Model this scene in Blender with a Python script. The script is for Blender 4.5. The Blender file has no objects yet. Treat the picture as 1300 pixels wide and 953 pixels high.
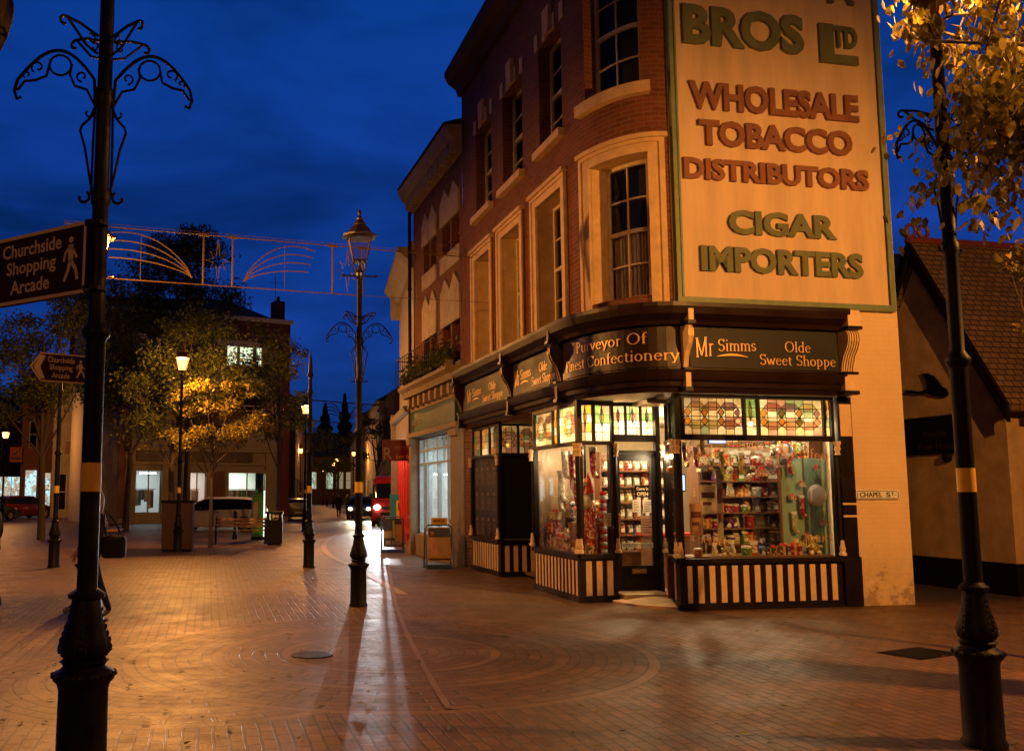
import bpy, bmesh, math, random
from mathutils import Vector, Matrix
random.seed(7)
S = bpy.context.scene
COL = S.collection
R = math.radians
# ---------------------------------------------------------------- camera geometry used to place things at their true distances
EYE = 1.65; FP = 1150.0; PX, PY = 490.0, 500.0; TILT = math.atan(126/1150)
def ray(px, py):
    f = Vector((0, math.cos(TILT), math.sin(TILT))); u = Vector((0, -math.sin(TILT), math.cos(TILT)))
    return f*FP + Vector((1, 0, 0))*(px-PX) - u*(py-PY)
def at(px, py, y):
    d = ray(px, py); return Vector((0, 0, EYE)) + d*(y/d.y)
def gnd(px, py, z=0.0):
    d = ray(px, py); return Vector((0, 0, EYE)) + d*((z-EYE)/d.z)
PC = Vector((3.3337, 12.9067)); RA = 11.0
CA, SA = math.cos(R(RA)), math.sin(R(RA))
def W(x, y, z=0.0): return Vector((PC.x+CA*x-SA*y, PC.y+SA*x+CA*y, z))
# ---------------------------------------------------------------- materials
def newmat(name):
    m = bpy.data.materials.new(name); m.use_nodes = True; nt = m.node_tree; nt.nodes.clear()
    out = nt.nodes.new('ShaderNodeOutputMaterial'); return m, nt, out
def N(nt, typ, ins=None, **kw):
    n = nt.nodes.new(typ)
    for k, v in kw.items(): setattr(n, k, v)
    for k, v in (ins or {}).items():
        s = n.inputs[k]
        if isinstance(v, bpy.types.NodeSocket): nt.links.new(v, s)
        elif isinstance(v, bpy.types.Node): nt.links.new(v.outputs[0], s)
        else: s.default_value = v
    return n
def c4(c): return (c[0], c[1], c[2], 1.0)
def mth(nt, op, a, b=0.0, c=None):
    n = nt.nodes.new('ShaderNodeMath'); n.operation = op
    for i, v in enumerate((a, b) if c is None else (a, b, c)):
        if isinstance(v, (int, float)): n.inputs[i].default_value = v
        else: nt.links.new(v if isinstance(v, bpy.types.NodeSocket) else v.outputs[0], n.inputs[i])
    return n.outputs[0]
def mixc(nt, f, a, b):
    n = nt.nodes.new('ShaderNodeMix'); n.data_type = 'RGBA'
    for i, v in ((0, f), (6, a), (7, b)):
        if isinstance(v, (int, float)): n.inputs[i].default_value = v
        elif isinstance(v, tuple): n.inputs[i].default_value = c4(v)
        else: nt.links.new(v if isinstance(v, bpy.types.NodeSocket) else v.outputs[0], n.inputs[i])
    return n.outputs[2]
def ramp(nt, v, a, b, ca=0.0, cb=1.0):
    n = nt.nodes.new('ShaderNodeMapRange'); n.inputs[1].default_value = a; n.inputs[2].default_value = b
    n.inputs[3].default_value = ca; n.inputs[4].default_value = cb
    nt.links.new(v if isinstance(v, bpy.types.NodeSocket) else v.outputs[0], n.inputs[0]); return n.outputs[0]
def plain(name, col, rough=.6, metal=0.0, var=.25, nscale=6.0, bump=.0, spec=.5, coat=0.0, stretch=None, bscale=None):
    m, nt, out = newmat(name)
    tc = N(nt, 'ShaderNodeTexCoord'); src = tc.outputs['Object']
    if stretch: src = N(nt, 'ShaderNodeMapping', {0: src, 'Scale': stretch}).outputs[0]
    nz = N(nt, 'ShaderNodeTexNoise', {'Vector': src, 'Scale': nscale, 'Detail': 6.0, 'Roughness': .62})
    f = ramp(nt, nz.outputs[0], .3, .7)
    dark = tuple(max(0, x*(1-var)) for x in col); lite = tuple(min(1, x*(1+var*.6)) for x in col)
    base = mixc(nt, f, dark, lite)
    b = N(nt, 'ShaderNodeBsdfPrincipled', {'Base Color': base, 'Metallic': metal, 'Specular IOR Level': spec, 'Coat Weight': coat})
    nt.links.new(ramp(nt, nz.outputs[0], .3, .75, max(0, rough-.08), min(1, rough+.12)), b.inputs['Roughness'])
    if bump:
        bz = N(nt, 'ShaderNodeTexNoise', {'Vector': src, 'Scale': bscale or nscale*6, 'Detail': 5.0})
        bp = N(nt, 'ShaderNodeBump', {'Strength': bump, 'Distance': .02, 'Height': bz.outputs[0]}); nt.links.new(bp.outputs[0], b.inputs['Normal'])
    nt.links.new(b.outputs[0], out.inputs[0]); return m
def emit(name, col, st):
    m, nt, out = newmat(name)
    e = N(nt, 'ShaderNodeEmission', {'Color': c4(col), 'Strength': st}); nt.links.new(e.outputs[0], out.inputs[0]); return m
def glass(name, tint=(.95, .97, .96), extra=.04, rough=.02, gloss=(1, 1, 1), gk=.8):
    m, nt, out = newmat(name)
    t = N(nt, 'ShaderNodeBsdfTransparent', {'Color': c4(tint)}); g = N(nt, 'ShaderNodeBsdfGlossy', {'Color': c4(gloss), 'Roughness': rough})
    lw = N(nt, 'ShaderNodeLayerWeight', {'Blend': .5}); f = mth(nt, 'ADD', mth(nt, 'MULTIPLY', mth(nt, 'POWER', lw.outputs['Facing'], 4.0), gk), extra)
    mx = N(nt, 'ShaderNodeMixShader', {0: f, 1: t.outputs[0], 2: g.outputs[0]}); nt.links.new(mx.outputs[0], out.inputs[0]); return m
def darkglass(name, col=(.012, .012, .014)):
    m, nt, out = newmat(name)
    tc = N(nt, 'ShaderNodeTexCoord'); nz = N(nt, 'ShaderNodeTexNoise', {'Vector': tc.outputs['Object'], 'Scale': 1.7})
    bp = N(nt, 'ShaderNodeBump', {'Strength': .05, 'Distance': .05, 'Height': nz.outputs[0]})
    b = N(nt, 'ShaderNodeBsdfPrincipled', {'Base Color': c4(col), 'Roughness': .08, 'Specular IOR Level': .25, 'Normal': bp.outputs[0]})
    nt.links.new(b.outputs[0], out.inputs[0]); return m
def stained(name, col):
    m, nt, out = newmat(name)
    tc = N(nt, 'ShaderNodeTexCoord'); nz = N(nt, 'ShaderNodeTexNoise', {'Vector': tc.outputs['Object'], 'Scale': 9.0, 'Detail': 4.0})
    cc = mixc(nt, ramp(nt, nz.outputs[0], .3, .7), tuple(x*.75 for x in col), col)
    t = N(nt, 'ShaderNodeBsdfTransparent', {'Color': cc}); tr = N(nt, 'ShaderNodeBsdfTranslucent', {'Color': cc}); g = N(nt, 'ShaderNodeBsdfGlossy', {'Roughness': .15})
    mx = N(nt, 'ShaderNodeMixShader', {0: .5, 1: t.outputs[0], 2: tr.outputs[0]}); m2 = N(nt, 'ShaderNodeMixShader', {0: .06, 1: mx.outputs[0], 2: g.outputs[0]})
    nt.links.new(m2.outputs[0], out.inputs[0]); return m
def brickmat(name, c1, c2, mort, bw=.225, bh=.075, ms=.009, rough=.85, bump=.5, paint=None, var=.4):
    m, nt, out = newmat(name)
    uv = N(nt, 'ShaderNodeUVMap').outputs[0]
    wob = N(nt, 'ShaderNodeTexNoise', {'Vector': uv, 'Scale': 9.0, 'Detail': 3.0})
    wv = N(nt, 'ShaderNodeVectorMath', {0: wob.outputs[1], 1: (-.5, -.5, -.5)}, operation='ADD')
    ws = N(nt, 'ShaderNodeVectorMath', {0: wv.outputs[0]}, operation='SCALE'); ws.inputs['Scale'].default_value = .012
    v = N(nt, 'ShaderNodeVectorMath', {0: uv, 1: ws.outputs[0]}, operation='ADD').outputs[0]
    br = N(nt, 'ShaderNodeTexBrick', {'Vector': v, 'Color1': c4(c1), 'Color2': c4(c2), 'Mortar': c4(mort), 'Scale': 1.0, 'Mortar Size': ms, 'Mortar Smooth': .3, 'Bias': 0.0, 'Brick Width': bw, 'Row Height': bh})
    n1 = N(nt, 'ShaderNodeTexNoise', {'Vector': uv, 'Scale': 1.3, 'Detail': 8.0, 'Roughness': .65})
    n2 = N(nt, 'ShaderNodeTexNoise', {'Vector': uv, 'Scale': 45.0, 'Detail': 4.0})
    col = br.outputs[0]
    if paint:
        # flaking paint low on the wall, sound paint higher up
        sep = N(nt, 'ShaderNodeSeparateXYZ', {0: uv})
        n3 = N(nt, 'ShaderNodeTexNoise', {'Vector': uv, 'Scale': 5.0, 'Detail': 9.0, 'Roughness': .7})
        lim = ramp(nt, sep.outputs[1], .1, 1.3, .52, .74)
        wear = mth(nt, 'GREATER_THAN', n3.outputs[0], lim)
        pc = mixc(nt, br.outputs[1], paint, tuple(x*.93 for x in paint))
        pc = mixc(nt, ramp(nt, n2.outputs[0], .55, .8, 0, .25), pc, tuple(x*.6 for x in paint))
        pc = mixc(nt, mth(nt, 'MULTIPLY', ramp(nt, sep.outputs[1], .9, .0, 0, .75), ramp(nt, n3.outputs[0], .35, .6)), pc, (.30, .23, .16))
        col = mixc(nt, wear, pc, mixc(nt, .6, br.outputs[0], (.35, .28, .2)))
    col = mixc(nt, ramp(nt, n1.outputs[0], .35, .7, 0, var), col, tuple(x*.45 for x in (paint or c1)))
    b = N(nt, 'ShaderNodeBsdfPrincipled', {'Base Color': col, 'Roughness': rough, 'Specular IOR Level': .35})
    h = mth(nt, 'ADD', mth(nt, 'MULTIPLY', br.outputs[1], -1.0), mth(nt, 'MULTIPLY', n2.outputs[0], .35))
    bp = N(nt, 'ShaderNodeBump', {'Strength': bump, 'Distance': .012, 'Height': h}); nt.links.new(bp.outputs[0], b.inputs['Normal'])
    nt.links.new(b.outputs[0], out.inputs[0]); return m
def leafmat(name, c1, c2):
    m, nt, out = newmat(name)
    gi = N(nt, 'ShaderNodeNewGeometry'); cc = mixc(nt, gi.outputs['Random Per Island'], c1, c2)
    b = N(nt, 'ShaderNodeBsdfPrincipled', {'Base Color': cc, 'Roughness': .5, 'Specular IOR Level': .35}); t = N(nt, 'ShaderNodeBsdfTranslucent', {'Color': cc})
    mx = N(nt, 'ShaderNodeMixShader', {0: .35, 1: b.outputs[0], 2: t.outputs[0]}); nt.links.new(mx.outputs[0], out.inputs[0]); return m
MT = {}
MT['brick'] = brickmat('red_brick', (.185, .052, .024), (.12, .034, .018), (.17, .105, .055))
MT['brick_dark'] = brickmat('dark_brick', (.10, .04, .024), (.075, .03, .018), (.08, .06, .04))
MT['paint_brick'] = brickmat('painted_brick', (.45, .22, .14), (.4, .2, .13), (.4, .3, .22), paint=(.74, .55, .34), bump=.32, ms=.005, var=.22)
MT['board'] = plain('cream_board', (.62, .46, .31), .7, var=.2, nscale=1.6, bump=.10, stretch=(2.2, 2.2, .35))
MT['stone'] = plain('stone_surround', (.56, .38, .20), .7, var=.22, nscale=5, bump=.12)
MT['white_wood'] = plain('sash_wood', (.60, .50, .33), .5, var=.2, nscale=12)
MT['black_gloss'] = plain('black_shop_paint', (.010, .006, .005), .4, var=.4, nscale=3, spec=.3)
MT['maroon'] = plain('dark_fascia_paint', (.016, .005, .004), .42, var=.3, nscale=2, spec=.28)
MT['panel'] = plain('sign_panel_paint', (.022, .024, .024), .5, var=.3, nscale=2, spec=.22)
MT['cream'] = plain('cream_paint', (.72, .52, .30), .5, var=.12, nscale=8)
MT['gold'] = plain('gold_lettering', (.70, .44, .16), .42, metal=.25, var=.15)
MT['green_trim'] = plain('green_trim', (.16, .22, .13), .5, var=.25)
MT['let_green'] = plain('green_letter', (.13, .15, .07), .65, var=.25, nscale=4)
MT['let_brown'] = plain('brown_letter', (.22, .085, .045), .65, var=.25, nscale=4)
MT['glass'] = glass('shop_glass')
MT['upglass'] = glass('sash_glass', tint=(.85, .85, .85), extra=.012, rough=.03, gk=.18)
MT['dkglass'] = darkglass('dark_glass')
MT['curtain'] = plain('net_curtain', (.60, .48, .33), .9, var=.5, nscale=6, stretch=(9, 9, .6), bump=.4)
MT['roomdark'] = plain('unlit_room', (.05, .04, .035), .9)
MT['iron'] = plain('black_iron', (.008, .007, .006), .5, metal=0.0, var=.4, nscale=20, bump=.08, spec=.13)
MT['iron_brown'] = plain('brown_iron', (.035, .02, .015), .35, var=.3, nscale=15, bump=.06)
MT['yellow_band'] = plain('yellow_band', (.80, .48, .03), .5, var=.12)
MT['slate'] = brickmat('slate_roof', (.05, .045, .045), (.035, .033, .035), (.012, .012, .012), .25, .18, .01)
MT['tile'] = brickmat('clay_tile', (.20, .12, .06), (.13, .08, .042), (.02, .012, .01), .17, .11, .012, bump=.9)
MT['render'] = plain('pale_render', (.40, .34, .27), .85, var=.2, nscale=2, bump=.1)
MT['render_y'] = plain('rough_cast', (.50, .34, .18), .9, var=.3, nscale=2.5, bump=.5, bscale=26)
MT['black'] = plain('black_paint', (.008, .006, .005), .7, spec=.08)
MT['wood'] = plain('bench_wood', (.24, .13, .07), .5, var=.35, nscale=4, stretch=(1, 12, 12), bump=.2)
MT['iwood'] = plain('shelf_wood', (.20, .09, .04), .5, var=.3, nscale=4, stretch=(1, 9, 9))
MT['iwall'] = plain('interior_wall', (.60, .46, .28), .8, var=.15)
MT['boards'] = plain('brown_boards', (.26, .17, .10), .5, var=.35, nscale=3, stretch=(22, 22, .15))
MT['ifloor'] = plain('shop_floor', (.22, .14, .09), .4)
MT['teal'] = plain('teal_display', (.24, .40, .34), .6, var=.12)
MT['bark'] = plain('tree_bark', (.055, .038, .025), .9, var=.4, nscale=8, stretch=(1, 1, .25), bump=.6)
MT['leaf'] = leafmat('tree_leaf', (.05, .075, .015), (.13, .13, .02))
MT['leaf_dark'] = leafmat('dark_leaf', (.02, .035, .010), (.05, .06, .012))
MT['leaf_auto'] = leafmat('autumn_leaf', (.11, .105, .014), (.30, .22, .03))
MT['rubber'] = plain('rubber', (.012, .012, .012), .7)
MT['chrome'] = plain('chrome', (.6, .6, .6), .15, metal=1.0, var=.05)
MT['white'] = plain('white_paint', (.75, .75, .72), .5, var=.06)
MT['paper'] = plain('paper', (.72, .66, .55), .8, var=.08)
MT['brass'] = plain('brass', (.65, .42, .14), .3, metal=.9, var=.15)
MT['lead'] = plain('lead_came', (.015, .015, .015), .6)
MT['sod'] = emit('sodium_glass', (1.0, .50, .13), 16.0)
MT['bulb'] = emit('shop_bulb', (1.0, .80, .52), 30.0)
MT['tube'] = emit('tube_light', (.85, 1.0, .95), 14.0)
MT['litwin'] = emit('lit_window', (.80, .95, .62), 1.2)
MT['skin'] = plain('skin', (.50, .28, .19), .6, var=.06)
ST = [stained('stained_'+n, c) for n, c in (('cream', (.80, .66, .38)), ('pink', (.62, .36, .26)), ('green', (.22, .40, .16)), ('amber', (.85, .45, .08)), ('violet', (.40, .24, .30)), ('pale', (.95, .90, .68)), ('mint', (.36, .48, .26)))]
# ---------------------------------------------------------------- mesh builder
class M:
    def __init__(s): s.v = []; s.f = []; s.m = []; s.uv = []
    def poly(s, pts, m=0, uv=None):
        i = len(s.v); s.v += [tuple(p) for p in pts]; s.f.append(tuple(range(i, i+len(pts)))); s.m.append(m)
        if uv is None:
            n = Vector((0, 0, 0))
            for a in range(len(pts)):
                p, q = Vector(pts[a]), Vector(pts[(a+1) % len(pts)]); n += p.cross(q)
            ax, ay, az = abs(n.x), abs(n.y), abs(n.z)
            uv = [(p[0], p[1]) if az >= ax and az >= ay else ((p[1], p[2]) if ax > ay else (p[0], p[2])) for p in pts]
        s.uv += uv
    def hexa(s, P, m=0, uvs=None):
        for k in ((0, 1, 5, 4), (1, 2, 6, 5), (2, 3, 7, 6), (3, 0, 4, 7), (4, 5, 6, 7), (3, 2, 1, 0)): s.poly([P[i] for i in k], m)
    def box(s, x0, x1, y0, y1, z0, z1, m=0):
        s.hexa([(x0, y0, z0), (x1, y0, z0), (x1, y1, z0), (x0, y1, z0), (x0, y0, z1), (x1, y0, z1), (x1, y1, z1), (x0, y1, z1)], m)
    def mbox(s, f, u0, u1, z0, z1, d0, d1, m=0, step=None):
        # box on a wall: u along it, z up, from offset d0 (inner) to d1 (outer)
        n = max(1, int(math.ceil((u1-u0)/step))) if step else 1
        us = [u0+(u1-u0)*k/n for k in range(n+1)]
        for k in range(n):
            a, b = us[k], us[k+1]; A0, B0, A1, B1 = f(a, d0), f(b, d0), f(a, d1), f(b, d1)
            s.poly([(*A1, z0), (*B1, z0), (*B1, z1), (*A1, z1)], m, [(a, z0), (b, z0), (b, z1), (a, z1)])
            s.poly([(*A0, z1), (*A1, z1), (*B1, z1), (*B0, z1)][::-1], m); s.poly([(*A0, z0), (*A1, z0), (*B1, z0), (*B0, z0)], m)
            s.poly([(*B0, z0), (*A0, z0), (*A0, z1), (*B0, z1)], m)
            if k == 0: s.poly([(*A0, z0), (*A1, z0), (*A1, z1), (*A0, z1)], m)
            if k == n-1: s.poly([(*B1, z0), (*B0, z0), (*B0, z1), (*B1, z1)], m)
    def sweep(s, f, u0, u1, prof, m=0, step=None):
        # profile [(d,z)...] swept along the wall
        n = max(1, int(math.ceil((u1-u0)/step))) if step else 1
        us = [u0+(u1-u0)*k/n for k in range(n+1)]
        for k in range(n):
            for (d0, z0), (d1, z1) in zip(prof, prof[1:]+prof[:1]):
                s.poly([(*f(us[k], d0), z0), (*f(us[k+1], d0), z0), (*f(us[k+1], d1), z1), (*f(us[k], d1), z1)], m)
        for u in (u0, u1): s.poly([(*f(u, d), z) for d, z in prof], m)
    def wall(s, f, u0, u1, z0, z1, holes=(), rev=.22, m=0, step=None, mrev=None):
        us = {u0, u1}; zs = {z0, z1}
        for a, b, c, d in holes: us |= {a, b}; zs |= {max(z0, c), min(z1, d)}
        us = sorted(us); zs = sorted(zs); U = []
        for a, b in zip(us, us[1:]):
            n = max(1, int(math.ceil((b-a)/step))) if step else 1
            U += [a+(b-a)*k/n for k in range(n)]
        U.append(u1)
        for a, b in zip(U, U[1:]):
            for c, d in zip(zs, zs[1:]):
                mu, mz = (a+b)/2, (c+d)/2
                if any(h[0] < mu < h[1] and h[2] < mz < h[3] for h in holes): continue
                s.poly([(*f(a, 0), c), (*f(b, 0), c), (*f(b, 0), d), (*f(a, 0), d)], m, [(a, c), (b, c), (b, d), (a, d)])
        mr = m if mrev is None else mrev
        for a, b, c, d in holes:
            for u in (a, b): s.poly([(*f(u, 0), c), (*f(u, -rev), c), (*f(u, -rev), d), (*f(u, 0), d)], mr, [(0, c), (rev, c), (rev, d), (0, d)])
            for z in (c, d):
                UU = [u for u in U if a-1e-6 <= u <= b+1e-6]
                for p, q in zip(UU, UU[1:]): s.poly([(*f(p, 0), z), (*f(q, 0), z), (*f(q, -rev), z), (*f(p, -rev), z)], mr, [(p, 0), (q, 0), (q, rev), (p, rev)])
    def tube(s, pts, r, n=8, m=0, cap=True):
        pts = [Vector(p) for p in pts]; rs = r if isinstance(r, (list, tuple)) else [r]*len(pts)
        rings = []; up = Vector((0, 0, 1))
        for i, p in enumerate(pts):
            t = (pts[min(i+1, len(pts)-1)]-pts[max(i-1, 0)]).normalized()
            if i == 0: nx = t.cross(up if abs(t.z) < .9 else Vector((1, 0, 0))).normalized()
            else: nx = (nx - t*nx.dot(t)).normalized()
            ny = t.cross(nx); rings.append([p+(nx*math.cos(2*math.pi*k/n)+ny*math.sin(2*math.pi*k/n))*rs[i] for k in range(n)])
        b = len(s.v)
        for rg in rings: s.v += [tuple(p) for p in rg]
        for i in range(len(rings)-1):
            for k in range(n):
                s.f.append((b+i*n+k, b+i*n+(k+1) % n, b+(i+1)*n+(k+1) % n, b+(i+1)*n+k)); s.m.append(m); s.uv += [(0, 0), (1, 0), (1, 1), (0, 1)]
        if cap:
            s.f.append(tuple(b+k for k in range(n))[::-1]); s.m.append(m); s.uv += [(0, 0)]*n
            s.f.append(tuple(b+(len(rings)-1)*n+k for k in range(n))); s.m.append(m); s.uv += [(0, 0)]*n
    def lathe(s, prof, n=16, m=0, c=(0, 0, 0), a0=0.0):
        b = len(s.v)
        for r, z in prof: s.v += [(c[0]+r*math.cos(a0+2*math.pi*k/n), c[1]+r*math.sin(a0+2*math.pi*k/n), c[2]+z) for k in range(n)]
        for i in range(len(prof)-1):
            for k in range(n):
                s.f.append((b+i*n+k, b+i*n+(k+1) % n, b+(i+1)*n+(k+1) % n, b+(i+1)*n+k)); s.m.append(m); s.uv += [(0, 0), (1, 0), (1, 1), (0, 1)]
        s.f.append(tuple(b+k for k in range(n))[::-1]); s.m.append(m); s.uv += [(0, 0)]*n
        s.f.append(tuple(b+(len(prof)-1)*n+k for k in range(n))); s.m.append(m); s.uv += [(0, 0)]*n
    def ball(s, c, r, m=0, n=10, sz=1.0):
        k = 6; s.lathe([(max(1e-4, r*math.sin(math.pi*i/k)), -r*sz*math.cos(math.pi*i/k)) for i in range(k+1)], n, m, c)
    def add(s, g, fn, m=0):
        vs, fs = g; b = len(s.v); s.v += [tuple(fn(*p)) for p in vs]
        for fc in fs: s.f.append(tuple(b+i for i in fc)); s.m.append(m); s.uv += [(0, 0)]*len(fc)
    def build(s, name, mats, parent=None, smooth=False, loc=None, rz=None, label=None, bevel=0):
        me = bpy.data.meshes.new(name); me.from_pydata(s.v, [], s.f)
        for mt in (mats if isinstance(mats, (list, tuple)) else [mats]): me.materials.append(MT[mt] if isinstance(mt, str) else mt)
        me.polygons.foreach_set('material_index', s.m)
        if smooth: me.polygons.foreach_set('use_smooth', [True]*len(s.f))
        ul = me.uv_layers.new(name='UVMap'); ul.data.foreach_set('uv', [x for p in s.uv for x in p])
        me.validate(); me.update()
        o = bpy.data.objects.new(name, me); COL.objects.link(o)
        if parent: o.parent = parent
        if loc is not None: o.location = loc
        if rz is not None: o.rotation_euler = (0, 0, R(rz))
        if label: o['label'] = label
        if smooth:
            md = o.modifiers.new('e', 'EDGE_SPLIT'); md.split_angle = R(40)
            wl = o.modifiers.new('w', 'WELD'); wl.merge_threshold = .0002; o.modifiers.move(1, 0)
        if bevel:
            wl = o.modifiers.new('w', 'WELD'); wl.merge_threshold = .0002
            bv = o.modifiers.new('b', 'BEVEL'); bv.width = bevel; bv.segments = 2; bv.limit_method = 'ANGLE'
        return o
def tag(o, label, cat, group=None, kind=None):
    o['label'] = label; o['category'] = cat
    if group: o['group'] = group
    if kind: o['kind'] = kind
    return o
def thing(name, label, cat, loc=(0, 0, 0), rz=0, group=None):
    o = bpy.data.objects.new(name, None); COL.objects.link(o); o.location = loc; o.rotation_euler = (0, 0, R(rz)); o.empty_display_size = .2
    return tag(o, label, cat, group)
def kids(o): return [c for c in o.children]
def dup(o, loc=None, rz=None, label=None, parent=None, sc=None):
    c = o.copy(); COL.objects.link(c)
    if parent: c.parent = parent
    if loc is not None: c.location = loc
    if rz is not None: c.rotation_euler = (0, 0, R(rz))
    if label: c['label'] = label
    if sc: c.scale = sc if isinstance(sc, tuple) else (sc, sc, sc)
    for k in kids(o): dup(k, parent=c)
    return c
def flat(u, d): return (u, -d)
# ---------------------------------------------------------------- lettering
def btext(s, w, h, ext=0.0, bold=0.0):
    cu = bpy.data.curves.new('t', 'FONT'); cu.body = s; cu.size = 1.0; cu.extrude = 0.0; cu.offset = bold; cu.resolution_u = 3
    o = bpy.data.objects.new('t', cu); COL.objects.link(o)
    dg = bpy.context.evaluated_depsgraph_get(); me = bpy.data.meshes.new_from_object(o.evaluated_get(dg))
    bm = bmesh.new(); bm.from_mesh(me)
    bmesh.ops.remove_doubles(bm, verts=bm.verts, dist=1e-5)
    if ext:
        r = bmesh.ops.extrude_face_region(bm, geom=bm.faces[:]); 
        for v in r['geom']:
            if isinstance(v, bmesh.types.BMVert): v.co.z = 1.0
    bm.verts.index_update()
    vs = [tuple(v.co) for v in bm.verts]; fs = [tuple(v.index for v in f.verts) for f in bm.faces]; bm.free()
    bpy.data.objects.remove(o); bpy.data.curves.remove(cu); bpy.data.meshes.remove(me)
    x0 = min(v[0] for v in vs); x1 = max(v[0] for v in vs); y0 = min(v[1] for v in vs); y1 = max(v[1] for v in vs)
    return [((v[0]-x0)/(x1-x0)*w, (v[1]-y0)/(y1-y0)*h, v[2]*ext) for v in vs], fs
# a small serif alphabet drawn with a broad pen: L = line (x0,y0,x1,y1,serifs 1 start 2 end), A = arc (cx,cy,rx,ry,from,to)
X = .62
GL = {
 'P': (.60, ['L .14 0 .14 1 3', 'A .14 .74 .36 .26 -90 90']), 'u': (.58, ['L .12 .62 .12 .2 1', 'A .28 .2 .16 .2 180 300', 'L .46 .62 .46 0 3']),
 'r': (.42, ['L .14 0 .14 .62 3', 'A .32 .42 .18 .18 60 180']), 'v': (.52, ['L .06 .62 .27 0 1', 'L .27 0 .47 .62 2']),
 'e': (.52, ['A .28 .31 .2 .31 20 320', 'L .09 .36 .46 .36 0', 'A .28 .36 .19 .25 0 90']), 'y': (.52, ['L .06 .62 .28 .02 1', 'L .47 .62 .2 -.24 1', 'L .2 -.24 .06 -.26 0']),
 'o': (.56, ['A .28 .31 .21 .31 0 360']), 'O': (.86, ['A .43 .5 .36 .5 0 360']), 'f': (.36, ['L .16 0 .16 .8 1', 'A .3 .8 .14 .2 60 180', 'L .02 .6 .34 .6 0']),
 'F': (.58, ['L .14 0 .14 1 3', 'L .14 .97 .54 .97 0', 'L .54 .99 .54 .8 0', 'L .14 .52 .44 .52 0']), 'i': (.3, ['L .15 0 .15 .62 3', 'L .15 .86 .15 .95 0']),
 'n': (.6, ['L .13 0 .13 .62 3', 'A .3 .4 .17 .21 0 150', 'L .47 .4 .47 0 2']), 's': (.44, ['A .22 .46 .14 .15 20 270', 'A .22 .16 .15 .15 -160 90']),
 't': (.36, ['L .16 .8 .16 .14 0', 'A .3 .14 .14 .14 180 290', 'L .02 .6 .34 .6 0']), 'C': (.78, ['A .42 .5 .35 .5 40 320', 'L .7 .98 .7 .72 0']),
 'c': (.5, ['A .28 .31 .21 .31 45 315']), 'M': (1.0, ['L .16 0 .16 1 3', 'L .16 1 .5 .05 0', 'L .5 .05 .84 1 0', 'L .84 1 .84 0 3']),
 'S': (.6, ['A .3 .75 .21 .24 30 270', 'A .3 .26 .23 .26 -160 90', 'L .52 .98 .52 .78 0']), 'm': (.9, ['L .13 0 .13 .62 3', 'A .29 .4 .16 .21 0 150', 'L .45 .4 .45 0 2', 'A .61 .4 .16 .21 0 150', 'L .77 .4 .77 0 2']),
 'w': (.78, ['L .06 .62 .24 0 1', 'L .24 0 .39 .58 0', 'L .39 .58 .55 0 0', 'L .55 0 .72 .62 2']), 'h': (.6, ['L .13 0 .13 1 3', 'A .3 .4 .17 .21 0 150', 'L .47 .4 .47 0 2']),
 'p': (.6, ['L .14 -.3 .14 .62 3', 'A .28 .31 .22 .3 -130 130']), 'l': (.28, ['L .14 0 .14 1 3']), 'd': (.58, ['L .45 0 .45 1 3', 'A .27 .31 .2 .31 40 320']),
 'W': (1.0, ['L .05 1 .28 0 1', 'L .28 0 .5 .95 0', 'L .5 .95 .72 0 0', 'L .72 0 .95 1 2']), 'T': (.7, ['L .35 0 .35 1 1', 'L .04 .97 .66 .97 0', 'L .05 1 .05 .8 0', 'L .65 1 .65 .8 0']),
 '&': (.8, ['A .34 .76 .15 .22 0 360', 'A .3 .27 .24 .27 60 330', 'L .24 .6 .68 0 2']), 'a': (.52, ['A .25 .18 .16 .19 40 330', 'L .42 0 .42 .45 1', 'A .26 .45 .16 .16 0 140']),
 'b': (.58, ['L .13 0 .13 1 2', 'A .3 .31 .2 .31 -140 140']), 'q': (.58, ['L .45 -.3 .45 .62 3', 'A .27 .31 .2 .31 40 320']), 'L': (.56, ['L .14 0 .14 1 3', 'L .14 .03 .52 .03 0', 'L .52 0 .52 .2 0']),
 'g': (.54, ['A .26 .4 .17 .2 0 360', 'A .26 -.08 .2 .18 0 360', 'L .3 .2 .2 .08 0']), 'k': (.56, ['L .13 0 .13 1 3', 'L .45 .6 .15 .28 0', 'L .25 .36 .5 0 2']), 'D': (.72, ['L .14 0 .14 1 3', 'A .14 .5 .48 .49 -90 90'])}
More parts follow.
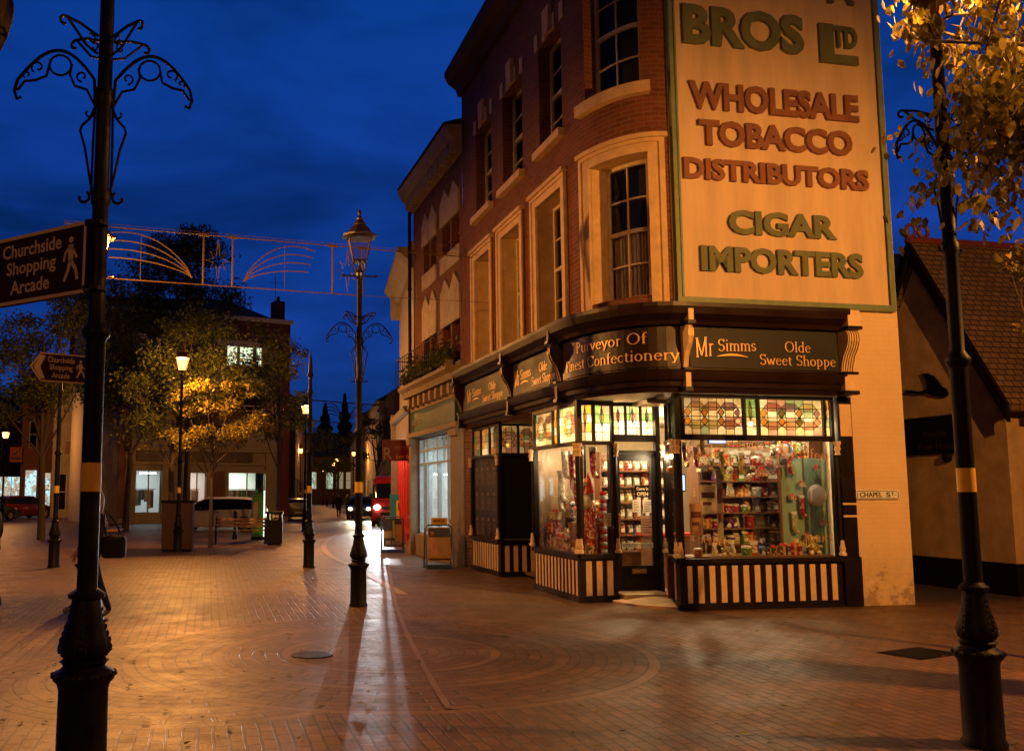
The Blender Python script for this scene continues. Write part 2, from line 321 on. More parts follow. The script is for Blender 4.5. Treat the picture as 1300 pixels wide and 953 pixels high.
def stext(s, w, h, thick=.10, thin=.05, gap=.03):
    vs, fs = [], []; x = 0.0
    def ribbon(pts):
        n = len(pts); b = len(vs)
        for i, p in enumerate(pts):
            q0, q1 = pts[max(i-1, 0)], pts[min(i+1, n-1)]; dx, dy = q1[0]-q0[0], q1[1]-q0[1]; L = math.hypot(dx, dy) or 1
            hw = (thin+(thick-thin)*(abs(dy)/L)**1.5)/2; nx, ny = -dy/L*hw, dx/L*hw
            vs.append((p[0]+nx, p[1]+ny, 0)); vs.append((p[0]-nx, p[1]-ny, 0))
        for i in range(n-1): fs.append((b+2*i+1, b+2*i+3, b+2*i+2, b+2*i))
    for ch in s:
        if ch == ' ': x += .34; continue
        wd, st = GL[ch]
        for q in st:
            t = q.split(); a = [float(k) for k in t[1:]]
            if t[0] == 'L':
                ribbon([(x+a[0], a[1]), (x+a[2], a[3])])
                for fl, k in ((1, 0), (2, 2)):
                    if int(a[4]) & fl: ribbon([(x+a[k]-.1, a[k+1]), (x+a[k]+.1, a[k+1])])
            else:
                n = max(4, int(abs(a[5]-a[4])/24)); ribbon([(x+a[0]+a[2]*math.cos(R(a[4]+(a[5]-a[4])*k/n)), a[1]+a[3]*math.sin(R(a[4]+(a[5]-a[4])*k/n))) for k in range(n+1)])
        x += wd+gap
    return [(v[0]/x*w, v[1]*h, v[2]) for v in vs], fs

def goods_emit(name, c1, c2, st, sc=2.2):  # the pane itself glows; the lit goods behind it are painted in
    m, nt, out = newmat(name); tc = N(nt, 'ShaderNodeTexCoord'); mp_ = N(nt, 'ShaderNodeMapping', {0: tc.outputs['Object'], 'Scale': (1.6, 1.0, 1.0)})
    v = N(nt, 'ShaderNodeTexVoronoi', {'Vector': mp_.outputs[0], 'Scale': sc}); v.distance = 'CHEBYCHEV'; sp = N(nt, 'ShaderNodeSeparateColor', {0: v.outputs[1]})
    n = N(nt, 'ShaderNodeTexNoise', {'Vector': tc.outputs['Object'], 'Scale': 7.0, 'Detail': 4.0})
    cc = mixc(nt, ramp(nt, sp.outputs[0], .45, .6), c1, c2); cc = mixc(nt, ramp(nt, n.outputs[0], .45, .7, 0, .8), cc, tuple(x*.15 for x in c2))
    e = N(nt, 'ShaderNodeEmission', {'Color': cc, 'Strength': st}); nt.links.new(e.outputs[0], out.inputs[0]); return m
SKYS=1.55
# ================================================================ CORNER SWEET SHOP (local frame: x along Chapel Street wall, y along the high street)
AX, AY = .85, 1.4
_tab = [(0.0, 0.0)]; _n = 180
for k in range(1, _n+1):
    a, b = (k-1)/_n*math.pi/2, k/_n*math.pi/2
    p = lambda t: Vector(((1-math.cos(t))*AX, (1-math.sin(t))*AY)); _tab.append((_tab[-1][0]+(p(b)-p(a)).length, b))
LC = _tab[-1][0]; UA = 6.6; UB = UA+LC; UE = UB+3.81
def th_of(u):
    s = (u-UA)/LC*_n; lo = 0; hi = _n; t = u-UA
    while hi-lo > 1:
        m = (lo+hi)//2
        if _tab[m][0] < t: lo = m
        else: hi = m
    a, b = _tab[lo], _tab[hi]; return a[1]+(b[1]-a[1])*(t-a[0])/max(1e-9, b[0]-a[0])
def u_th(deg): return UA+_tab[int(round(deg/90*_n))][0]
def fs(u, d):
    if u <= UA: return (-d, 8-u)
    if u >= UB: return (AX+u-UB, -d)
    t = th_of(u); nx, ny = -AY*math.cos(t), -AX*math.sin(t); L = math.hypot(nx, ny)
    return ((1-math.cos(t))*AX+nx/L*d, (1-math.sin(t))*AY+ny/L*d)
def uy(y): return 8-y
def ux(x): return UB+x-AX
def seg(P, Q):
    P = Vector(P); D = (Vector(Q)-P); L = D.length; D.normalize(); NN = Vector((D.y, -D.x))
    return (lambda u, d: tuple(P+D*u+NN*d)), L
shop = thing('corner_shop', 'three storey red brick corner sweet shop with rounded corner and striped shopfront', 'shop', W(0, 0), RA)
STP = .16
# upper brick walls
f1 = [(uy(y1), uy(y0), 4.45, 6.78) for y0, y1 in ((5.88, 6.97), (3.98, 5.12), (1.90, 3.10))]
c1 = (u_th(21), u_th(73), 4.55, 6.72)
f2 = [(uy(y1), uy(y0), 7.75, 9.68) for y0, y1 in ((5.75, 6.9), (3.82, 5.0), (1.85, 2.92))]
c2 = (u_th(17), u_th(69), 7.80, 9.95)
m = M(); m.wall(fs, 0, UB+.07, 3.1, 7.2, f1+[c1], .30, 0, STP, 1); m.wall(fs, 0, UB+.07, 7.2, 11.3, f2+[c2], .22, 0, STP, 0)
m.build('brick_wall', ['brick', 'stone'], shop)
m = M(); m.wall(fs, UB+.07, UE, 3.1, 11.6, (), .1); m.wall(fs, ux(3.76), UE, 0, 3.1, ())
fe, le = seg((4.66, 0), (4.66, 8)); m.wall(fe, 0, le, 0, 11.6); m.build('painted_wall', 'paint_brick', shop)
m = M(); fb, lb = seg((4.66, 8), (0, 8)); m.wall(fb, 0, lb, 0, 11.3); m.build('rear_wall', 'brick', shop)
m = M(); m.box(.1, 4.6, .6, 7.95, 11.22, 11.28); m.poly([(0.2, 1.4, 11.3), (4.6, 1.4, 11.3), (4.6, 4.7, 12.4), (.2, 4.7, 12.4)]); m.poly([(0.2, 8, 11.3), (4.6, 8, 11.3), (4.6, 4.7, 12.4), (.2, 4.7, 12.4)]); m.build('roof', 'slate', shop)
m = M(); m.sweep(fs, 0, UB+.05, [(0, 11.05), (.10, 11.05), (.14, 11.2), (.34, 11.35), (.42, 11.5), (.42, 11.62), (0, 11.66)], 0, STP); m.build('cornice', 'brick_dark', shop)
def surround(f, a, b, z0, z1, w=.2, st=None):
    m = M(); d = .05
    m.mbox(f, a-w, a, z0, z1+w, -.02, d, 0, st); m.mbox(f, b, b+w, z0, z1+w, -.02, d, 0, st); m.mbox(f, a-.001, b+.001, z1, z1+w, -.02, d-.003, 0, st)
    m.mbox(f, a-w-.05, b+w+.05, z1+w, z1+w+.07, -.02, d+.07, 0, st)
    m.mbox(f, a-w-.02, a-w+.05, z0, z1+w-.002, d, d+.03, 0, st); m.mbox(f, b+w-.05, b+w+.02, z0, z1+w-.002, d, d+.03, 0, st); m.mbox(f, a-w+.05, b+w-.05, z1+w-.06, z1+w-.002, d, d+.028, 0, st)
    return m.build('window_surround', 'stone', shop)
def sash(parent, f, a, b, z0, z1, dep, nu=2, nz=2, st=None, curtain=0, label=None, room=.35, wood='white_wood', bw=.055):
    m = M(); d0, d1 = -dep-.06, -dep
    for u0, u1, p, q in ((a, a+bw, z0, z1), (b-bw, b, z0, z1), (a+bw, b-bw, z0, z0+bw*1.3), (a+bw, b-bw, z1-bw, z1)): m.mbox(f, u0, u1, p, q, d0, d1, 0, st)
    zm = (z0+z1)/2; m.mbox(f, a+bw, b-bw, zm-.03, zm+.03, d0+.01, d1+.012, 0, st)
    for k in range(1, nu): u = a+(b-a)*k/nu; m.mbox(f, u-.013, u+.013, z0+bw, z1-bw, d0+.015, d1-.012, 0, st)
    for h0, h1 in ((z0+bw, zm), (zm, z1-bw)):
        for k in range(1, nz): z = h0+(h1-h0)*k/nz; m.mbox(f, a+bw, b-bw, z-.013, z+.013, d0+.018, d1-.015, 0, st)
    o = m.build('sash_window', wood, parent, label=label)
    g = M(); g.mbox(f, a+bw*.6, b-bw*.6, z0+.02, z1-.02, d0+.022, d0+.028, 0, st); g.build('pane', 'upglass', o)
    if curtain:
        c = M(); n = 46; zz = z0+.03; zt = z0+(z1-z0)*curtain
        us = [a+(b-a)*k/n for k in range(n+1)]
        for k in range(n):
            da, db = -dep-.14-.03*math.sin(k*1.25)-.02*math.sin(k*.41), -dep-.14-.03*math.sin((k+1)*1.25)-.02*math.sin((k+1)*.41)
            c.poly([(*f(us[k], da), zz), (*f(us[k+1], db), zz), (*f(us[k+1], db), zt), (*f(us[k], da), zt)])
        c.build('curtain', 'curtain', o)
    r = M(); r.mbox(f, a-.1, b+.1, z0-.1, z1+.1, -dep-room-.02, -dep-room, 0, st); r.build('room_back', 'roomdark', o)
    return o
lb3 = ['first floor sash window with pale curtain, furthest from the corner', 'middle first floor sash window with pale curtain', 'first floor sash window with half drawn curtain, next to the corner']
for i, h in enumerate(f1):
    surround(fs, h[0], h[1], 4.42, h[3], .19)
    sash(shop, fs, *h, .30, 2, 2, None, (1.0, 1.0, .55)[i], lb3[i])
surround(fs, c1[0], c1[1], 4.42, c1[3], .2, .1)
sash(shop, fs, *c1, .30, 2, 2, .1, .5, 'curved first floor sash window with net curtain across its lower half')
for i, h in enumerate(f2):
    sash(shop, fs, *h, .22, 2, 2, None, 0)
    m = M(); m.mbox(fs, h[0]-.1, h[1]+.1, h[2]-.14, h[2]-.003, -.2, .12); m.build('sill', 'stone', shop)
    uc = (h[0]+h[1])/2
    for k in (-3, -1, 0, 1, 3):
        m = M()
        if k == 0: m.hexa([(*fs(uc-.11, .0), 9.72), (*fs(uc+.11, .0), 9.72), (*fs(uc+.11, .07), 9.72), (*fs(uc-.11, .07), 9.72), (*fs(uc-.17, .0), 10.2), (*fs(uc+.17, 0), 10.2), (*fs(uc+.17, .07), 10.2), (*fs(uc-.17, .07), 10.2)])
        else: u = uc+k*.2; m.mbox(fs, u-.08, u+.08, 9.70, 10.0, -.02, .02)
        m.build('keystone' if k == 0 else 'voussoir', 'stone', shop)
sash(shop, fs, *c2, .22, 2, 2, .1, 0, 'curved second floor sash window on the rounded corner')
m = M(); m.mbox(fs, c2[0]-.12, c2[1]+.12, 7.62, 7.797, -.2, .13, 0, .1); m.build('sill', 'stone', shop)
# fascia
FU0, FU1 = uy(7.6), ux(3.5)
m = M(); m.sweep(fs, FU0, FU1+.0, [(-.05, 4.06), (.26, 4.06), (.29, 4.12), (.40, 4.2), (.43, 4.3), (.43, 4.36), (.28, 4.39), (-.05, 4.4)], 0, .12)
m.sweep(fs, FU0, FU1, [(-.05, 3.1), (.13, 3.1), (.15, 3.16), (.2, 3.18), (.21, 3.24), (.26, 3.27), (.28, 3.33), (.3, 3.4), (-.05, 3.42)], 0, .12)
m.build('fascia_moulding', 'maroon', shop, label='dark moulded shop fascia running round the corner')
def cu(x): return ux(x)
panels = [('fascia_board', 'panel', uy(7.35), uy(4.22)), ('fascia_board', 'panel', uy(3.98), uy(1.75)), ('fascia_board', 'maroon', uy(1.55), ux(.82)), ('fascia_board', 'panel', ux(1.02), ux(3.42))]
pobj = []
m = M(); m.sweep(fs, FU0, FU1, [(-.05, 3.424), (.19, 3.424), (.17, 4.056), (-.05, 4.056)], 0, .12); m.build('fascia_back', 'maroon', shop)
for nme, mat, a, b in panels:
    m = M(); m.sweep(fs, a, b, [(.16, 3.45), (.212, 3.45), (.195, 4.03), (.14, 4.03)], 0, .1); pobj.append(m.build(nme, mat, shop))
def letter(parent, f, u, z, w, h, s, d, mat='gold', th=(.11, .05), slant=0.0):
    m = M(); m.add(stext(s, w, h, *th), lambda x, y, q: (*f(u+x, d), z+y+slant*x)); return m.build('lettering', mat, parent)
def simms(par, f, u0, k=1.0, kz=1.0):
    dd = .218
    letter(par, f, u0+.08*k, 3.60, .30*k, .27, 'Mr', dd, slant=.12); letter(par, f, u0+.44*k, 3.70, .62*k, .17, 'Simms', dd, slant=.03)
    m = M(); n = 12
    for i in range(n):
        a, b = i/n, (i+1)/n; g = lambda t: (u0+.42*k+.5*k*t, 3.62+.03*math.sin(t*3.1), .014*math.sin(t*math.pi)+.002)
        (ua, za, wa), (ub, zb, wb) = g(a), g(b); m.poly([(*f(ua, dd), za-wa), (*f(ub, dd), zb-wb), (*f(ub, dd), zb+wb), (*f(ua, dd), za+wa)])
    m.build('flourish', 'gold', par)
    letter(par, f, u0+1.52*k, 3.72, .43*k, .15, 'Olde', dd); letter(par, f, u0+1.10*k, 3.52, 1.26*k, .15, 'Sweet Shoppe', dd)
simms(pobj[3], fs, ux(1.02)); simms(pobj[1], fs, uy(3.98)+.05, .88); simms(pobj[0], fs, uy(7.35)+.25, 1.08)
letter(pobj[2], fs, u_th(14), 3.80, u_th(69)-u_th(14), .16, 'Purveyor Of', .222)
letter(pobj[2], fs, UA+.02, 3.55, UB-UA-.02, .16, 'Finest Confectionery', .222)
def corbel(u, w, face, edge, label=None):
    pr = [(0, 3.44), (.22, 3.44), (.23, 3.5), (.25, 3.58), (.29, 3.68), (.36, 3.78), (.40, 3.88), (.40, 3.98), (.36, 4.04), (0, 4.05)]
    m = M(); m.sweep(fs, u-w/2, u+w/2, pr, 0)
    m.mbox(fs, u-w/2-.02, u+w/2+.02, 4.052, 4.1, 0, .44, 1); m.mbox(fs, u-w/2, u+w/2, 4.102, 4.34, 0, .42, 0); m.mbox(fs, u-w/2-.02, u+w/2+.02, 3.40, 3.438, 0, .31, 1); m.mbox(fs, u-w/2, u+w/2, 3.16, 3.397, 0, .29, 0)
    m.mbox(fs, u-w/2-.02, u+w/2+.02, 3.1, 3.157, 0, .31, 1)
    # edges and flutes following the curve
    for uu in ([u-w/2+.006, u+w/2-.006] if w < .15 else [u-w/2+w*(k+.5)/5 for k in range(5)]):
        for (d0, z0), (d1, z1) in zip(pr[1:-1], pr[2:-1]):
            q = .004; hw = .006 if w < .15 else .007
            m.poly([(*fs(uu-hw, d0+q), z0), (*fs(uu+hw, d0+q), z0), (*fs(uu+hw, d1+q), z1), (*fs(uu-hw, d1+q), z1)], 2)
    m.build('corbel', [face, 'black_gloss', edge], shop, label=label)
for y in (7.5, 4.1, 1.66): corbel(uy(y), .10, 'maroon', 'gold')
corbel(ux(.94), .08, 'cream', 'gold'); corbel(ux(3.56), .2, 'cream', 'black_gloss', 'cream fluted corbel at the end of the fascia')
# shopfront ceiling / soffit
m = M(); us = [FU0+(FU1-FU0)*k/60 for k in range(61)]; top = [(*fs(u, .12), 3.098) for u in us]
for k in range(60): m.poly([(*fs(us[k], .12), 3.096), (*fs(us[k+1], .12), 3.096), (*fs(us[k+1], -.9), 3.096), (*fs(us[k], -.9), 3.096)])
m.box(.9, 4.5, .9, 7.9, 3.04, 3.094); m.box(.05, .95, 1.5, 7.9, 3.05, 3.093)
m.build('ceiling', 'iwall', shop)
# ---- shopfront bays
random.seed(3)
def stripes(m, f, L, n, z0=.1, z1=.62, frac=.5, e=.05):
    m.mbox(f, 0, L, 0, .66, -.10, 0, 0); m.mbox(f, -.01, L+.01, 0, .09, 0, .03, 0); m.mbox(f, -.01, L+.01, .655, .72, -.12, .05, 0)
    p = (L-2*e)/n
    for k in range(n): a = e+p*(k+.5-frac/2); m.mbox(f, a, a+p*frac, z0, z1, 0, .012, 1)
def geo(m, f, a, b, z0, z1, style, d=-.05):
    w, h = b-a, z1-z0
    def q(P, c, o=0.0): m.poly([(*f(a+x*w, d+o), z0+y*h) for x, y in P], c)
    def cell(x0, x1, y0, y1, c): q([(x0, y0), (x1, y0), (x1, y1), (x0, y1)], c)
    def lead(x0, y0, x1, y1, t=.006):
        A, B = Vector((a+x0*w, z0+y0*h)), Vector((a+x1*w, z0+y1*h)); D = (B-A).normalized(); n = Vector((-D.y, D.x))*t
        P = [A+n, A-n, B-n, B+n]; m.poly([(*f(p.x, d+.004), p.y) for p in P], 7); m.poly([(*f(p.x, d-.004), p.y) for p in P], 7)
    nc, nr = style[1], style[2]
    for i in range(nc):
        for j in range(nr):
            c = random.choice([0, 0, 5, 1, 6, 0, 5]) if style[0] != 'col' else random.choice([0, 2, 3, 1, 0, 6, 5, 3])
            if style[0] == 'door' and j < nr-2: c = random.choice([5, 5, 0])
            if style[0] == 'door' and j >= nr-2: c = random.choice([2, 0, 1, 0, 2])
            cell(i/nc, (i+1)/nc, j/nr, (j+1)/nr, c)
    for i in range(nc+1): lead(i/nc, 0, i/nc, 1)
    for j in range(nr+1): lead(0, j/nr, 1, j/nr)
    if style[0] == 'geo':
        for cx in style[3]:
            for sgn in (-1, 1):
                dx, dy = .5/nc, .5/nr
                x = cx+sgn*1.0/nc
                for yy, c in ((.62, 3), (.38, 3)) if sgn < 0 else ((.62, 4), (.38, 1)):
                    P = [(x-dx*.8, yy), (x, yy-dy), (x+dx*.8, yy), (x, yy+dy)]; q(P, c, .002)
                    for k in range(4): lead(*P[k], *P[(k+1) % 4], .005)
            for yy, c in ((.78, random.choice([1, 0, 4])), (.28, random.choice([6, 1, 0]))):
                P = [(cx-.95/nc, yy), (cx-.5/nc, yy-.11), (cx+.5/nc, yy-.11), (cx+.95/nc, yy), (cx+.5/nc, yy+.11), (cx-.5/nc, yy+.11)]
                q(P, c, .0015)
                for k in range(6): lead(*P[k], *P[(k+1) % 6], .005)
    if style[0] in ('door', 'col'):
        P = [(.5, .95), (.36, .66), (.5, .38), (.64, .66)]; q(P, 1 if style[0] == 'door' else 3, .002)
        for k in range(4): lead(*P[k], *P[(k+1) % 4], .006)
def bay(P, Q, n, muls=(), stain=(), frac=.5, label=None, glassy=True, zt=(2.46, 3.02), zg=(.74, 2.40), caps=True):
    f, L = seg(P, Q)
    s = M(); stripes(s, f, L, n, frac=frac); s.build('stall_riser', ['black_gloss', 'cream'], shop, label=label)
    fr = M(); w = .045
    for u0, u1 in ((0, w), (L-w, L)): fr.mbox(f, u0, u1, .722, 3.09, -.08, 0)
    fr.mbox(f, w, L-w, zg[1], zt[0], -.08, .02); fr.mbox(f, w, L-w, zt[1], 3.088, -.08, .0)
    for u in muls: fr.mbox(f, u-.02, u+.02, zt[0], zt[1], -.07, -.005)
    fo = fr.build('window_frame', 'black_gloss', shop)
    if glassy:
        g = M(); g.mbox(f, w, L-w, .725, zg[1], -.045, -.039); g.build('shop_pane', 'glass', shop)
    edges = [w]+list(muls)+[L-w]
    for i, stl in enumerate(stain):
        a, b = edges[i]+(.02 if i else 0), edges[i+1]-(.02 if i < len(stain)-1 else 0)
        sm = M(); geo(sm, f, a, b, zt[0], zt[1], stl); sm.build('stained_light', ST+[MT['lead']], shop)
    if caps:
        for u in (.0, L):
            for zz, nm2, pr in ((2.22, 'pilaster_capital', [(.045, 0), (.03, .04), (.05, .09), (.035, .12), (.055, .17), (.055, .2)]), (.74, 'pilaster_base', [(.055, 0), (.055, .03), (.035, .06), (.045, .1), (.03, .15), (.025, .22)])):
                c = M(); x, y = f(u, .035); c.lathe(pr, 8, 0, (x, y, zz)); c.build(nm2, 'cream', shop, smooth=True)
            c = M(); x, y = f(u, .01); c.lathe([(.03, .9), (.03, 2.22)], 8, 0, (x, y, 0)); c.build('pilaster_shaft', 'black_gloss', shop)
    return f, L
# far price board bay, alcove face, side bay, corner bay, door splay and main window
fA, LA_ = bay((0, 7.45), (0, 5.55), 11, (.62, 1.24), [('col', 3, 4), ('col', 3, 4), ('col', 3, 4)], .45, glassy=False, caps=True)
m = M(); m.mbox(fA, .045, LA_-.045, .74, 2.40, -.05, -.03)
bo = m.build('price_board', 'black_gloss', shop, label='black price board of faint gold rows beside the alcove')
m = M()
random.seed(11)
for j in range(3):
    for i in range(4):
        u = .22+i*.40; z = 2.2-j*.53
        m.mbox(fA, u, u+.12, z-.07, z, -.03, -.027)
        for r in range(6): ww = random.uniform(.16, .27); m.mbox(fA, u-.02, u-.02+ww, z-.14-r*.045, z-.125-r*.045, -.03, -.0275)
m.build('price_rows', plain('faint_gold', (.16, .09, .04), .5), bo)
fC, LC_ = bay((0, 5.5), (.82, 5.5), 4, (.42,), [('geo', 3, 4, (.5,)), ('geo', 3, 4, (.5,))], .5, glassy=False, caps=False)
m = M(); m.mbox(fC, .045, LC_-.045, .74, 2.40, -.05, -.03); m.build('side_panel', 'dkglass', shop)
m = M(); m.box(.82, .9, 3.28, 5.5, 0, 3.05); m.build('alcove_wall', 'black_gloss', shop)
fD, LD_ = bay((-.12, 3.23), (-.16, 1.14), 13, (.95, 1.2), [('geo', 5, 4, (.3, .75)), ('col', 1, 4), ('geo', 5, 4, (.5,))], .48)
m = M(); m.box(-.1, .82, 3.2, 3.26, .1, 3.05); m.build('alcove_boarding', 'boards', shop)
fE, LE_ = bay((-.16, 1.14), (.48, 1.2), 3, (.3,), [('col', 2, 4), ('door', 2, 4)], .55)
fF, LF_ = bay((1.31, 1.16), (.86, .0), 4, (.45, .8), [('col', 2, 4), ('col', 1, 4), ('col', 2, 4)], .4)
fG, LG_ = bay((.86, .0), (3.46, .0), 14, (.14, 1.13, 1.36, 2.45), [('col', 1, 4), ('geo', 7, 4, (.22, .5, .78)), ('col', 1, 4), ('geo', 7, 4, (.22, .5, .78)), ('col', 1, 4)], .5, zg=(.74, 2.42), zt=(2.50, 3.04))
m = M(); m.box(3.465, 3.75, -.06, .1, 0, .72); m.box(3.50, 3.73, -.04, .1, .72, 3.09)
m.box(3.52, 3.71, -.052, -.04, 2.5, 2.98, 1)
for z in (1.30, 1.48): m.box(3.495, 3.735, -.052, -.04, z, z+.03, 1)
m.build('end_pilaster', ['black_gloss', 'cream'], shop)
# entrance
door = M(); dx0, dx1, dy = .56, 1.28, 1.42
door.box(dx0, dx0+.1, dy, dy+.05, .13, 2.28); door.box(dx1-.09, dx1, dy, dy+.05, .13, 2.28); door.box(dx0+.1, dx1-.09, dy, dy+.05, 2.16, 2.28); door.box(dx0+.1, dx1-.09, dy, dy+.05, .13, .52)
door.box(dx0+.14, dx1-.13, dy-.012, dy, .17, .30)
do = door.build('door', 'black_gloss', shop, label='black glazed shop door hung with notices')
m = M(); m.box(dx0+.1, dx1-.09, dy+.02, dy+.026, .52, 2.16); m.build('door_glass', 'glass', do)
m = M(); m.box(.82, 1.06, dy-.02, dy, .40, .47); m.build('letter_box', 'brass', do)
m = M(); m.tube([(dx0+.05, dy-.03, .95), (dx0+.05, dy-.07, 1.0), (dx0+.05, dy-.07, 1.3), (dx0+.05, dy-.03, 1.35)], .012); m.box(dx0+.03, dx0+.07, dy-.01, dy, .92, 1.38); m.build('handle', 'brass', do)
m = M(); m.box(.48, dx0-.002, dy-.02, dy+.07, .1, 3.09); m.box(dx1+.002, 1.36, dy-.02, dy+.07, .1, 3.09); m.box(dx0, dx1, dy-.01, dy+.06, 2.285, 2.33); m.box(dx0, dx1, dy-.01, dy+.06, 2.47, 2.58); m.box(dx0, dx1, dy-.01, dy+.06, 3.04, 3.09)
m.box(.78, .81, dy, dy+.05, 2.58, 3.04); m.box(1.04, 1.07, dy, dy+.05, 2.58, 3.04); m.build('door_frame', 'black_gloss', shop)
m = M(); m.box(dx0, dx1, dy+.02, dy+.026, 2.33, 2.47); m.build('clear_toplight', 'glass', shop)
fdr, _ = seg((dx0, dy+.07), (dx1, dy+.07))
for a, b, st in ((0.01, .22, ('door', 2, 4)), (.25, .48, ('door', 4, 4)), (.51, .71, ('door', 2, 4))):
    m = M(); geo(m, fdr, a, b, 2.58, 3.04, st, .03); m.build('stained_light', ST+[MT['lead']], shop)
m = M(); fx = (lambda u, d: (dx0+.1+u, dy-d)); m.mbox(fx, 0, .53, .80, .875, .001, .006, 0)
nt = m.build('door_strip', 'paper', do, label='white strip of lettering across the door glass')
m = M(); m.add(btext('PURVEYOR OF FINEST CONFECTIONERY', .51, .05), lambda x, y, q: (dx0+.11+x, dy-.008, .812+y)); m.build('lettering', 'black', nt)
# doorstep
st = M(); n = 24
for k in range(n):
    a, b = math.pi+math.pi*k/n, math.pi+math.pi*(k+1)/n
    A, B = (.95+.62*math.cos(a), 1.1+.95*math.sin(a)), (.95+.62*math.cos(b), 1.1+.95*math.sin(b)); st.poly([(.95, 1.1, .10), (*A, .035), (*B, .035)]); st.poly([(*A, 0), (*B, 0), (*B, .035), (*A, .035)])
st.box(.5, 1.3, 1.0, 1.5, 0, .12); st.build('doorstep', 'stone', shop)
# interior shell
m = M(); m.box(.9, 4.5, 5.9, 6.0, .1, 3.04); m.box(4.42, 4.5, .1, 5.9, .1, 3.04); m.build('interior_wall', 'iwall', shop)
m = M(); m.box(.5, 4.42, 1.45, 5.9, .04, .1); m.box(1.35, 4.42, .1, 1.45, .04, .1); m.box(0, .5, 1.3, 3.2, .04, .1); m.build('shop_floor', 'ifloor', shop)
m = M(); m.box(-.08, .50, 1.28, 3.18, .66, .72); m.box(.5, .53, 1.5, 3.18, .1, .72); m.box(1.0, 3.42, .12, .62, .70, .74); m.box(1.0, 3.42, .62, .65, .1, .74); m.build('window_ledge', 'iwood', shop)
# interior lamps: bulbs in the windows and shop, each a pendant with its own light
def point(name, loc, power, col, rad=.05):
    l = bpy.data.lights.new(name, 'POINT'); l.energy = power; l.color = col; l.shadow_soft_size = rad
    o = bpy.data.objects.new(name, l); COL.objects.link(o); o.location = loc; return o
def pendant(x, y, z, label, power=60):
    t = thing('pendant_lamp', label, 'ceiling lamp', W(x, y, z), RA, 'ceiling lamps in the sweet shop')
    m = M(); m.tube([(0, 0, .08), (0, 0, 3.04-z)], .006); m.lathe([(.02, .09), (.025, .03), (.06, .0)], 10); m.build('flex', 'brass', t)
    m = M(); m.ball((0, 0, -.03), .038, 0, 10); m.build('bulb', 'bulb', t)
    point('pendant_light', W(x, y, z-.03), power*4.2, (1.0, .72, .40), .045)
for a in ((.28, 2.75, 2.28, 'glaring bulb high in the side window near the alcove', 34), (.93, 1.85, 2.80, 'bulb just inside the shop door behind the coloured lights', 75), (1.30, .95, 2.25, 'bulb in the left end of the main window under the gold lettering', 40),
          (3.25, .45, 2.72, 'added bulb at the right end of the main window above the teal screen', 16), (2.35, .75, 2.80, 'bulb behind the middle of the main window top lights', 22), (1.9, 2.6, 2.85, 'bulb over the shop floor before the jar shelves', 150), (3.3, 1.9, 2.85, 'bulb near the packet racks on the right wall', 110), (.25, 1.55, 2.85, 'bulb over the corner of the side window', 50), (3.2, 4.0, 2.85, 'bulb deep in the back of the shop', 60), (.55, 6.6, 2.7, 'bulb behind the amber panes above the price board', 30)):  # bulb above the teal screen is added to brighten that dark window end
    pendant(*a)
# ================================================================ BIG PAINTED BOARD
def onB(px, py, off=0.0):
    # point of the Chapel Street wall seen at a pixel -> (x, z) in the shop's frame
    d = ray(px, py); n = Vector((-SA, CA, 0)); p0 = W(0, -off, 0); o = Vector((0, 0, EYE)); t = (p0-o).dot(n)/d.dot(n); q = o+d*t-W(0, 0, 0)
    return q.x*CA+q.y*SA, q.z
bd = thing('advertising_board', 'tall cream painted board with raised green and brown letters on the end wall', 'sign board', W(0, 0, 4.4), RA)
fz = lambda u, d: (u, -d)
m = M(); m.mbox(fz, 1.01, 4.49, .11, 7.1, .01, .06); m.build('panel', 'board', bd)
m = M()
for u0, u1, z0, z1 in ((.93, 1.01, .02, 7.18), (4.49, 4.57, .02, 7.18), (1.01, 4.49, .02, .11), (1.01, 4.49, 7.1, 7.18)): m.mbox(fz, u0, u1, z0, z1, .01, .1)
m.mbox(fz, 1.0, 1.03, .11, 7.1, .1, .115); m.mbox(fz, 4.47, 4.5, .11, 7.1, .1, .115); m.build('frame', 'green_trim', bd)
def row(s, p0, p1, p2, mat, bold=.02, ext=.055):
    x0, z0 = onB(*p0, .09); x1, _ = onB(*p1, .09); _, zt = onB(*p2, .09)
    m = M(); m.add(btext(s, x1-x0, zt-z0, ext, bold), lambda x, y, q: (x0+x, -.061-q, z0-4.4+y)); m.build('raised_lettering', [mat], bd, label='raised lettering reading '+s)
row('BROS', (867, 55), (1021, 70), (865, 4), 'let_green', .042)
row('L', (1041, 79), (1089, 80), (1041, 30), 'let_green', .042); row('TD', (1057, 60), (1088, 62), (1056, 33), 'let_green', .042)
row('WHOLESALE', (875, 137.5), (1090, 155), (874, 102), 'let_brown', .042)
row('TOBACCO', (887, 184), (1082, 199), (885, 151), 'let_brown', .042)
row('DISTRIBUTORS', (868, 226.5), (1103, 243), (867, 199), 'let_brown', .042)
row('CIGAR', (925, 297), (1062, 308), (924, 266), 'let_green', .042)
row('IMPORTERS', (890, 344), (1096, 355), (889, 311), 'let_green', .042)
x0, z0 = onB(1050, 3.5, .09); x1, _ = onB(1084, 3, .09)
m = M(); m.add(btext('A', x1-x0, .42, .055, .03), lambda x, y, q: (x0+x, -.061-q, z0-4.4+y)); m.build('raised_lettering', 'let_green', bd)
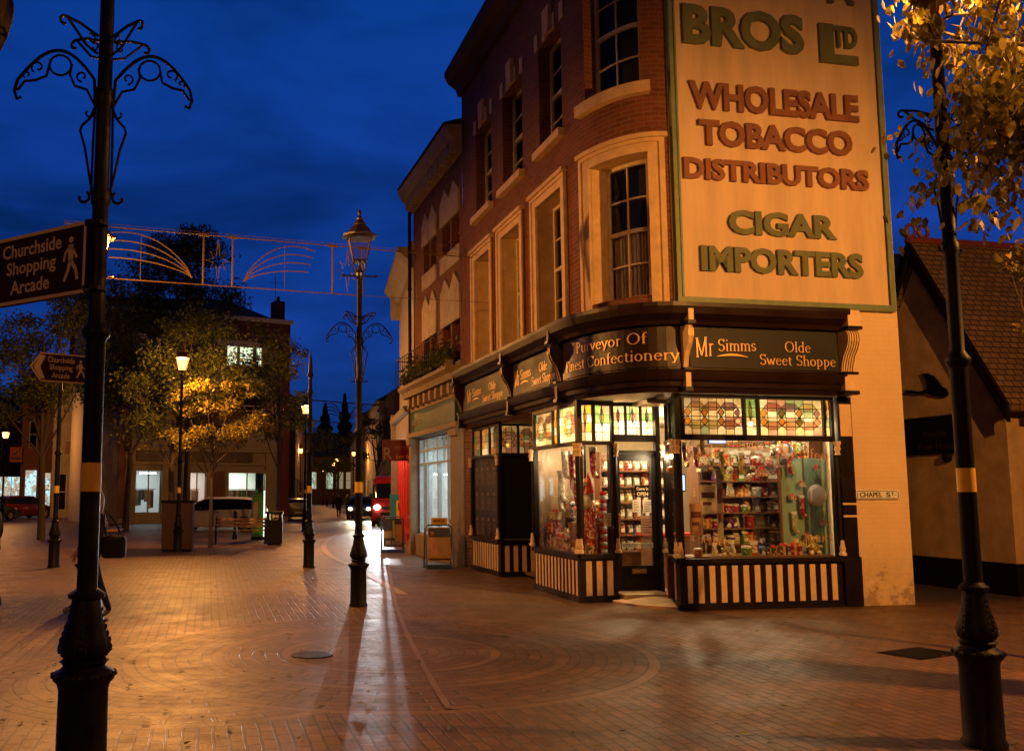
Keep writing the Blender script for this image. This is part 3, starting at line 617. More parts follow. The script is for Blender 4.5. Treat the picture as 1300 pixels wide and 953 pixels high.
# street name plate
ns = thing('street_name_plate', 'small white iron plate reading CHAPEL ST on the painted brick wall', 'street sign', W(4.11, 0, 1.63), RA)
m = M(); m.box(-.36, .36, -.03, -.004, -.07, .07); m.box(-.375, -.36, -.03, -.004, -.045, .045); m.box(.36, .375, -.03, -.004, -.045, .045); m.build('plate', 'white', ns, bevel=.008)
m = M()
for a, b, c, d in ((-.335, .335, .052, .06), (-.335, .335, -.06, -.052), (-.35, -.342, -.045, .045), (.342, .35, -.045, .045)): m.box(a, b, -.0335, -.0305, c, d)
m.build('border', 'black', ns)
m = M(); m.add(btext('CHAPEL', .38, .075, .004, .012), lambda x, y, q: (-.31+x, -.031-q, -.037+y)); m.add(btext('S', .07, .075, .004, .012), lambda x, y, q: (.14+x, -.031-q, -.037+y)); m.add(btext('T.', .07, .05, .004, .012), lambda x, y, q: (.225+x, -.031-q, -.012+y)); m.build('lettering', 'black', ns)
# ================================================================ GROUND
def paving(name, circles=(), c1=(.205, .105, .038), c2=(.110, .058, .023), mort=(.034, .020, .011), bw=.21, bh=.105, rough=(.38, .66)):
    m, nt, out = newmat(name)
    tc = N(nt, 'ShaderNodeTexCoord').outputs['Object']
    sp = N(nt, 'ShaderNodeSeparateXYZ', {0: tc})
    X_, Y_ = sp.outputs[0], sp.outputs[1]
    def bricks(vec, w_, h_, off=.5):
        return N(nt, 'ShaderNodeTexBrick', {'Vector': vec, 'Color1': c4(c1), 'Color2': c4(c2), 'Mortar': c4(mort), 'Scale': 1.0, 'Mortar Size': .011, 'Mortar Smooth': .25, 'Bias': .1, 'Brick Width': w_, 'Row Height': h_}, offset=off)
    wob = N(nt, 'ShaderNodeTexNoise', {'Vector': tc, 'Scale': 3.0, 'Detail': 3.0})
    wv = N(nt, 'ShaderNodeVectorMath', {0: wob.outputs[1], 1: (-.5, -.5, -.5)}, operation='ADD'); ws = N(nt, 'ShaderNodeVectorMath', {0: wv.outputs[0]}, operation='SCALE'); ws.inputs['Scale'].default_value = .028
    v0 = N(nt, 'ShaderNodeVectorMath', {0: tc, 1: ws.outputs[0]}, operation='ADD').outputs[0]
    sw = N(nt, 'ShaderNodeSeparateXYZ', {0: v0}); vr = N(nt, 'ShaderNodeCombineXYZ', {0: sw.outputs[1], 1: sw.outputs[0]})
    b = bricks(vr.outputs[0], bw, bh); col, fac = b.outputs[0], b.outputs[1]
    # plain courses every few metres
    bandv = mth(nt, 'PINGPONG', mth(nt, 'ADD', Y_, 40.0), 2.2)
    band = mth(nt, 'LESS_THAN', bandv, .13)
    col = mixc(nt, band, col, mixc(nt, .35, col, (.24, .135, .06)))
    for cx, cy, rr in circles:
        dx, dy = mth(nt, 'SUBTRACT', X_, cx), mth(nt, 'SUBTRACT', Y_, cy)
        d = mth(nt, 'SQRT', mth(nt, 'ADD', mth(nt, 'MULTIPLY', dx, dx), mth(nt, 'MULTIPLY', dy, dy)))
        ang = mth(nt, 'ARCTAN2', dy, dx)
        R1 = rr[-1]
        v = N(nt, 'ShaderNodeCombineXYZ', {0: mth(nt, 'MULTIPLY', ang, rr[0]), 1: d})
        bb = bricks(v.outputs[0], .19, .13)
        mask = mth(nt, 'LESS_THAN', d, R1)
        cc = bb.outputs[0]; ff = bb.outputs[1]
        for r in rr:
            bd_ = mth(nt, 'LESS_THAN', mth(nt, 'ABSOLUTE', mth(nt, 'SUBTRACT', d, r-.05)), .055)
            ln = mth(nt, 'LESS_THAN', mth(nt, 'ABSOLUTE', mth(nt, 'SUBTRACT', d, r)), .010)
            cc = mixc(nt, bd_, cc, (.21, .118, .05)); cc = mixc(nt, ln, cc, mort); ff = mth(nt, 'MAXIMUM', mth(nt, 'MULTIPLY', ff, mth(nt, 'SUBTRACT', 1.0, bd_)), ln)
        col = mixc(nt, mask, col, cc)
        fac = mth(nt, 'ADD', mth(nt, 'MULTIPLY', fac, mth(nt, 'SUBTRACT', 1.0, mask)), mth(nt, 'MULTIPLY', ff, mask))
    n1 = N(nt, 'ShaderNodeTexNoise', {'Vector': tc, 'Scale': .35, 'Detail': 9.0, 'Roughness': .65}); n2 = N(nt, 'ShaderNodeTexNoise', {'Vector': tc, 'Scale': 40.0, 'Detail': 4.0}); n3 = N(nt, 'ShaderNodeTexNoise', {'Vector': tc, 'Scale': 2.2, 'Detail': 8.0, 'Roughness': .7})
    col = mixc(nt, ramp(nt, n1.outputs[0], .40, .68, 0, .5), col, (.085, .05, .035))
    col = mixc(nt, ramp(nt, n3.outputs[0], .52, .72, 0, .45), col, (.07, .045, .035))
    spot = N(nt, 'ShaderNodeTexVoronoi', {'Vector': tc, 'Scale': 2.6}); sm = mth(nt, 'LESS_THAN', spot.outputs[0], .05)
    col = mixc(nt, mth(nt, 'MULTIPLY', sm, .6), col, (.03, .022, .02))
    big = N(nt, 'ShaderNodeTexVoronoi', {'Vector': tc, 'Scale': .32}); sp2 = N(nt, 'ShaderNodeSeparateColor', {0: big.outputs[1]})
    col = mixc(nt, ramp(nt, sp2.outputs[0], .2, .9, 0, .28), col, (.09, .055, .03))
    crk = N(nt, 'ShaderNodeTexNoise', {'Vector': tc, 'Scale': .9, 'Detail': 12.0, 'Roughness': .75, 'Distortion': 1.5}); ck = mth(nt, 'LESS_THAN', mth(nt, 'ABSOLUTE', mth(nt, 'SUBTRACT', crk.outputs[0], .5)), .006)
    col = mixc(nt, mth(nt, 'MULTIPLY', ck, .5), col, (.03, .02, .012))
    bs = N(nt, 'ShaderNodeBsdfPrincipled', {'Base Color': col, 'Specular IOR Level': .5})
    nt.links.new(ramp(nt, mth(nt, 'ADD', n3.outputs[0], mth(nt, 'MULTIPLY', n2.outputs[0], .4)), .45, .95, rough[0], rough[1]), bs.inputs['Roughness'])
    h = mth(nt, 'ADD', mth(nt, 'MULTIPLY', fac, -1.0), mth(nt, 'ADD', mth(nt, 'MULTIPLY', n2.outputs[0], .5), mth(nt, 'MULTIPLY', n3.outputs[0], .8)))
    bp = N(nt, 'ShaderNodeBump', {'Strength': .55, 'Distance': .008, 'Height': h}); nt.links.new(bp.outputs[0], bs.inputs['Normal'])
    nt.links.new(bs.outputs[0], out.inputs[0]); return m
def toL(p): q = Vector((p[0], p[1]))-PC; return (q.x*CA+q.y*SA, -q.x*SA+q.y*CA)
cA = toL((.05, 9.75)); cB = toL((-1.75, 8.55))
MT['pave'] = paving('brick_paving', [(cB[0], cB[1], (.9, 1.45, 1.95)), (cA[0], cA[1], (1.15, 1.85, 2.72))])
m = M(); m.poly([(-260, -60, 0), (260, -60, 0), (260, 520, 0), (-260, 520, 0)])
g = m.build('ground', 'pave'); g.location = W(0, 0); g.rotation_euler = (0, 0, R(RA)); g['kind'] = 'structure'
MT['asphalt'] = plain('asphalt', (.06, .05, .045), .5, var=.3, nscale=3, bump=.4, bscale=60)
MT['kerbstone'] = plain('pale_channel', (.36, .27, .19), .55, var=.25, nscale=9, bump=.2)
MT['gutterstone'] = plain('worn_channel', (.20, .13, .09), .45, var=.35, nscale=6, bump=.3)
def strip(name, pts, w_, z, mat, label=None):
    m = M(); P = [Vector((p[0], p[1])) for p in pts]
    L_, R_ = [], []
    for i, p in enumerate(P):
        t = (P[min(i+1, len(P)-1)]-P[max(i-1, 0)]).normalized(); n = Vector((-t.y, t.x)); L_.append(p+n*w_/2); R_.append(p-n*w_/2)
    for i in range(len(P)-1): m.poly([(*R_[i], z), (*R_[i+1], z), (*L_[i+1], z), (*L_[i], z)])
    o = m.build(name, mat); o['kind'] = 'structure'; return o
def smooth(pts, n=5):
    out_ = []
    P = [Vector((p[0], p[1])) for p in pts]; P = [P[0]]+P+[P[-1]]
    for i in range(1, len(P)-2):
        a, b, c, d = P[i-1:i+3]
        for k in range(n):
            t = k/n; out_.append(.5*((2*b)+(c-a)*t+(2*a-5*b+4*c-d)*t*t+(3*b-3*c+d-a)*t**3))
    out_.append(P[-2]); return out_
strip('kerb_channel', smooth([gnd(*p) for p in ((500, 659), (470, 664), (447, 672), (425, 680), (412, 690), (413, 699), (428, 710), (455, 722), (483, 738), (512, 754))]), .16, .004, 'kerbstone')
strip('gutter_line', smooth([gnd(*p) for p in ((487, 672), (488, 692), (493, 715), (501, 760), (515, 800), (540, 850), (570, 900))]), .055, .008, 'gutterstone')
# Chapel Street carriageway and its low kerb
m = M(); m.poly([(*W(4.66, .3).xy, .004), (*W(6.9, .3).xy, .004), (*W(6.9, 40).xy, .004), (*W(4.66, 40).xy, .004)]); o = m.build('side_road', 'asphalt'); o['kind'] = 'structure'
# cast iron drain cover
q = [gnd(*p) for p in ((1120, 828), (1165, 835), (1212, 829), (1172, 823))]
dc = thing('drain_cover', 'dark chequered iron cover let into the paving near the right lamp post', 'manhole cover', (gnd(1167, 829).x, gnd(1167, 829).y, 0), 28)
m = M(); m.box(-.36, .36, -.24, .24, .001, .006)
dcf = m.build('frame', 'black', dc); m = M()
for i in range(14):
    for j in range(9): m.box(-.33+i*.048, -.33+i*.048+.032, -.21+j*.048, -.21+j*.048+.032, .006, .012)
m.build('chequer_plate', 'iron', dc)
dc2 = thing('drain_cover', 'small round iron cover in the paving left of the middle lamp post', 'manhole cover', (*gnd(396, 831).xy, 0), 0)
m = M(); m.lathe([(.22, .001), (.22, .006), (.2, .009)], 24); m.build('plate', 'iron', dc2)
# ================================================================ LAMP POSTS
random.seed(5)
def scroll(c, r, a0, a1, r1=None, n=14, pl=None):
    r1 = r if r1 is None else r1
    return [(c[0]+(r+(r1-r)*k/n)*math.cos(R(a0+(a1-a0)*k/n)), c[1]+(r+(r1-r)*k/n)*math.sin(R(a0+(a1-a0)*k/n))) for k in range(n+1)]
def bracket(m, ang, big=True, k=1.0, z0=3.95):
    # flat iron scrollwork standing out from the post in direction ang
    ca, sa = math.cos(R(ang)), math.sin(R(ang))
    def T(pts, r=.008): m.tube([(p[0]*k*ca, p[0]*k*sa, z0+p[1]*k) for p in pts], r, 6)
    # big arch
    n = 18
    arch = [(.06+.44*(i/n), .0+.27*math.sin(math.pi*(.08+.92*i/n))**.8*(1 if i < n*.6 else 1)) for i in range(n+1)]
    arch = [(.05, -.05)]+[(.06+.43*i/n, .02+.26*math.sin(math.pi*(.12+.80*i/n))) for i in range(n+1)]+[(.505, .02), (.49, -.03), (.465, -.015)]
    T(arch, .010)
    under = [(.05, -.05), (.10, .05), (.17, .07), (.20, .14), (.19, .2)]; T(under)
    T(scroll((.255, .19), .062, 0, 360), .007); T([(.31, .22), (.33, .12), (.39, .09), (.45, .08), (.49, .02)])
    T(scroll((.13, .13), .035, -90, 250, .012), .006); T(scroll((.38, .17), .04, -60, 280, .014), .006); T(scroll((.44, .12), .022, -60, 250, .008), .006)
    # lower stem and feet
    T([(.05, -.05), (.075, -.12), (.12, -.17), (.13, -.20), (.10, -.3), (.06, -.52), (.05, -.55)]); T([(.05, -.05), (.055, -.3), (.055, -.58)])
    T(scroll((.10, -.60), .04, 120, 380, .018), .009); T(scroll((.085, -.09), .03, 180, 420, .01), .006)
def crown(m, z0, k=1.0):
    for a in (35, 145, 215, 325):
        ca, sa = math.cos(R(a)), math.sin(R(a))
        def T(pts, r=.008): m.tube([(p[0]*k*ca, p[0]*k*sa, z0+p[1]*k) for p in pts], r, 6)
        T([(.05, .05), (.16, .09), (.24, .10)]+scroll((.255, .07), .03, 90, -120, .016), .009); T([(.24, .10), (.12, -.03), (.05, -.06)]); T(scroll((.09, .02), .03, 60, 380, .012), .006)
def lamp_post(label, loc, rz, lantern=True, lit=False, spear=False, dz=0.0, group='iron lamp posts in the square', ladder=True, brk=True, wide=1.0, fine=True, ring=True):
    t = thing('street_lamp', label, 'street lamp', (loc[0], loc[1], 0), rz, group)
    n = 20 if fine else 10
    m = M()
    m.lathe([(.135*wide, 0), (.135*wide, .03), (.122*wide, .05), (.118*wide, .52+dz), (.125*wide, .55+dz), (.145*wide, .575+dz), (.148*wide, .60+dz), (.14*wide, .615+dz), (.112*wide, .63+dz), (.10*wide, .645+dz), (.105*wide, .66+dz), (.118*wide, .67+dz), (.10*wide, .685+dz)], n)
    if fine:
        for k in range(16):
            a = 2*math.pi*k/16; m.ball((.146*math.cos(a)*wide, .146*math.sin(a)*wide, .60+dz), .014, 0, 6)
    m.build('plinth', 'iron', t, smooth=True)
    m = M(); m.lathe([(.098*wide, .685+dz), (.112*wide, .70+dz), (.121*wide, .735+dz), (.120*wide, .765+dz), (.105*wide, .82+dz), (.088*wide, .88+dz), (.076*wide, .95+dz), (.07*wide, 1.0+dz), (.088*wide, 1.01+dz), (.09*wide, 1.03+dz), (.07*wide, 1.045+dz), (.058, 1.06+dz)], n)
    if fine:
        for a in (0, 90, 180, 270):
            for k in range(7):
                z = .73+.036*k+dz; rr = [.118, .113, .103, .094, .086, .08, .076][k]*wide; s = .022-.0018*k
                for da in (-10, 0, 10) if k < 4 else (-5, 5): m.ball((rr*math.cos(R(a+da)), rr*math.sin(R(a+da)), z+(.012 if da == 0 else 0)), s*(.9 if da else 1.1)*.6, 0, 6, 1.6)
    m.build('vase', 'iron', t, smooth=True)
    m = M(); top = 5.0 if lantern else 4.35
    m.lathe([(.056, 1.05+dz), (.054, 2.50), (.060, 2.52), (.078, 2.545), (.08, 2.57), (.06, 2.60), (.047, 2.63), (.045, 3.3), (.055, 3.32), (.055, 3.38), (.044, 3.4), (.042, 3.9), (.055, 3.92), (.055, 4.0), (.042, 4.02), (.040, top)], n)
    m.build('shaft', 'iron', t, smooth=True)
    m = M(); m.lathe([(.0575, 1.66), (.0575, 1.82)], n); m.build('reflective_band', 'yellow_band', t, smooth=True)
    if brk:
        m = M(); bracket(m, 0); bracket(m, 180); crown(m, 4.27); m.build('scroll_bracket', 'iron', t)
    if spear:
        m = M(); m.lathe([(.045, 4.3), (.07, 4.33), (.07, 4.36), (.05, 4.40), (.052, 4.45), (.035, 4.7), (.03, 4.74), (.012, 4.84), (.001, 4.92)], n); m.build('spear_finial', 'iron', t, smooth=True)
    if lantern:
        m = M()
        if ladder: m.tube([(-.26, 0, 4.96), (.26, 0, 4.96)], .014, 8); m.ball((-.26, 0, 4.96), .022); m.ball((.26, 0, 4.96), .022)
        m.lathe([(.045, 4.9), (.06, 4.95), (.065, 5.0), (.045, 5.04), (.03, 5.08), (.02, 5.12), (.02, 5.18)], 12)
        for a in (45, 135, 225, 315):
            ca, sa = math.cos(R(a)), math.sin(R(a)); m.tube([(.03*ca, .03*sa, 5.02), (.11*ca, .11*sa, 5.04), (.135*ca, .135*sa, 5.10), (.11*ca, .11*sa, 5.19)], .009, 6)
        m.build('ladder_bar', 'iron_brown', t, smooth=False)
        m = M(); r0, r1, z0, z1 = .145, .245, 5.19, 5.57
        for k in range(4):
            a = R(45+90*k); m.tube([(r0*math.cos(a), r0*math.sin(a), z0), (r1*math.cos(a), r1*math.sin(a), z1)], .011, 6)
        m.lathe([(r0+.012, z0-.015), (r0+.012, z0+.012), (.05, z0+.012)], 4, 0, a0=R(45))
        m.lathe([(r1+.03, z1-.01), (r1+.035, z1+.02), (r1-.05, z1+.07), (.13, z1+.16), (.10, z1+.18), (.10, z1+.20), (.07, z1+.25), (.05, z1+.27), (.055, z1+.29), (.03, z1+.32), (.02, z1+.35), (.035, z1+.38), (.02, z1+.41), (.003, z1+.47)], 4 if not fine else 8, 0, a0=R(45) if not fine else R(22.5))
        m.lathe([(r1+.02, z1-.02), (r1+.02, z1+.0)], 4, 0, a0=R(45))
        m.build('lantern_frame', 'iron_brown', t)
        m = M()
        for k in range(4):
            a, b = R(45+90*k), R(135+90*k); A, B = (math.cos(a), math.sin(a)), (math.cos(b), math.sin(b)); e0, e1 = r0-.006, r1-.006
            m.poly([(A[0]*e0, A[1]*e0, z0+.01), (B[0]*e0, B[1]*e0, z0+.01), (B[0]*e1, B[1]*e1, z1-.015), (A[0]*e1, A[1]*e1, z1-.015)])
        m.build('lantern_glass', 'sodlit' if lit else 'milk', t)
        if not lit:
            m = M(); m.lathe([(.20, z1-.03), (.16, z1-.018), (.05, z1-.015)], 8); m.build('reflector', 'iron_brown', t)
    return t
MT['milk'] = glass('lantern_pane', tint=(.80, .74, .78), extra=.05, rough=.3)
m_, nt_, out_ = newmat('lit_lantern_pane')
e_ = N(nt_, 'ShaderNodeEmission', {'Color': (1.0, .46, .10, 1), 'Strength': 11.0}); t_ = N(nt_, 'ShaderNodeBsdfTransparent'); mx_ = N(nt_, 'ShaderNodeMixShader', {0: .25, 1: t_.outputs[0], 2: e_.outputs[0]}); nt_.links.new(mx_.outputs[0], out_.inputs[0]); MT['sodlit'] = m_
SOD = (1.0, .40, .080)
def lit(p, power, rad=.05): point('sodium_lamp', (p[0], p[1], 5.485), power, SOD, rad)
Lp = at(110, 760, 5.1); Rp = at(1237, 760, 6.18)
lamp_post('tall black iron lamp post in the left foreground carrying the large arcade sign', (Lp.x, Lp.y), 8, dz=.07, wide=1.12, lantern=True, lit=False)
lamp_post('tall black iron lamp post in the right foreground under the leaves', (Rp.x, Rp.y), 205, lit=True); lit((Rp.x, Rp.y), 1250)
ex_ = (8.6, 5.6); lamp_post('added lit lamp post, unseen outside the frame on the right', ex_, 30, lit=True, brk=False, fine=False); lit(ex_, 3900)  # unseen lamp post, added to light the end wall and its board
ex2 = (-3.5, -5.0); lamp_post('added lit lamp post, unseen behind the camera on the left', ex2, 30, lit=True, brk=False, fine=False); lit(ex2, 900)  # unseen lamp post, added behind the camera as fill for the street fronts
cp = gnd(455, 769); lamp_post('iron lamp post with unlit lantern standing in the middle of the square', cp, 8)
p2 = gnd(392, 720); lamp_post('iron post without a lantern ending in a spear finial, left of the middle lamp', p2, 20, lantern=False, spear=True, brk=False)
sp_ = gnd(68, 720); lamp_post('iron post with spear finial behind the small arcade sign', sp_, 20, lantern=False, spear=True, brk=False)
l1 = at(107, 770, 13.6); lamp_post('lit lamp glowing just behind the left foreground post', l1, 30, lit=True, brk=False); lit(l1, 2300)
l2 = at(227, 640, 26.1); lamp_post('brightly lit lamp in front of the trees and the dark red cabinet', l2, 12, lit=True, brk=False, fine=False); lit(l2, 2700)
l3 = at(387, 640, 40.5); lamp_post('lit lamp right of the pale building, beyond the spear-topped post', l3, 12, lit=True, brk=False, fine=False); lit(l3, 1100)
far = [(381, 572, 74, 900, 'small lit lamp far down the left pavement'), (449, 576, 80, 900, 'lit lamp beside the shaft of the middle post'), (428, 584, 94, 0, 'upper of the far pair of lit lamps'), (423, 589, 104, 700, 'lower of the far pair of lit lamps'), (415, 593, 118, 0, 'dim lit lamp next to last down the street'), (410, 596.5, 130, 600, 'last and smallest lit lamp down the street'), (3, 552, 54, 1200, 'lit lamp at the left edge of the picture')]
for px, py, D, pw, lb in far:
    p = at(px, 640, D); o = lamp_post(lb, p, 10, lit=True, brk=False, fine=False, ladder=False); zz = at(px, py, D).z; o.scale = (1, 1, zz/5.40)
    if pw: point('sodium_lamp', (p.x, p.y, zz), pw, SOD, .1)
# ================================================================ FINGER SIGNS
def finger(name, label, A, B, z0, z1, post, arrow=True, tilt=0):
    # board from the post end A towards B (world xy); text reads left to right seen from the camera
    A = Vector((A[0], A[1])); B = Vector((B[0], B[1])); D = A-B; L = D.length; D.normalize()
    t = thing(name, label, 'direction sign', (B.x, B.y, z0), math.degrees(math.atan2(D.y, D.x))); H = z1-z0; hd = H*.36
    out = [(0, H/2), (hd, 0), (L, 0), (L, H), (hd, H)]
    m = M(); k = .012
    for y in (-.018, .018): m.poly([(x, y, z) for x, z in (out if y < 0 else out[::-1])])
    for (a, b), (c, d) in zip(out, out[1:]+out[:1]): m.poly([(a, -.018, b), (a, .018, b), (c, .018, d), (c, -.018, d)])
    bo = m.build('board', 'signblack', t)
    def rim(o1, o2):
        m = M()
        for i in range(len(o1)):
            j = (i+1) % len(o1); m.poly([(o1[i][0], -.0205, o1[i][1]), (o1[j][0], -.0205, o1[j][1]), (o2[j][0], -.0205, o2[j][1]), (o2[i][0], -.0205, o2[i][1])])
        m.build('border', 'signcream', t)
    e = H*.05; inn = [(e*1.6, H/2), (hd+e*.5, e), (L-e, e), (L-e, H-e), (hd+e*.5, H-e)]; rim(out, inn)
    m = M(); a = H*.13
    m.poly([(a, -.0205, H/2), (hd*.95, -.0205, H*.10), (hd*1.45, -.0205, H*.10), (hd*.62+a, -.0205, H/2)]); m.poly([(a, -.0205, H/2), (hd*.62+a, -.0205, H/2), (hd*1.45, -.0205, H*.90), (hd*.95, -.0205, H*.90)])
    m.build('chevron', 'signcream', t)
    m = M(); x0 = hd*1.65; tw = L-x0-H*.5
    for s, zz, xx, ww in (('Churchside', .68, 0, 1.0), ('Shopping', .42, .08, .84), ('Arcade', .14, .16, .66)):
        hh = H*(.20 if s != 'Shopping' else .25); zb = H*zz-(H*.05 if s == 'Shopping' else 0)
        m.add(btext(s, tw*ww, hh, .001, .015), lambda x, y, q: (x0+tw*xx+x, -.0205-q, zb+y))
    m.build('lettering', 'signcream', t)
    # walking figure
    m = M(); fx = L-H*.30; s = H*.62; z = H*.2
    def rib(p, q, w): P, Q = Vector(p), Vector(q); d = (Q-P).normalized(); n = Vector((-d.y, d.x))*w; m.poly([(fx+(P+n).x*s, -.0205, z+(P+n).y*s), (fx+(P-n).x*s, -.0205, z+(P-n).y*s), (fx+(Q-n).x*s, -.0205, z+(Q-n).y*s), (fx+(Q+n).x*s, -.0205, z+(Q+n).y*s)])
    rib((0, .82), (.0, .45), .085); rib((0, .48), (.17, .24), .05); rib((.17, .26), (.24, 0), .045); rib((0, .48), (-.08, .22), .05); rib((-.08, .24), (-.2, 0), .045); rib((.02, .78), (.2, .5), .035); rib((-.02, .78), (-.2, .62), .035); rib((-.19, .64), (-.22, .45), .03)
    m.poly([(fx+(.0+.075*math.cos(2*math.pi*k/10))*s, -.0205, z+(.93+.075*math.sin(2*math.pi*k/10))*s) for k in range(10)]); m.build('walking_figure', 'signcream', t)
    m = M(); m.tube([(L-.01, 0, H*.04), (L+.08, 0, H*.04)], .01, 6); m.tube([(L-.01, 0, H*.94), (L+.08, 0, H*.94)], .01, 6)
    for zz in (.04, .94): m.lathe([(.066, H*zz-.012), (.066, H*zz+.012)], 14, 0, (L+.06, 0, 0))
    m.build('clamp', 'iron', t)
    return t
MT['signblack'] = plain('sign_enamel', (.030, .011, .007), .7, var=.2, spec=.06); MT['signcream'] = plain('sign_cream', (.58, .42, .26), .6, var=.1, spec=.15)
a = at(117, 330, 5.1); q0 = at(117, 372, 5.1); q1 = at(117, 281, 5.1)
b = at(-25, 345, 5.62)
finger('finger_sign', 'large arcade direction sign on the left foreground lamp post', (Lp.x-.06, Lp.y+.0), (b.x, b.y), q0.z, q1.z, None)
q0 = at(110, 487, 13.5); q1 = at(110, 451, 13.5); b = at(37, 465, 13.1)
finger('finger_sign', 'small arcade direction sign seen past the left edge of the foreground post', (l1.x-.06, l1.y), (b.x, b.y), q0.z, q1.z, None)
# ================================================================ STREET DECORATION FRAMES
def decor(label, A, B, h, zA, zB, fr, k=1.0):
    A, B = Vector(A), Vector(B); D = B-A; L = D.length; t = thing('light_frame', label, 'street decoration', (A.x, A.y, zA), math.degrees(math.atan2(D.y, D.x)))
    g = lambda x, z: (x, 0, z+(zB-zA)*x/L); r = .012*k
    m = M(); m.tube([g(-.8, h), g(L+2.4, h)], r, 6); m.tube([g(-.8, 0), g(L, 0)], r, 6); m.tube([g(L, 0), g(L+4, .05)], r*.4, 5); m.tube([g(-.8, h+.05), g(L+2.4, h+.05)], r*.35, 5)
    m.build('cross_bar', 'deco', t)
    for x0, x1, kind in fr:
        m = M()
        if kind == 'R' or kind == 'L':
            n = 16
            for j in range(4):
                pts = []
                for i in range(n+1):
                    u = i/n; x = u*(.86+.0*j); hgt = (.93-.2*j)*h*math.sin(math.pi*min(1, .10+.80*(u))) if 0 else 0
                    z = h*(.12+(.80-.17*j)*math.sin(math.pi*(.52*u**.75+.0)*(1.22-.05*j))) if kind == 'L' else h*(.12+(.80-.17*j)*math.sin(math.pi*(.52*u**.75)*(1.22-.05*j)))
                    xx = x0+.12+x*(x1-x0-.2)*(1-.03*j) if kind == 'L' else x1-.12-x*(x1-x0-.2)*(1-.03*j); pts.append(g(xx, z))
                m.tube(pts, r, 6)
            m.tube([g((x0+x1)/2, 0), g((x0+x1)/2, h*.93)], r*.4, 5)
            m.build('shooting_arcs', 'deco', t)
        else:
            cx = (x0+x1)/2; cz = h*.5; P = []
            for i in range(16):
                a = math.pi*i/8+math.pi/2; rr = (.44*h if i % 8 == 0 else .27*h if i % 4 == 0 else .26*h) if i % 2 == 0 else .11*h; P.append(g(cx+rr*math.cos(a)*.85, cz+rr*math.sin(a)))
            m.tube(P+[P[0]], r*.8, 6); m.build('star', 'deco', t)
            for x in (x0, x1):
                mm = M(); mm.tube([g(x, 0), g(x, h)], r*1.7, 6); mm.tube([g(x-.1, h+.0), g(x+.1, h+.0)], r*2.6, 6); mm.build('upright', 'deco', t)
    return t
MT['deco'] = plain('decoration_tube', (.11, .06, .035), .6, var=.1)
decor('frame of shooting star arcs hung across the square beside the middle lamp', (-5.17, 16.5), (-.46, 18.0), .98, 5.62, 5.62, [(-.5, 1.66, 'R'), (1.74, 2.3, 'S'), (2.4, 4.25, 'L'), (4.3, 4.92, 'S')])
a, b = at(408, 535, 66), at(474, 540, 66)
decor('distant frame of light arcs hung across the far high street', (a.x, a.y), (b.x, b.y), 1.5, a.z, b.z, [(0.1, 1.7, 'R'), (1.8, 3.6, 'L')], 3.0)
# ================================================================ STREET FURNITURE
def bench(label, loc, rz):
    t = thing('park_bench', label, 'bench', (loc[0], loc[1], 0), rz, 'slatted benches in the square')
    L = 1.7
    m = M()
    for k in range(5): m.box(-L/2, L/2, -.22+k*.095, -.22+k*.095+.07, .43, .46)
    m.build('seat', 'wood', t)
    m = M()
    for k in range(3): z = .53+k*.11; y = .25+k*.03; m.hexa([(-L/2, y, z), (L/2, y, z), (L/2, y+.03, z), (-L/2, y+.03, z), (-L/2, y+.03, z+.08), (L/2, y+.03, z+.08), (L/2, y+.06, z+.08), (-L/2, y+.06, z+.08)])
    m.build('backrest', 'wood', t)
    for x in (-L/2+.05, L/2-.05):
        m = M(); T = lambda p, r=.02: m.tube([(x, a, b) for a, b in p], r, 6)
        T([(-.26, 0), (-.2, .12), (-.24, .28), (-.23, .42), (.2, .42), (.22, .28), (.16, .14), (.26, 0)], .024); T([(.22, .42), (.26, .6), (.34, .86)], .022); T([(-.23, .42), (-.27, .55), (-.22, .64), (.0, .62), (.24, .6)], .018)
        T([(-.18, .1), (-.05, .22), (0, .36), (.05, .22), (.18, .1)], .014); m.build('leg', 'iron', t)
    return t
b1 = bench('slatted bench seen from the front before the silver car', gnd(305, 690), 8)
bench('slatted bench half hidden behind the left foreground post', gnd(144, 690), 100)
c = gnd(220, 701)
t = thing('street_cabinet', 'tall dark red pair of cabinets behind the bright lamp', 'cabinet', (c.x, c.y+.5, 0), 4)
for x in (-.43, .03):
    m = M(); m.box(x, x+.40, -.2, .25, .06, 1.38); m.build('cabinet_body', 'dred' if 'dred' in MT else 'black', t, bevel=.01)
m = M(); m.box(-.46, .46, -.23, .28, 1.382, 1.45); m.box(-.41, .41, -.18, .23, 0, .058); m.build('cap', 'black', t)
MT['dred'] = plain('dark_red_paint', (.040, .008, .007), .6, var=.2)
for ch in t.children:
    if ch.name.startswith('cabinet_body'): ch.data.materials[0] = MT['dred']
# litter bin
c = gnd(348, 691)
t = thing('litter_bin', 'square dark litter bin at the foot of the pale building', 'litter bin', (c.x, c.y, 0), 5)
m = M(); m.box(-.27, .27, -.27, .27, .05, .80); m.box(-.25, -.15, -.25, .25, .80, 1.0); m.box(.15, .25, -.25, .25, .80, 1.0); m.box(-.29, .29, -.29, .29, 1.0, 1.06); m.box(-.22, .22, -.22, .22, 0, .05); m.build('body', 'iron', t)
m = M(); m.box(-.06, .03, -.276, -.271, .88, .96); m.box(.05, .14, -.276, -.271, .88, .96); m.build('notice', 'paper', t)
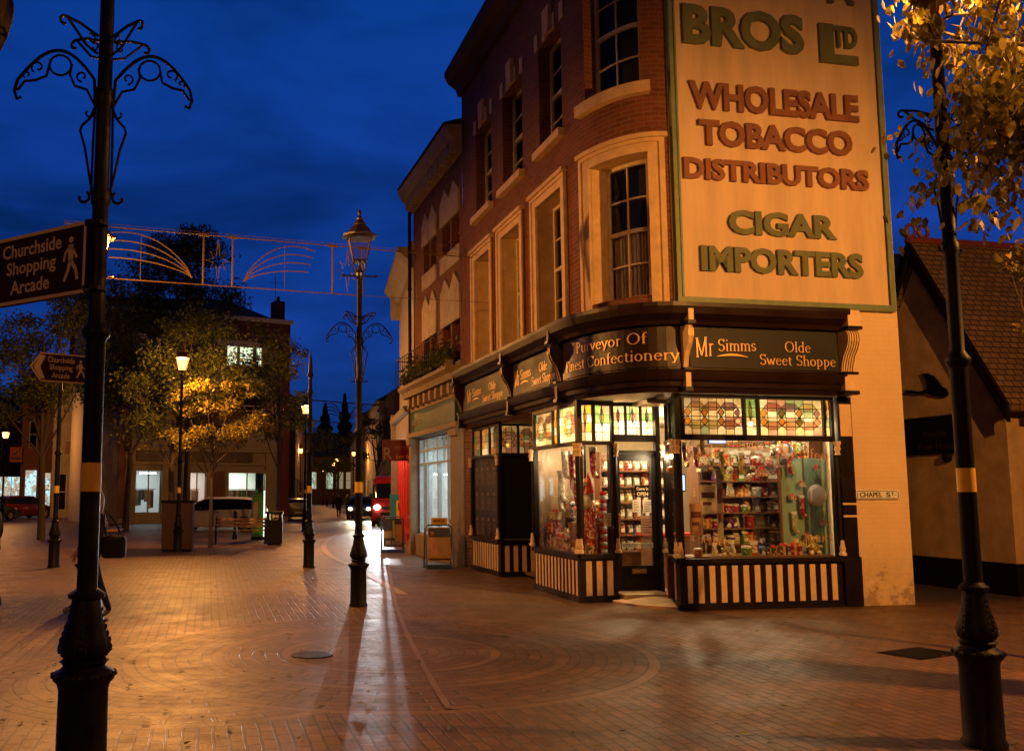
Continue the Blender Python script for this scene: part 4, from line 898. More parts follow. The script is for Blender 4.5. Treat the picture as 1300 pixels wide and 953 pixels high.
# green cabinet with slanted top
c = at(328, 690, 33)
t = thing('information_kiosk', 'slim green kiosk with a slanting top and bright edge beside the bin', 'kiosk', (c.x, c.y, 0), 12)
MT['green'] = plain('kiosk_green', (.04, .22, .03), .4, var=.2); MT['greenlit'] = emit('kiosk_edge_light', (.75, 1.0, .85), 1.6)
m = M(); P = [(-.24, -.1, .1), (.16, -.1, .1), (.16, .25, .1), (-.24, .25, .1), (-.24, -.1, 1.55), (.16, -.1, 1.72), (.16, .25, 1.72), (-.24, .25, 1.55)]; m.hexa(P); m.build('body', 'green', t, bevel=.02)
m = M(); m.box(.18, .21, -.08, .2, .1, 1.75); m.build('light_edge', 'greenlit', t); m = M(); m.box(-.22, -.05, -.12, -.102, .5, 1.35); m.build('panel', 'render', t); m = M(); m.box(-.26, .23, -.12, .27, 0, .1); m.build('foot', 'iron', t)
# bollards and sign poles near the car
for px, py, lb in ((242, 690, 'dark bollard between the cabinets and the silver car'), (298, 684, 'dark bollard in front of the tail of the silver car')):
    c = gnd(px, py); t = thing('bollard', lb, 'bollard', (c.x, c.y, 0)); m = M(); m.lathe([(.10, 0), (.09, .1), (.06, .2), (.055, .75), (.08, .78), (.08, .82), (.05, .86), (.075, .93), (.06, 1.0), (.01, 1.04)], 12); m.build('post', 'iron', t, smooth=True)
# A-boards
def aboard(label, loc, rz, art, top=None, h=.95, w_=.6):
    t = thing('pavement_sign', label, 'pavement sign', (loc[0], loc[1], 0), rz, 'pavement signs outside the shops')
    m = M(); hw = w_/2
    for s in (-1, 1):
        b0, b1 = s*.22, s*.04
        m.tube([(-hw, b0, 0), (-hw, b1, h-.08), (-hw+.06, b1, h), (hw-.06, b1, h), (hw, b1, h-.08), (hw, b0, 0)], .018, 8); m.tube([(-hw, b0, .02), (hw, b0, .02)], .014, 6)
    m.build('frame', 'blueframe', t)
    f = lambda u, v: (u, -.205+.16*v/h-.012, v)
    m = M(); m.hexa([(-hw+.05, -.19, .17), (hw-.05, -.19, .17), (hw-.05, -.17, .17), (-hw+.05, -.17, .17), (-hw+.05, -.075, h-.05), (hw-.05, -.075, h-.05), (hw-.05, -.055, h-.05), (-hw+.05, -.055, h-.05)])
    pn = m.build('panel', art[0], t)
    m = M(); z0, z1 = .19, h-.07; yy = lambda z: -.19+.115*(z-.17)/(h-.22)-.004
    for x0, x1, a, b, mi in art[2]:
        A, B = z0+(z1-z0)*a, z0+(z1-z0)*b; X0, X1 = -hw+.06+(w_-.12)*x0, -hw+.06+(w_-.12)*x1; m.poly([(X0, yy(A), A), (X1, yy(A), A), (X1, yy(B), B), (X0, yy(B), B)], mi)
    m.build('poster', art[1], pn)
    m = M(); m.box(-hw+.02, hw-.02, -.2, .2, .03, .10); m.build('water_base', 'blueframe', t, bevel=.015)
    if top:
        m = M(); m.box(-.16, .20, -.02, .02, h+.02, h+.16); hb = m.build('header', 'yellow', t)
        m = M(); m.add(btext(top, .26, .07, .002, .02), lambda x, y, q: (-.11+x, -.022-q, h+.055+y)); m.build('lettering', 'black', hb)
    return t
MT['blueframe'] = plain('blue_frame', (.05, .09, .17), .4, var=.2); MT['yellow'] = plain('yellow_plate', (.75, .45, .02), .5, var=.1); MT['adark'] = plain('poster_dark', (.06, .035, .02), .4); MT['ochre'] = plain('poster_ochre', (.62, .30, .04), .5); MT['tan'] = plain('poster_tan', (.42, .26, .14), .5); MT['pink'] = plain('poster_skin', (.55, .30, .20), .5); MT['navy'] = plain('poster_navy', (.05, .06, .12), .4)
c = gnd(557, 721); aboard('blue framed pavement sign with yellow header below the lit estate window', c, 6, ('tan', ['tan', 'navy', 'pink', 'adark'], [(0, 1, .72, 1, 1), (.02, .3, .35, .8, 2), (.08, .4, .15, .5, 2), (.1, .25, .78, .9, 2), (0, 1, 0, .06, 3)]), 'NOW LET')
c = gnd(498, 701); aboard('blue framed pavement sign with an orange swirl, nearest the road', c, 4, ('adark', ['adark', 'ochre', 'tan', 'yellow'], [(.0, .45, .3, .55, 1), (.5, .62, .3, .95, 3), (.62, 1, .1, .8, 1), (.1, .4, .05, .2, 2), (.45, .95, .05, .2, 2)]), None, 1.0, .62)
c = at(509, 690, 30.0); t = thing('notice_stand', 'tall teal and yellow notice stand behind the pavement sign', 'notice stand', (c.x, c.y, 0), 6)
MT['tealp'] = plain('teal_plate', (.02, .25, .28), .4)
m = M(); m.box(-.36, .0, -.01, .03, .2, 1.62); m.build('back_panel', 'tealp', t); m = M(); m.box(-.15, .28, -.06, -.02, .62, 1.42); y_ = m.build('front_panel', 'yellow', t); m = M(); m.box(-.1, .12, -.07, -.061, 1.1, 1.35); m.build('notice', 'adark', y_); m = M(); m.box(-.4, .3, -.2, .2, 0, .06); m.tube([(0, 0, 0), (0, 0, 1.0)], .02); m.build('stand', 'iron', t)

hb = at(-3, 20, 5.0); t = thing('hanging_basket', 'brown hanging basket poking into the top left corner of the picture', 'hanging basket', (hb.x, hb.y, hb.z-.12), 0)
m = M(); m.lathe([(.01, -.12), (.03, -.08), (.065, .02), (.085, .12), (.088, .2), (.07, .26)], 12); m.build('basket', 'bark', t, smooth=True); m = M()
for a in (0, 120, 240): m.tube([(.08*math.cos(R(a)), .08*math.sin(R(a)), .2), (0, 0, .6)], .004, 5)
m.tube([(0, 0, .6), (0, 0, .9), (-.3, 0, 1.0)], .008, 5); m.build('chain', 'iron', t)

rnd = random.Random(44); m = M()
for k in range(420):
    q = gnd(rnd.uniform(-100, 1400), 700+250*rnd.random()**1.3); s = rnd.uniform(.02, .05); a = rnd.uniform(0, 6.28); c_, s__ = math.cos(a), math.sin(a); z = .012
    m.poly([(q.x-c_*s, q.y-s__*s, z), (q.x+s__*s*.5, q.y-c_*s*.5, z+.006), (q.x+c_*s, q.y+s__*s, z+.002), (q.x-s__*s*.5, q.y+c_*s*.5, z+.01)], 0, [(0, 0)]*4)
o = m.build('fallen_leaves', 'leaf_auto'); tag(o, 'scattered small fallen leaves and litter on the paving', 'leaves', kind='stuff')
# ================================================================ OTHER BUILDINGS
def onwall(loc, rz, px, py):
    d = ray(px, py); o = Vector((0, 0, EYE)); n = Vector((-math.sin(R(rz)), math.cos(R(rz)), 0)); p0 = Vector((loc[0], loc[1], 0))
    t = (p0-o).dot(n)/d.dot(n); q = o+d*t-p0; return q.x*math.cos(R(rz))+q.y*math.sin(R(rz)), q.z
MT['hoodstone'] = plain('weathered_stone', (.38, .30, .22), .8, var=.3, nscale=3); MT['litcool'] = goods_emit('cool_shop_light', (.62, .95, 1.0), (.5, .42, .3), 1.1); MT['litwarm'] = goods_emit('warm_window_light', (1.0, .72, .36), (.5, .2, .08), .9); MT['litgreen'] = goods_emit('pale_green_shop_light', (.72, 1.0, .80), (.4, .45, .3), .8); MT['litdim'] = emit('dim_window_light', (1.0, .75, .4), .25)
MT['orange_brick'] = brickmat('orange_brick', (.34, .13, .06), (.28, .10, .05), (.25, .18, .12)); MT['rb'] = plain('red_brown_paint', (.16, .035, .025), .5, var=.15); MT['creamfront'] = plain('cream_shopfront', (.36, .30, .18), .55, var=.15); MT['brownfront'] = plain('brown_shopfront', (.10, .06, .035), .5)
def block(name, label, loc, rz, w, dep, h, mat, wins=(), roof='flat', rmat='slate', rh=2.2, cat='building', chim=(), sideL=True):
    t = thing(name, label, cat, (loc[0], loc[1], 0), rz)
    f = flat; holes = [x[:4] for x in wins if x[4] != 'none']
    m = M(); m.wall(f, 0, w, 0, h, holes, .14)
    for P, Q in (((w, 0), (w, dep)), ((w, dep), (0, dep)), ((0, dep), (0, 0))):
        g, L = seg(P, Q); m.wall(g, 0, L, 0, h)
    if roof == 'gableend':
        for x in (0, w): m.poly([(x, 0, h), (x, dep, h), (x, dep/2, h+rh)])
    m.build('wall', mat, t)
    for a, b, c, d, kd in wins:
        if kd == 'none': continue
        m = M(); e = .06
        for u0, u1, z0, z1 in ((a, a+e, c, d), (b-e, b, c, d), (a+e, b-e, c, c+e), (a+e, b-e, d-e, d)): m.mbox(f, u0, u1, z0, z1, -.13, -.06)
        n = max(1, int(round((b-a)/.75)))
        for k in range(1, n): u = a+(b-a)*k/n; m.mbox(f, u-.02, u+.02, c+e, d-e, -.12, -.07)
        if d-c > 1.3 and kd != 'shop': m.mbox(f, a+e, b-e, (c+d)/2-.03, (c+d)/2+.03, -.12, -.065)
        wo = m.build('window', 'white_wood', t)
        m = M(); m.mbox(f, a+e*.5, b-e*.5, c+e*.5, d-e*.5, -.115, -.11); m.build('pane', {'dark': 'dkglass', 'lit': 'litwin', 'warm': 'litwarm', 'cool': 'litcool', 'green': 'litgreen', 'dim': 'litdim', 'shop': 'litcool'}[kd], wo)
    m = M(); o = .25
    if roof == 'flat': m.box(-.08, w+.08, -.1, dep+.08, h+.002, h+.25)
    elif roof == 'ridge':
        P = [(-o, -o, h), (w+o, -o, h), (w+o, dep+o, h), (-o, dep+o, h), (-o, dep/2, h+rh), (w+o, dep/2, h+rh)]
        m.poly([P[0], P[1], P[5], P[4]]); m.poly([P[2], P[3], P[4], P[5]]); m.poly([P[0], P[4], P[3]]); m.poly([P[1], P[2], P[5]]); m.poly([P[3], P[2], P[1], P[0]])
    elif roof == 'hip':
        r = dep/2; P = [(-o, -o, h), (w+o, -o, h), (w+o, dep+o, h), (-o, dep+o, h), (min(r, w/2-.1), dep/2, h+rh), (max(w-r, w/2+.1), dep/2, h+rh)]
        m.poly([P[0], P[1], P[5], P[4]]); m.poly([P[2], P[3], P[4], P[5]]); m.poly([P[0], P[4], P[3]]); m.poly([P[1], P[2], P[5]]); m.poly([P[3], P[2], P[1], P[0]])
    elif roof == 'front':
        P = [(-o, -o, h), (w+o, -o, h), (w+o, dep+o, h), (-o, dep+o, h), (w/2, -o, h+rh), (w/2, dep+o, h+rh)]
        m.poly([P[0], P[4], P[5], P[3]]); m.poly([P[1], P[2], P[5], P[4]]); m.poly([P[0], P[1], P[4]]); m.poly([P[2], P[3], P[5]])
    ro = m.build('roof', rmat if roof != 'flat' else mat, t)
    for x, y, s, hh in chim:
        m = M(); m.box(x, x+s, y, y+s, h, h+hh); m.box(x-.05, x+s+.05, y-.05, y+s+.05, h+hh, h+hh+.12)
        for k in (.25, .75): m.lathe([(.1, 0), (.08, .4)], 8, 0, (x+s*k, y+s/2, h+hh+.12))
        m.build('chimney', 'brick_dark', ro)
    return t
# ---- narrow brick building next door, white hooded pairs of windows
NA, NB = W(-.10, 12.8), W(0, 8.02); D = NB-NA; rzN = math.degrees(math.atan2(D.y, D.x)); WN = D.length
def un(px, py): return onwall(NA, rzN, px, py)
t2 = thing('terraced_building', 'narrow brick building with white hooded window pairs and teal shop fascia beside the sweet shop', 'building', (NA.x, NA.y, 0), rzN)
pairs = [((538.5, 545.5), (547.5, 554.5)), ((562, 572), (574, 584))]
hol = []; feats = []
for (fl_z0, fl_z1, hz) in ((7.55, 8.35, 9.25), (4.75, 5.75, 6.95)):
    for pr in pairs:
        for a, b in pr:
            u0, u1 = un(a, 400)[0], un(b, 400)[0]; hol.append((u0, u1, fl_z0, fl_z1)); feats.append((u0, u1, fl_z0, fl_z1, hz))
m = M(); m.wall(flat, 0, WN, 3.2, 10.0, hol, .2); g_, L_ = seg((0, 6), (0, 0)); m.wall(g_, 0, L_, 0, 10.0)
g_, L_ = seg((WN, 6), (0, 6)); m.wall(g_, 0, L_, 0, 10.0); m.build('wall', 'brick', t2)
for u0, u1, z0, z1, hz in feats:
    m = M(); w2 = (u1-u0); um = (u0+u1)/2; e = .07
    m.poly([(u0-e, -.05, z1), (u1+e, -.05, z1), (u1+e, -.05, hz-.35), (um, -.05, hz), (u0-e, -.05, hz-.35)]); 
    for P, Q in (((u0-e, z1), (u0-e, hz-.35)), ((u0-e, hz-.35), (um, hz)), ((um, hz), (u1+e, hz-.35)), ((u1+e, hz-.35), (u1+e, z1)), ((u1+e, z1), (u0-e, z1))): m.poly([(P[0], -.05, P[1]), (P[0], .01, P[1]), (Q[0], .01, Q[1]), (Q[0], -.05, Q[1])])
    m.build('window_hood', 'hoodstone', t2); m = M(); m.mbox(flat, u0-e, u1+e, z0-.42, z0-.001, -.02, .05); m.build('window_apron', 'hoodstone', t2)
    wo = M(); wo.mbox(flat, u0, u0+.05, z0, z1, -.18, -.13); wo.mbox(flat, u1-.05, u1, z0, z1, -.18, -.13); wo.mbox(flat, u0+.05, u1-.05, (z0+z1)/2-.03, (z0+z1)/2+.03, -.18, -.13); w_ = wo.build('window', 'rb', t2)
    wo = M(); wo.mbox(flat, u0, u1, z0, z1, -.19, -.185); wo.build('pane', 'dkglass', w_)
m = M(); m.sweep(flat, -.25, WN, [(0, 9.7), (.1, 9.72), (.12, 9.95), (.3, 10.1), (.42, 10.35), (0, 10.4)], 0)
for k in range(16): u = WN*(k+.3)/16; m.mbox(flat, u, u+.14, 9.72, 10.0, .1, .26)
m.build('bracketed_cornice', 'hoodstone', t2)
m = M(); m.poly([(-.3, -.45, 10.41), (WN, -.45, 10.41), (WN, 3, 11.5), (-.3, 3, 11.5)]); m.poly([(-.3, 6, 10.41), (WN, 6, 10.41), (WN, 3, 11.5), (-.3, 3, 11.5)]); m.build('roof', 'slate', t2)
# shopfront of the narrow building
MT['stonefront'] = plain('painted_stone_front', (.24, .17, .11), .7, var=.25); MT['tealsign'] = plain('teal_fascia', (.015, .055, .062), .5, var=.2); MT['bluewood'] = plain('pale_blue_frame', (.40, .50, .55), .4)
m = M()
for u0, u1 in ((0, .30), (WN-.62, WN-.02)): m.mbox(flat, u0, u1, 0, 3.18, -.3, .16); m.mbox(flat, u0-.03, u1+.03, 0, .35, .16, .2); m.mbox(flat, u0-.02, u1+.02, .95, 1.05, .16, .19); m.mbox(flat, u0-.04, u1+.04, 2.98, 3.14, .16, .22)
m.mbox(flat, .3, WN-.62, 0, .55, -.2, .06); m.mbox(flat, 0, WN-.02, 3.18, 3.3, -.3, .2); m.mbox(flat, 0, WN-.02, 3.9, 4.25, -.1, .12)
m.sweep(flat, -.1, WN+.0, [(0, 4.25), (.3, 4.28), (.34, 4.42), (.45, 4.5), (.45, 4.58), (0, 4.62)])
for k in range(8): u = .25+k*(WN-.7)/7.2; m.mbox(flat, u, u+.2, 3.98, 4.24, .12, .26)
m.build('shopfront', 'stonefront', t2)
m = M(); m.mbox(flat, .12, WN-.3, 3.32, 3.88, -.1, .14); fb_ = m.build('fascia_board', 'tealsign', t2)
m = M(); m.add(stext('Home', 1.0, .2, .09, .06), lambda x, y, q: (.35+x, -.145, 3.5+y)) if False else m.add(btext('FREE', .95, .18, .004), lambda x, y, q: (.35+x, -.142-q, 3.46+y)); m.build('lettering', 'stonefront', fb_)
m = M(); e = .06; a0, b0 = .36, WN-.68
for k in range(5): u = a0+(b0-a0)*k/4; m.mbox(flat, u-.03, u+.03, .56, 3.16, -.16, -.06)
for z in (.56, 2.42, 2.78, 3.1): m.mbox(flat, a0, b0, z, z+.05, -.155, -.065)
for k in range(9): u = a0+(b0-a0)*k/8; m.mbox(flat, u-.012, u+.012, 2.47, 3.1, -.14, -.09)
fr_ = m.build('shop_window', 'bluewood', t2)
m = M(); m.poly([(a0, .12, .6), (b0, .12, .6), (b0, .12, 3.12), (a0, .12, 3.12)]); m.build('pane', 'glass', fr_)
m = M(); m.box(a0-.2, b0+.2, 2.2, 2.25, .4, 3.15); m.box(a0-.25, a0-.2, .3, 2.2, .4, 3.15); m.box(b0+.2, b0+.25, .3, 2.2, .4, 3.15); m.box(a0-.2, b0+.2, .3, 2.2, .4, .45); m.build('inner_room', 'white', t2)
m = M(); m.box(a0+.3, b0-.3, .8, .9, 3.0, 3.04); m.build('tube_lamp', 'tube', t2)
l = bpy.data.lights.new('office_light', 'AREA'); l.energy = 75; l.size = 1.5; l.color = (.72, .92, 1.0); lo = bpy.data.objects.new('office_light', l); COL.objects.link(lo); lo.parent = t2; lo.location = ((a0+b0)/2, 1.2, 2.95)
m = M(); m.box(a0+.5, a0+1.0, 1.6, 1.62, 1.6, 2.3); m.box(b0-.9, b0-.3, 1.4, 1.42, 1.3, 2.2); m.build('wall_posters', 'navy', t2)
# balcony rail and planting above the cornice, drainpipe
rl = thing('balcony_rail', 'black iron balcony rail above the teal fascia', 'railing', (NA.x, NA.y, 4.62), rzN)
m = M()
for z in (.05, .45, .8): m.tube([(-.5, -.42, z), (WN-.4, -.42, z)], .014, 6)
for k in range(22): u = -.5+k*(WN)/22; m.tube([(u, -.42, 0), (u, -.42, .8)], .008, 5)
m.tube([(-.5, -.42, .8), (-.5, 0, .8)], .014); m.build('rail', 'iron', rl)
m = M(); m.tube([(.02, -.12, .4), (.02, -.12, 9.7)], .05, 8); 
for z in (2.5, 5.2, 7.4): m.lathe([(.065, z), (.065, z+.08)], 8, 0, (.02, -.12, 0))
dp = m.build('drainpipe', 'iron', t2)
# ---- pale building with two lit windows and red shopfront
QA, QB = W(.62, 18.2), W(-.06, 12.84); D = QB-QA; rzQ = math.degrees(math.atan2(D.y, D.x)); WQ = D.length
def uq(px, py): return onwall(QA, rzQ, px, py)
wins = []
for (x0, y0), (x1, y1) in (((519.6, 406), (523.2, 367)), ((525.3, 392), (528.6, 352))):
    a, z0 = uq(x0, y0); b, _ = uq(x1, y1); _, z1 = uq(x1, y1); wins.append((a, b, z0, z1-.1, 'lit'))
t3 = block('rendered_building', 'pale rendered building with two lit upper windows above the red shopfront', (QA.x, QA.y), rzQ, WQ, 5, 8.6, 'render', wins)
m = M(); m.sweep(flat, -.35, WQ, [(0, 8.1), (.1, 8.1), (.2, 8.35), (.5, 8.6), (.5, 8.7), (0, 8.72)]); g_, L_ = seg((0, 2), (0, 0)); m.sweep(g_, 0, L_+.3, [(0, 7.6), (.08, 7.7), (.2, 8.2), (.4, 8.62), (.42, 8.74), (0, 8.76)]); m.build('eaves', 'render', t3)
MT['redfront'] = plain('red_shopfront', (.62, .035, .02), .35, var=.15)
m = M()
for k in range(7): u = .1+(WQ-.2)*k/6; m.mbox(flat, u-.09, u+.09, .1, 3.0, -.05, .1)
m.mbox(flat, .02, WQ-.02, .45, .6, .0, .07); m.mbox(flat, .02, WQ-.02, 3.0, 3.1, .02, .14); m.mbox(flat, .05, WQ-.05, .6, 3.0, .003, .02); m.build('shopfront', 'redfront', t3)
m = M(); m.mbox(flat, 0, WQ, 3.102, 3.9, .02, .18); m.sweep(flat, -.1, WQ, [(.02, 3.9), (.3, 3.95), (.35, 4.1), (.02, 4.15)]); m.build('shop_fascia', 'stonefront', t3)
m = M(); m.mbox(flat, -.05, .2, .0, 4.3, .1, .3); m.build('pilaster', 'stonefront', t3)
for u in (1.2, 2.6, 4.0):
    m = M(); m.tube([(u, -.14, 2.9), (u, -.4, 2.95)], .02); m.build('spot_arm', 'iron', t3)
    point('shopfront_spot', Vector((QA.x, QA.y, 2.85))+Vector((math.cos(R(rzQ))*u+math.sin(R(rzQ))*.45, math.sin(R(rzQ))*u-math.cos(R(rzQ))*.45, 0)), 14, (1, .8, .65), .04)
s_ = W(-.7, 12.9)
ts = thing('letting_board', 'maroon projecting letting board with yellow words Let by', 'sign', (*at(505, 600, s_.y+1.0).xy, 0), 4)
q0, q1 = at(505, 585, s_.y+1.0).z, at(505, 558, s_.y+1.0).z; wd = 25*(s_.y+1)/1150
m = M(); m.box(-wd*.78, wd*.78, -.02, .02, q0, q1); pb_ = m.build('board', plain('maroon_board', (.14, .02, .02), .4), ts)
m = M(); m.add(btext('Let by', wd*.8, .14, .003, .02), lambda x, y, q: (-wd*.08+x, -.022-q, q0+.05+y)); m.build('lettering', 'yellow', pb_)
m = M(); m.add(btext('R', .24, .34, .003), lambda x, y, q: (-wd*.72+x, -.022-q, q0+.05+y)); m.box(-.1, .34, -.024, -.021, q1-.22, q1-.2); m.box(-.1, .34, -.024, -.021, q1-.27, q1-.255); m.build('logo_letter', 'render', pb_)
m = M(); m.tube([(wd*.78, 0, q1-.05), (wd*.78+.4, .2, q1-.05)], .015); m.build('bracket', 'iron', ts)
# ---- far right row
rr = [((.55, 53), (-.45, 66), 7.6, 'brick_dark', 'ridge'), ((-.5, 66.2), (-1.9, 84), 8.4, 'render', 'ridge'), ((-2.0, 84.3), (-3.4, 104), 9.0, 'brick_dark', 'ridge'), ((-3.5, 104.4), (-5.0, 128), 8.0, 'render', 'ridge')]
nm = ['dark brick terrace just beyond the red van on the right', 'pale fronted terrace second beyond the van on the right', 'dark terrace third beyond the van on the right', 'last pale terrace at the far right end of the street']
for (a, b, h, mt, rf), lb in zip(rr, nm):
    A, B = Vector(b), Vector(a); D = B-A; rz = math.degrees(math.atan2(D.y, D.x)); L = D.length
    ws = []
    n = int(L/3)
    for k in range(n):
        u = L*(k+.3)/n; ws += [(u, u+1.0, 4.6, 6.2, random.choice(['dark', 'dark', 'dim'])), (u-.3, u+1.4, .9, 2.8, random.choice(['warm', 'dark', 'warm', 'cool']))]
    block('terrace_house', lb, a and (A.x, A.y), rz, L, 7, h, mt, ws, rf)
# left row behind the pale building, and the building closing the street
for a, b, h, mt, lb in (((-6.6, 66), (-8.0, 88), 8.5, 'brick_dark', 'dark terrace down the left side behind the blue car'), ((-8.1, 88.4), (-11.0, 126), 8.0, 'orange_brick', 'far brick terrace on the left near the end of the street')):
    A, B = Vector(a), Vector(b); D = B-A; L = D.length; rz = math.degrees(math.atan2(D.y, D.x)); n = int(L/3.6)
    ws = []
    for k in range(n): u = L*(k+.3)/n; ws += [(u, u+1.0, 4.6, 6.2, 'dark'), (u-.3, u+1.6, .7, 2.8, random.choice(['warm', 'green', 'dark']))]
    block('terrace_house', lb, (A.x, A.y), rz, L, 7, h, mt, ws, 'ridge')
eb = at(386, 640, 138); ws = []
for px, kd in ((379, 'green'), (400, 'green'), (413, 'dim'), (425, 'dim')):
    u = (px-386)/1150*138+1.6; ws.append((u, u+1.1, 2.3, 4.9, kd))
block('chapel_hall', 'dark gabled hall with small lit arched windows closing the far end of the street', (eb.x, eb.y), 2, 9.5, 12, 7.2, 'brick_dark', ws, 'ridge', rh=4.0)
# ---- pale three storey building on the left
LA0 = at(150, 640, 49.7); rzL = 26; WL = 10.6
def ul(px, py): return onwall(LA0, rzL, px, py)
t4 = thing('corner_building', 'three storey pale building with red brown pilasters and cream shopfront behind the trees', 'building', (LA0.x, LA0.y, 0), rzL)
def wz(px0, py0, px1, py1): a, z1 = ul(px0, py0); b, _ = ul(px1, py0); _, z0 = ul((px0+px1)/2, py1); return (a, b, z0, z1)
U = lambda px: ul(px, 560)[0]; Z = lambda py: ul(260, py)[1]
HT = 12.0; up = [wz(288, 437, 303, 465), wz(304, 437, 323, 465), wz(325, 437, 334, 466), wz(180, 436, 215, 466), wz(297, 497, 335, 530), wz(180, 497, 215, 530), wz(236, 436, 262, 466), wz(236, 497, 262, 530)]
sh = [wz(172, 597, 205, 650), wz(238, 600, 262, 660), wz(290, 600, 337, 650)]
WLr = U(367)
m = M(); m.wall(flat, 0, WLr, 0, HT, up+sh, .2)
for P, Q in (((WLr, 0), (WLr, 9)), ((WLr, 9), (-1.5, 9)), ((-1.5, 9), (-1.5, 1.5)), ((-1.5, 1.5), (0, 0))): g_, L_ = seg(P, Q); m.wall(g_, 0, L_, 0, HT)
m.build('wall', 'render', t4)
m = M(); m.mbox(flat, 0, WLr, 10.6, HT-.25, 0, .03); m.mbox(flat, U(151), U(165), 3.9, 10.6, 0, .06); m.mbox(flat, U(352), WLr-.01, .3, 10.6, 0, .06); m.mbox(flat, U(151), U(160), .3, 3.9, 0, .1); m.mbox(flat, U(268), U(285), .4, 2.9, 0, .05); m.build('red_brown_pilasters', 'rb', t4)
m = M(); m.mbox(flat, -.1, WLr+.1, HT-.25, HT, .0, .25); g_, L_ = seg((-1.5, 1.5), (0, 0)); m.mbox(g_, 0, L_, HT-.25, HT, 0, .25); m.mbox(flat, 0, WLr, 10.2, 10.55, .0, .05); m.build('parapet_coping', 'white', t4)
for k, w_ in enumerate(up):
    a, b, c, d = w_; m = M(); e = .07
    for u0, u1, z0, z1 in ((a, a+e, c, d), (b-e, b, c, d), (a+e, b-e, c, c+e), (a+e, b-e, d-e, d), (a+e, b-e, c+(d-c)*.45, c+(d-c)*.45+.05)): m.mbox(flat, u0, u1, z0, z1, -.15, -.06)
    wo = m.build('window', 'white', t4, label='brightly lit upper window' if k < 3 else None); m = M(); m.mbox(flat, a, b, c, d, -.14, -.135); m.build('pane', 'litwin' if k < 3 else 'dkglass', wo)
m = M()
for a, b in ((U(160), U(172)), (U(206), U(212)), (U(232), U(238)), (U(262), U(268)), (U(286), U(290)), (U(337), U(350))): m.mbox(flat, a, b, 0, 4.0, 0, .14)
for a, b, c, d in sh: m.mbox(flat, a, b, 0, c, -.1, .08); m.mbox(flat, a-.1, b+.1, d, d+.12, .0, .12)
m.mbox(flat, U(160), U(350), 3.25, 3.4, 0, .2); m.mbox(flat, U(160), U(350), 4.0, 4.3, 0, .35); m.build('shopfront', 'creamfront', t4)
m = M(); m.mbox(flat, U(174), U(222), 3.42, 3.98, 0, .16); m.mbox(flat, U(228), U(320), 3.42, 3.98, 0, .16); fbb = m.build('fascia_board', 'brownfront', t4)
m = M(); m.add(stext('Hats', 1.2, .3, .1, .06), lambda x, y, q: (0, 0, 0)) if False else m.mbox(flat, U(258), U(300), 3.52, 3.56, .16, .17)
for k in range(9): u = U(260)+k*.42; m.tube([(u, -.17, 3.6), (u+.14, -.17, 3.85), (u+.18, -.17, 3.62), (u+.34, -.17, 3.74)], .016, 5)
m.build('script_lettering', 'creamfront', fbb, label='unreadable pale script on the brown fascia')
for i, (a, b, c, d) in enumerate(sh):
    m = M(); 
    for u in (a, b-.06, (a+b)/2): m.mbox(flat, u, u+.06, c, d, -.14, -.06)
    wo = m.build('shop_window' if i != 1 else 'shop_door', 'creamfront', t4); m = M(); m.poly([(a, .1, c), (b, .1, c), (b, .1, d), (a, .1, d)]); m.build('pane', 'glass', wo)
m = M(); m.box(U(168), U(345), 3.0, 3.05, .2, 3.2); m.box(U(226), U(228), .25, 3, .2, 3.2); m.box(U(276), U(278), .25, 3, .2, 3.2); m.box(U(168), U(345), .3, 3, 3.2, 3.25); m.box(U(168), U(345), .3, 3, .15, .2); m.build('inner_room', 'white', t4)
def obj_l(nm, loc, e, col, par, size=1.5):
    l = bpy.data.lights.new(nm, 'AREA'); l.energy = e; l.size = size; l.color = col; o = bpy.data.objects.new(nm, l); COL.objects.link(o); o.parent = par; o.location = loc
obj_l('shop_light', (U(190), 1.5, 3.1), 40, (.8, .95, 1), t4); obj_l('shop_light', (U(250), 1.5, 3.1), 50, (1, .8, .7), t4); obj_l('shop_light', (U(315), 1.5, 3.1), 120, (.85, 1, .85), t4)
m = M(); m.box(U(182), U(203), .8, .88, 2.75, 2.81); m.build('tube_lamp', 'tube', t4)
random.seed(21)
for nm_, u0, u1, cols in (('clothes_rail', U(174), U(204), ['rb', 'tealp', 'tan', 'navy', 'pink', 'adark']), ('clothes_rail', U(292), U(335), ['rb', 'render', 'adark', 'tan', 'green']), ('clothes_rail', U(240), U(260), ['redfront', 'pink', 'rb', 'white'])):
    m = M(); m.tube([(u0, .9, 1.9), (u1, .9, 1.9)], .02, 6)
    k = u0
    while k < u1-.15: m.box(k, k+.13, .8, 1.1, random.uniform(.7, 1.3), 1.85, random.randrange(len(cols))); k += .17
    m.build(nm_, cols, t4)
m = M()
ch = ul(360, 400)[0]; m.box(ch-.35, ch+.3, .6, 1.4, HT, HT+1.3); m.lathe([(.12, 0), (.1, .35)], 8, 0, (ch, 1, HT+1.3)); m.tube([(ch-.2, 1, HT+1.3), (ch-.2, 1, HT+2.9)], .02, 5); m.tube([(ch-.6, 1, HT+2.5), (ch+.3, 1, HT+2.5)], .012, 5); m.build('chimney', 'brick_dark', t4)
m = M(); m.poly([(3, .5, HT+.0), (WLr-.5, .5, HT+.0), (WLr-2.5, 5, HT+2.0), (5, 5, HT+2.0)]); m.poly([(WLr-.5, .5, HT), (WLr-.5, 9, HT), (WLr-2.5, 5, HT+2)]); m.poly([(3, .5, HT), (5, 5, HT+2), (3, 9, HT)]); m.box(0, WLr, .1, 8.9, HT-.2, HT-.1); m.build('roof', 'slate', t4)
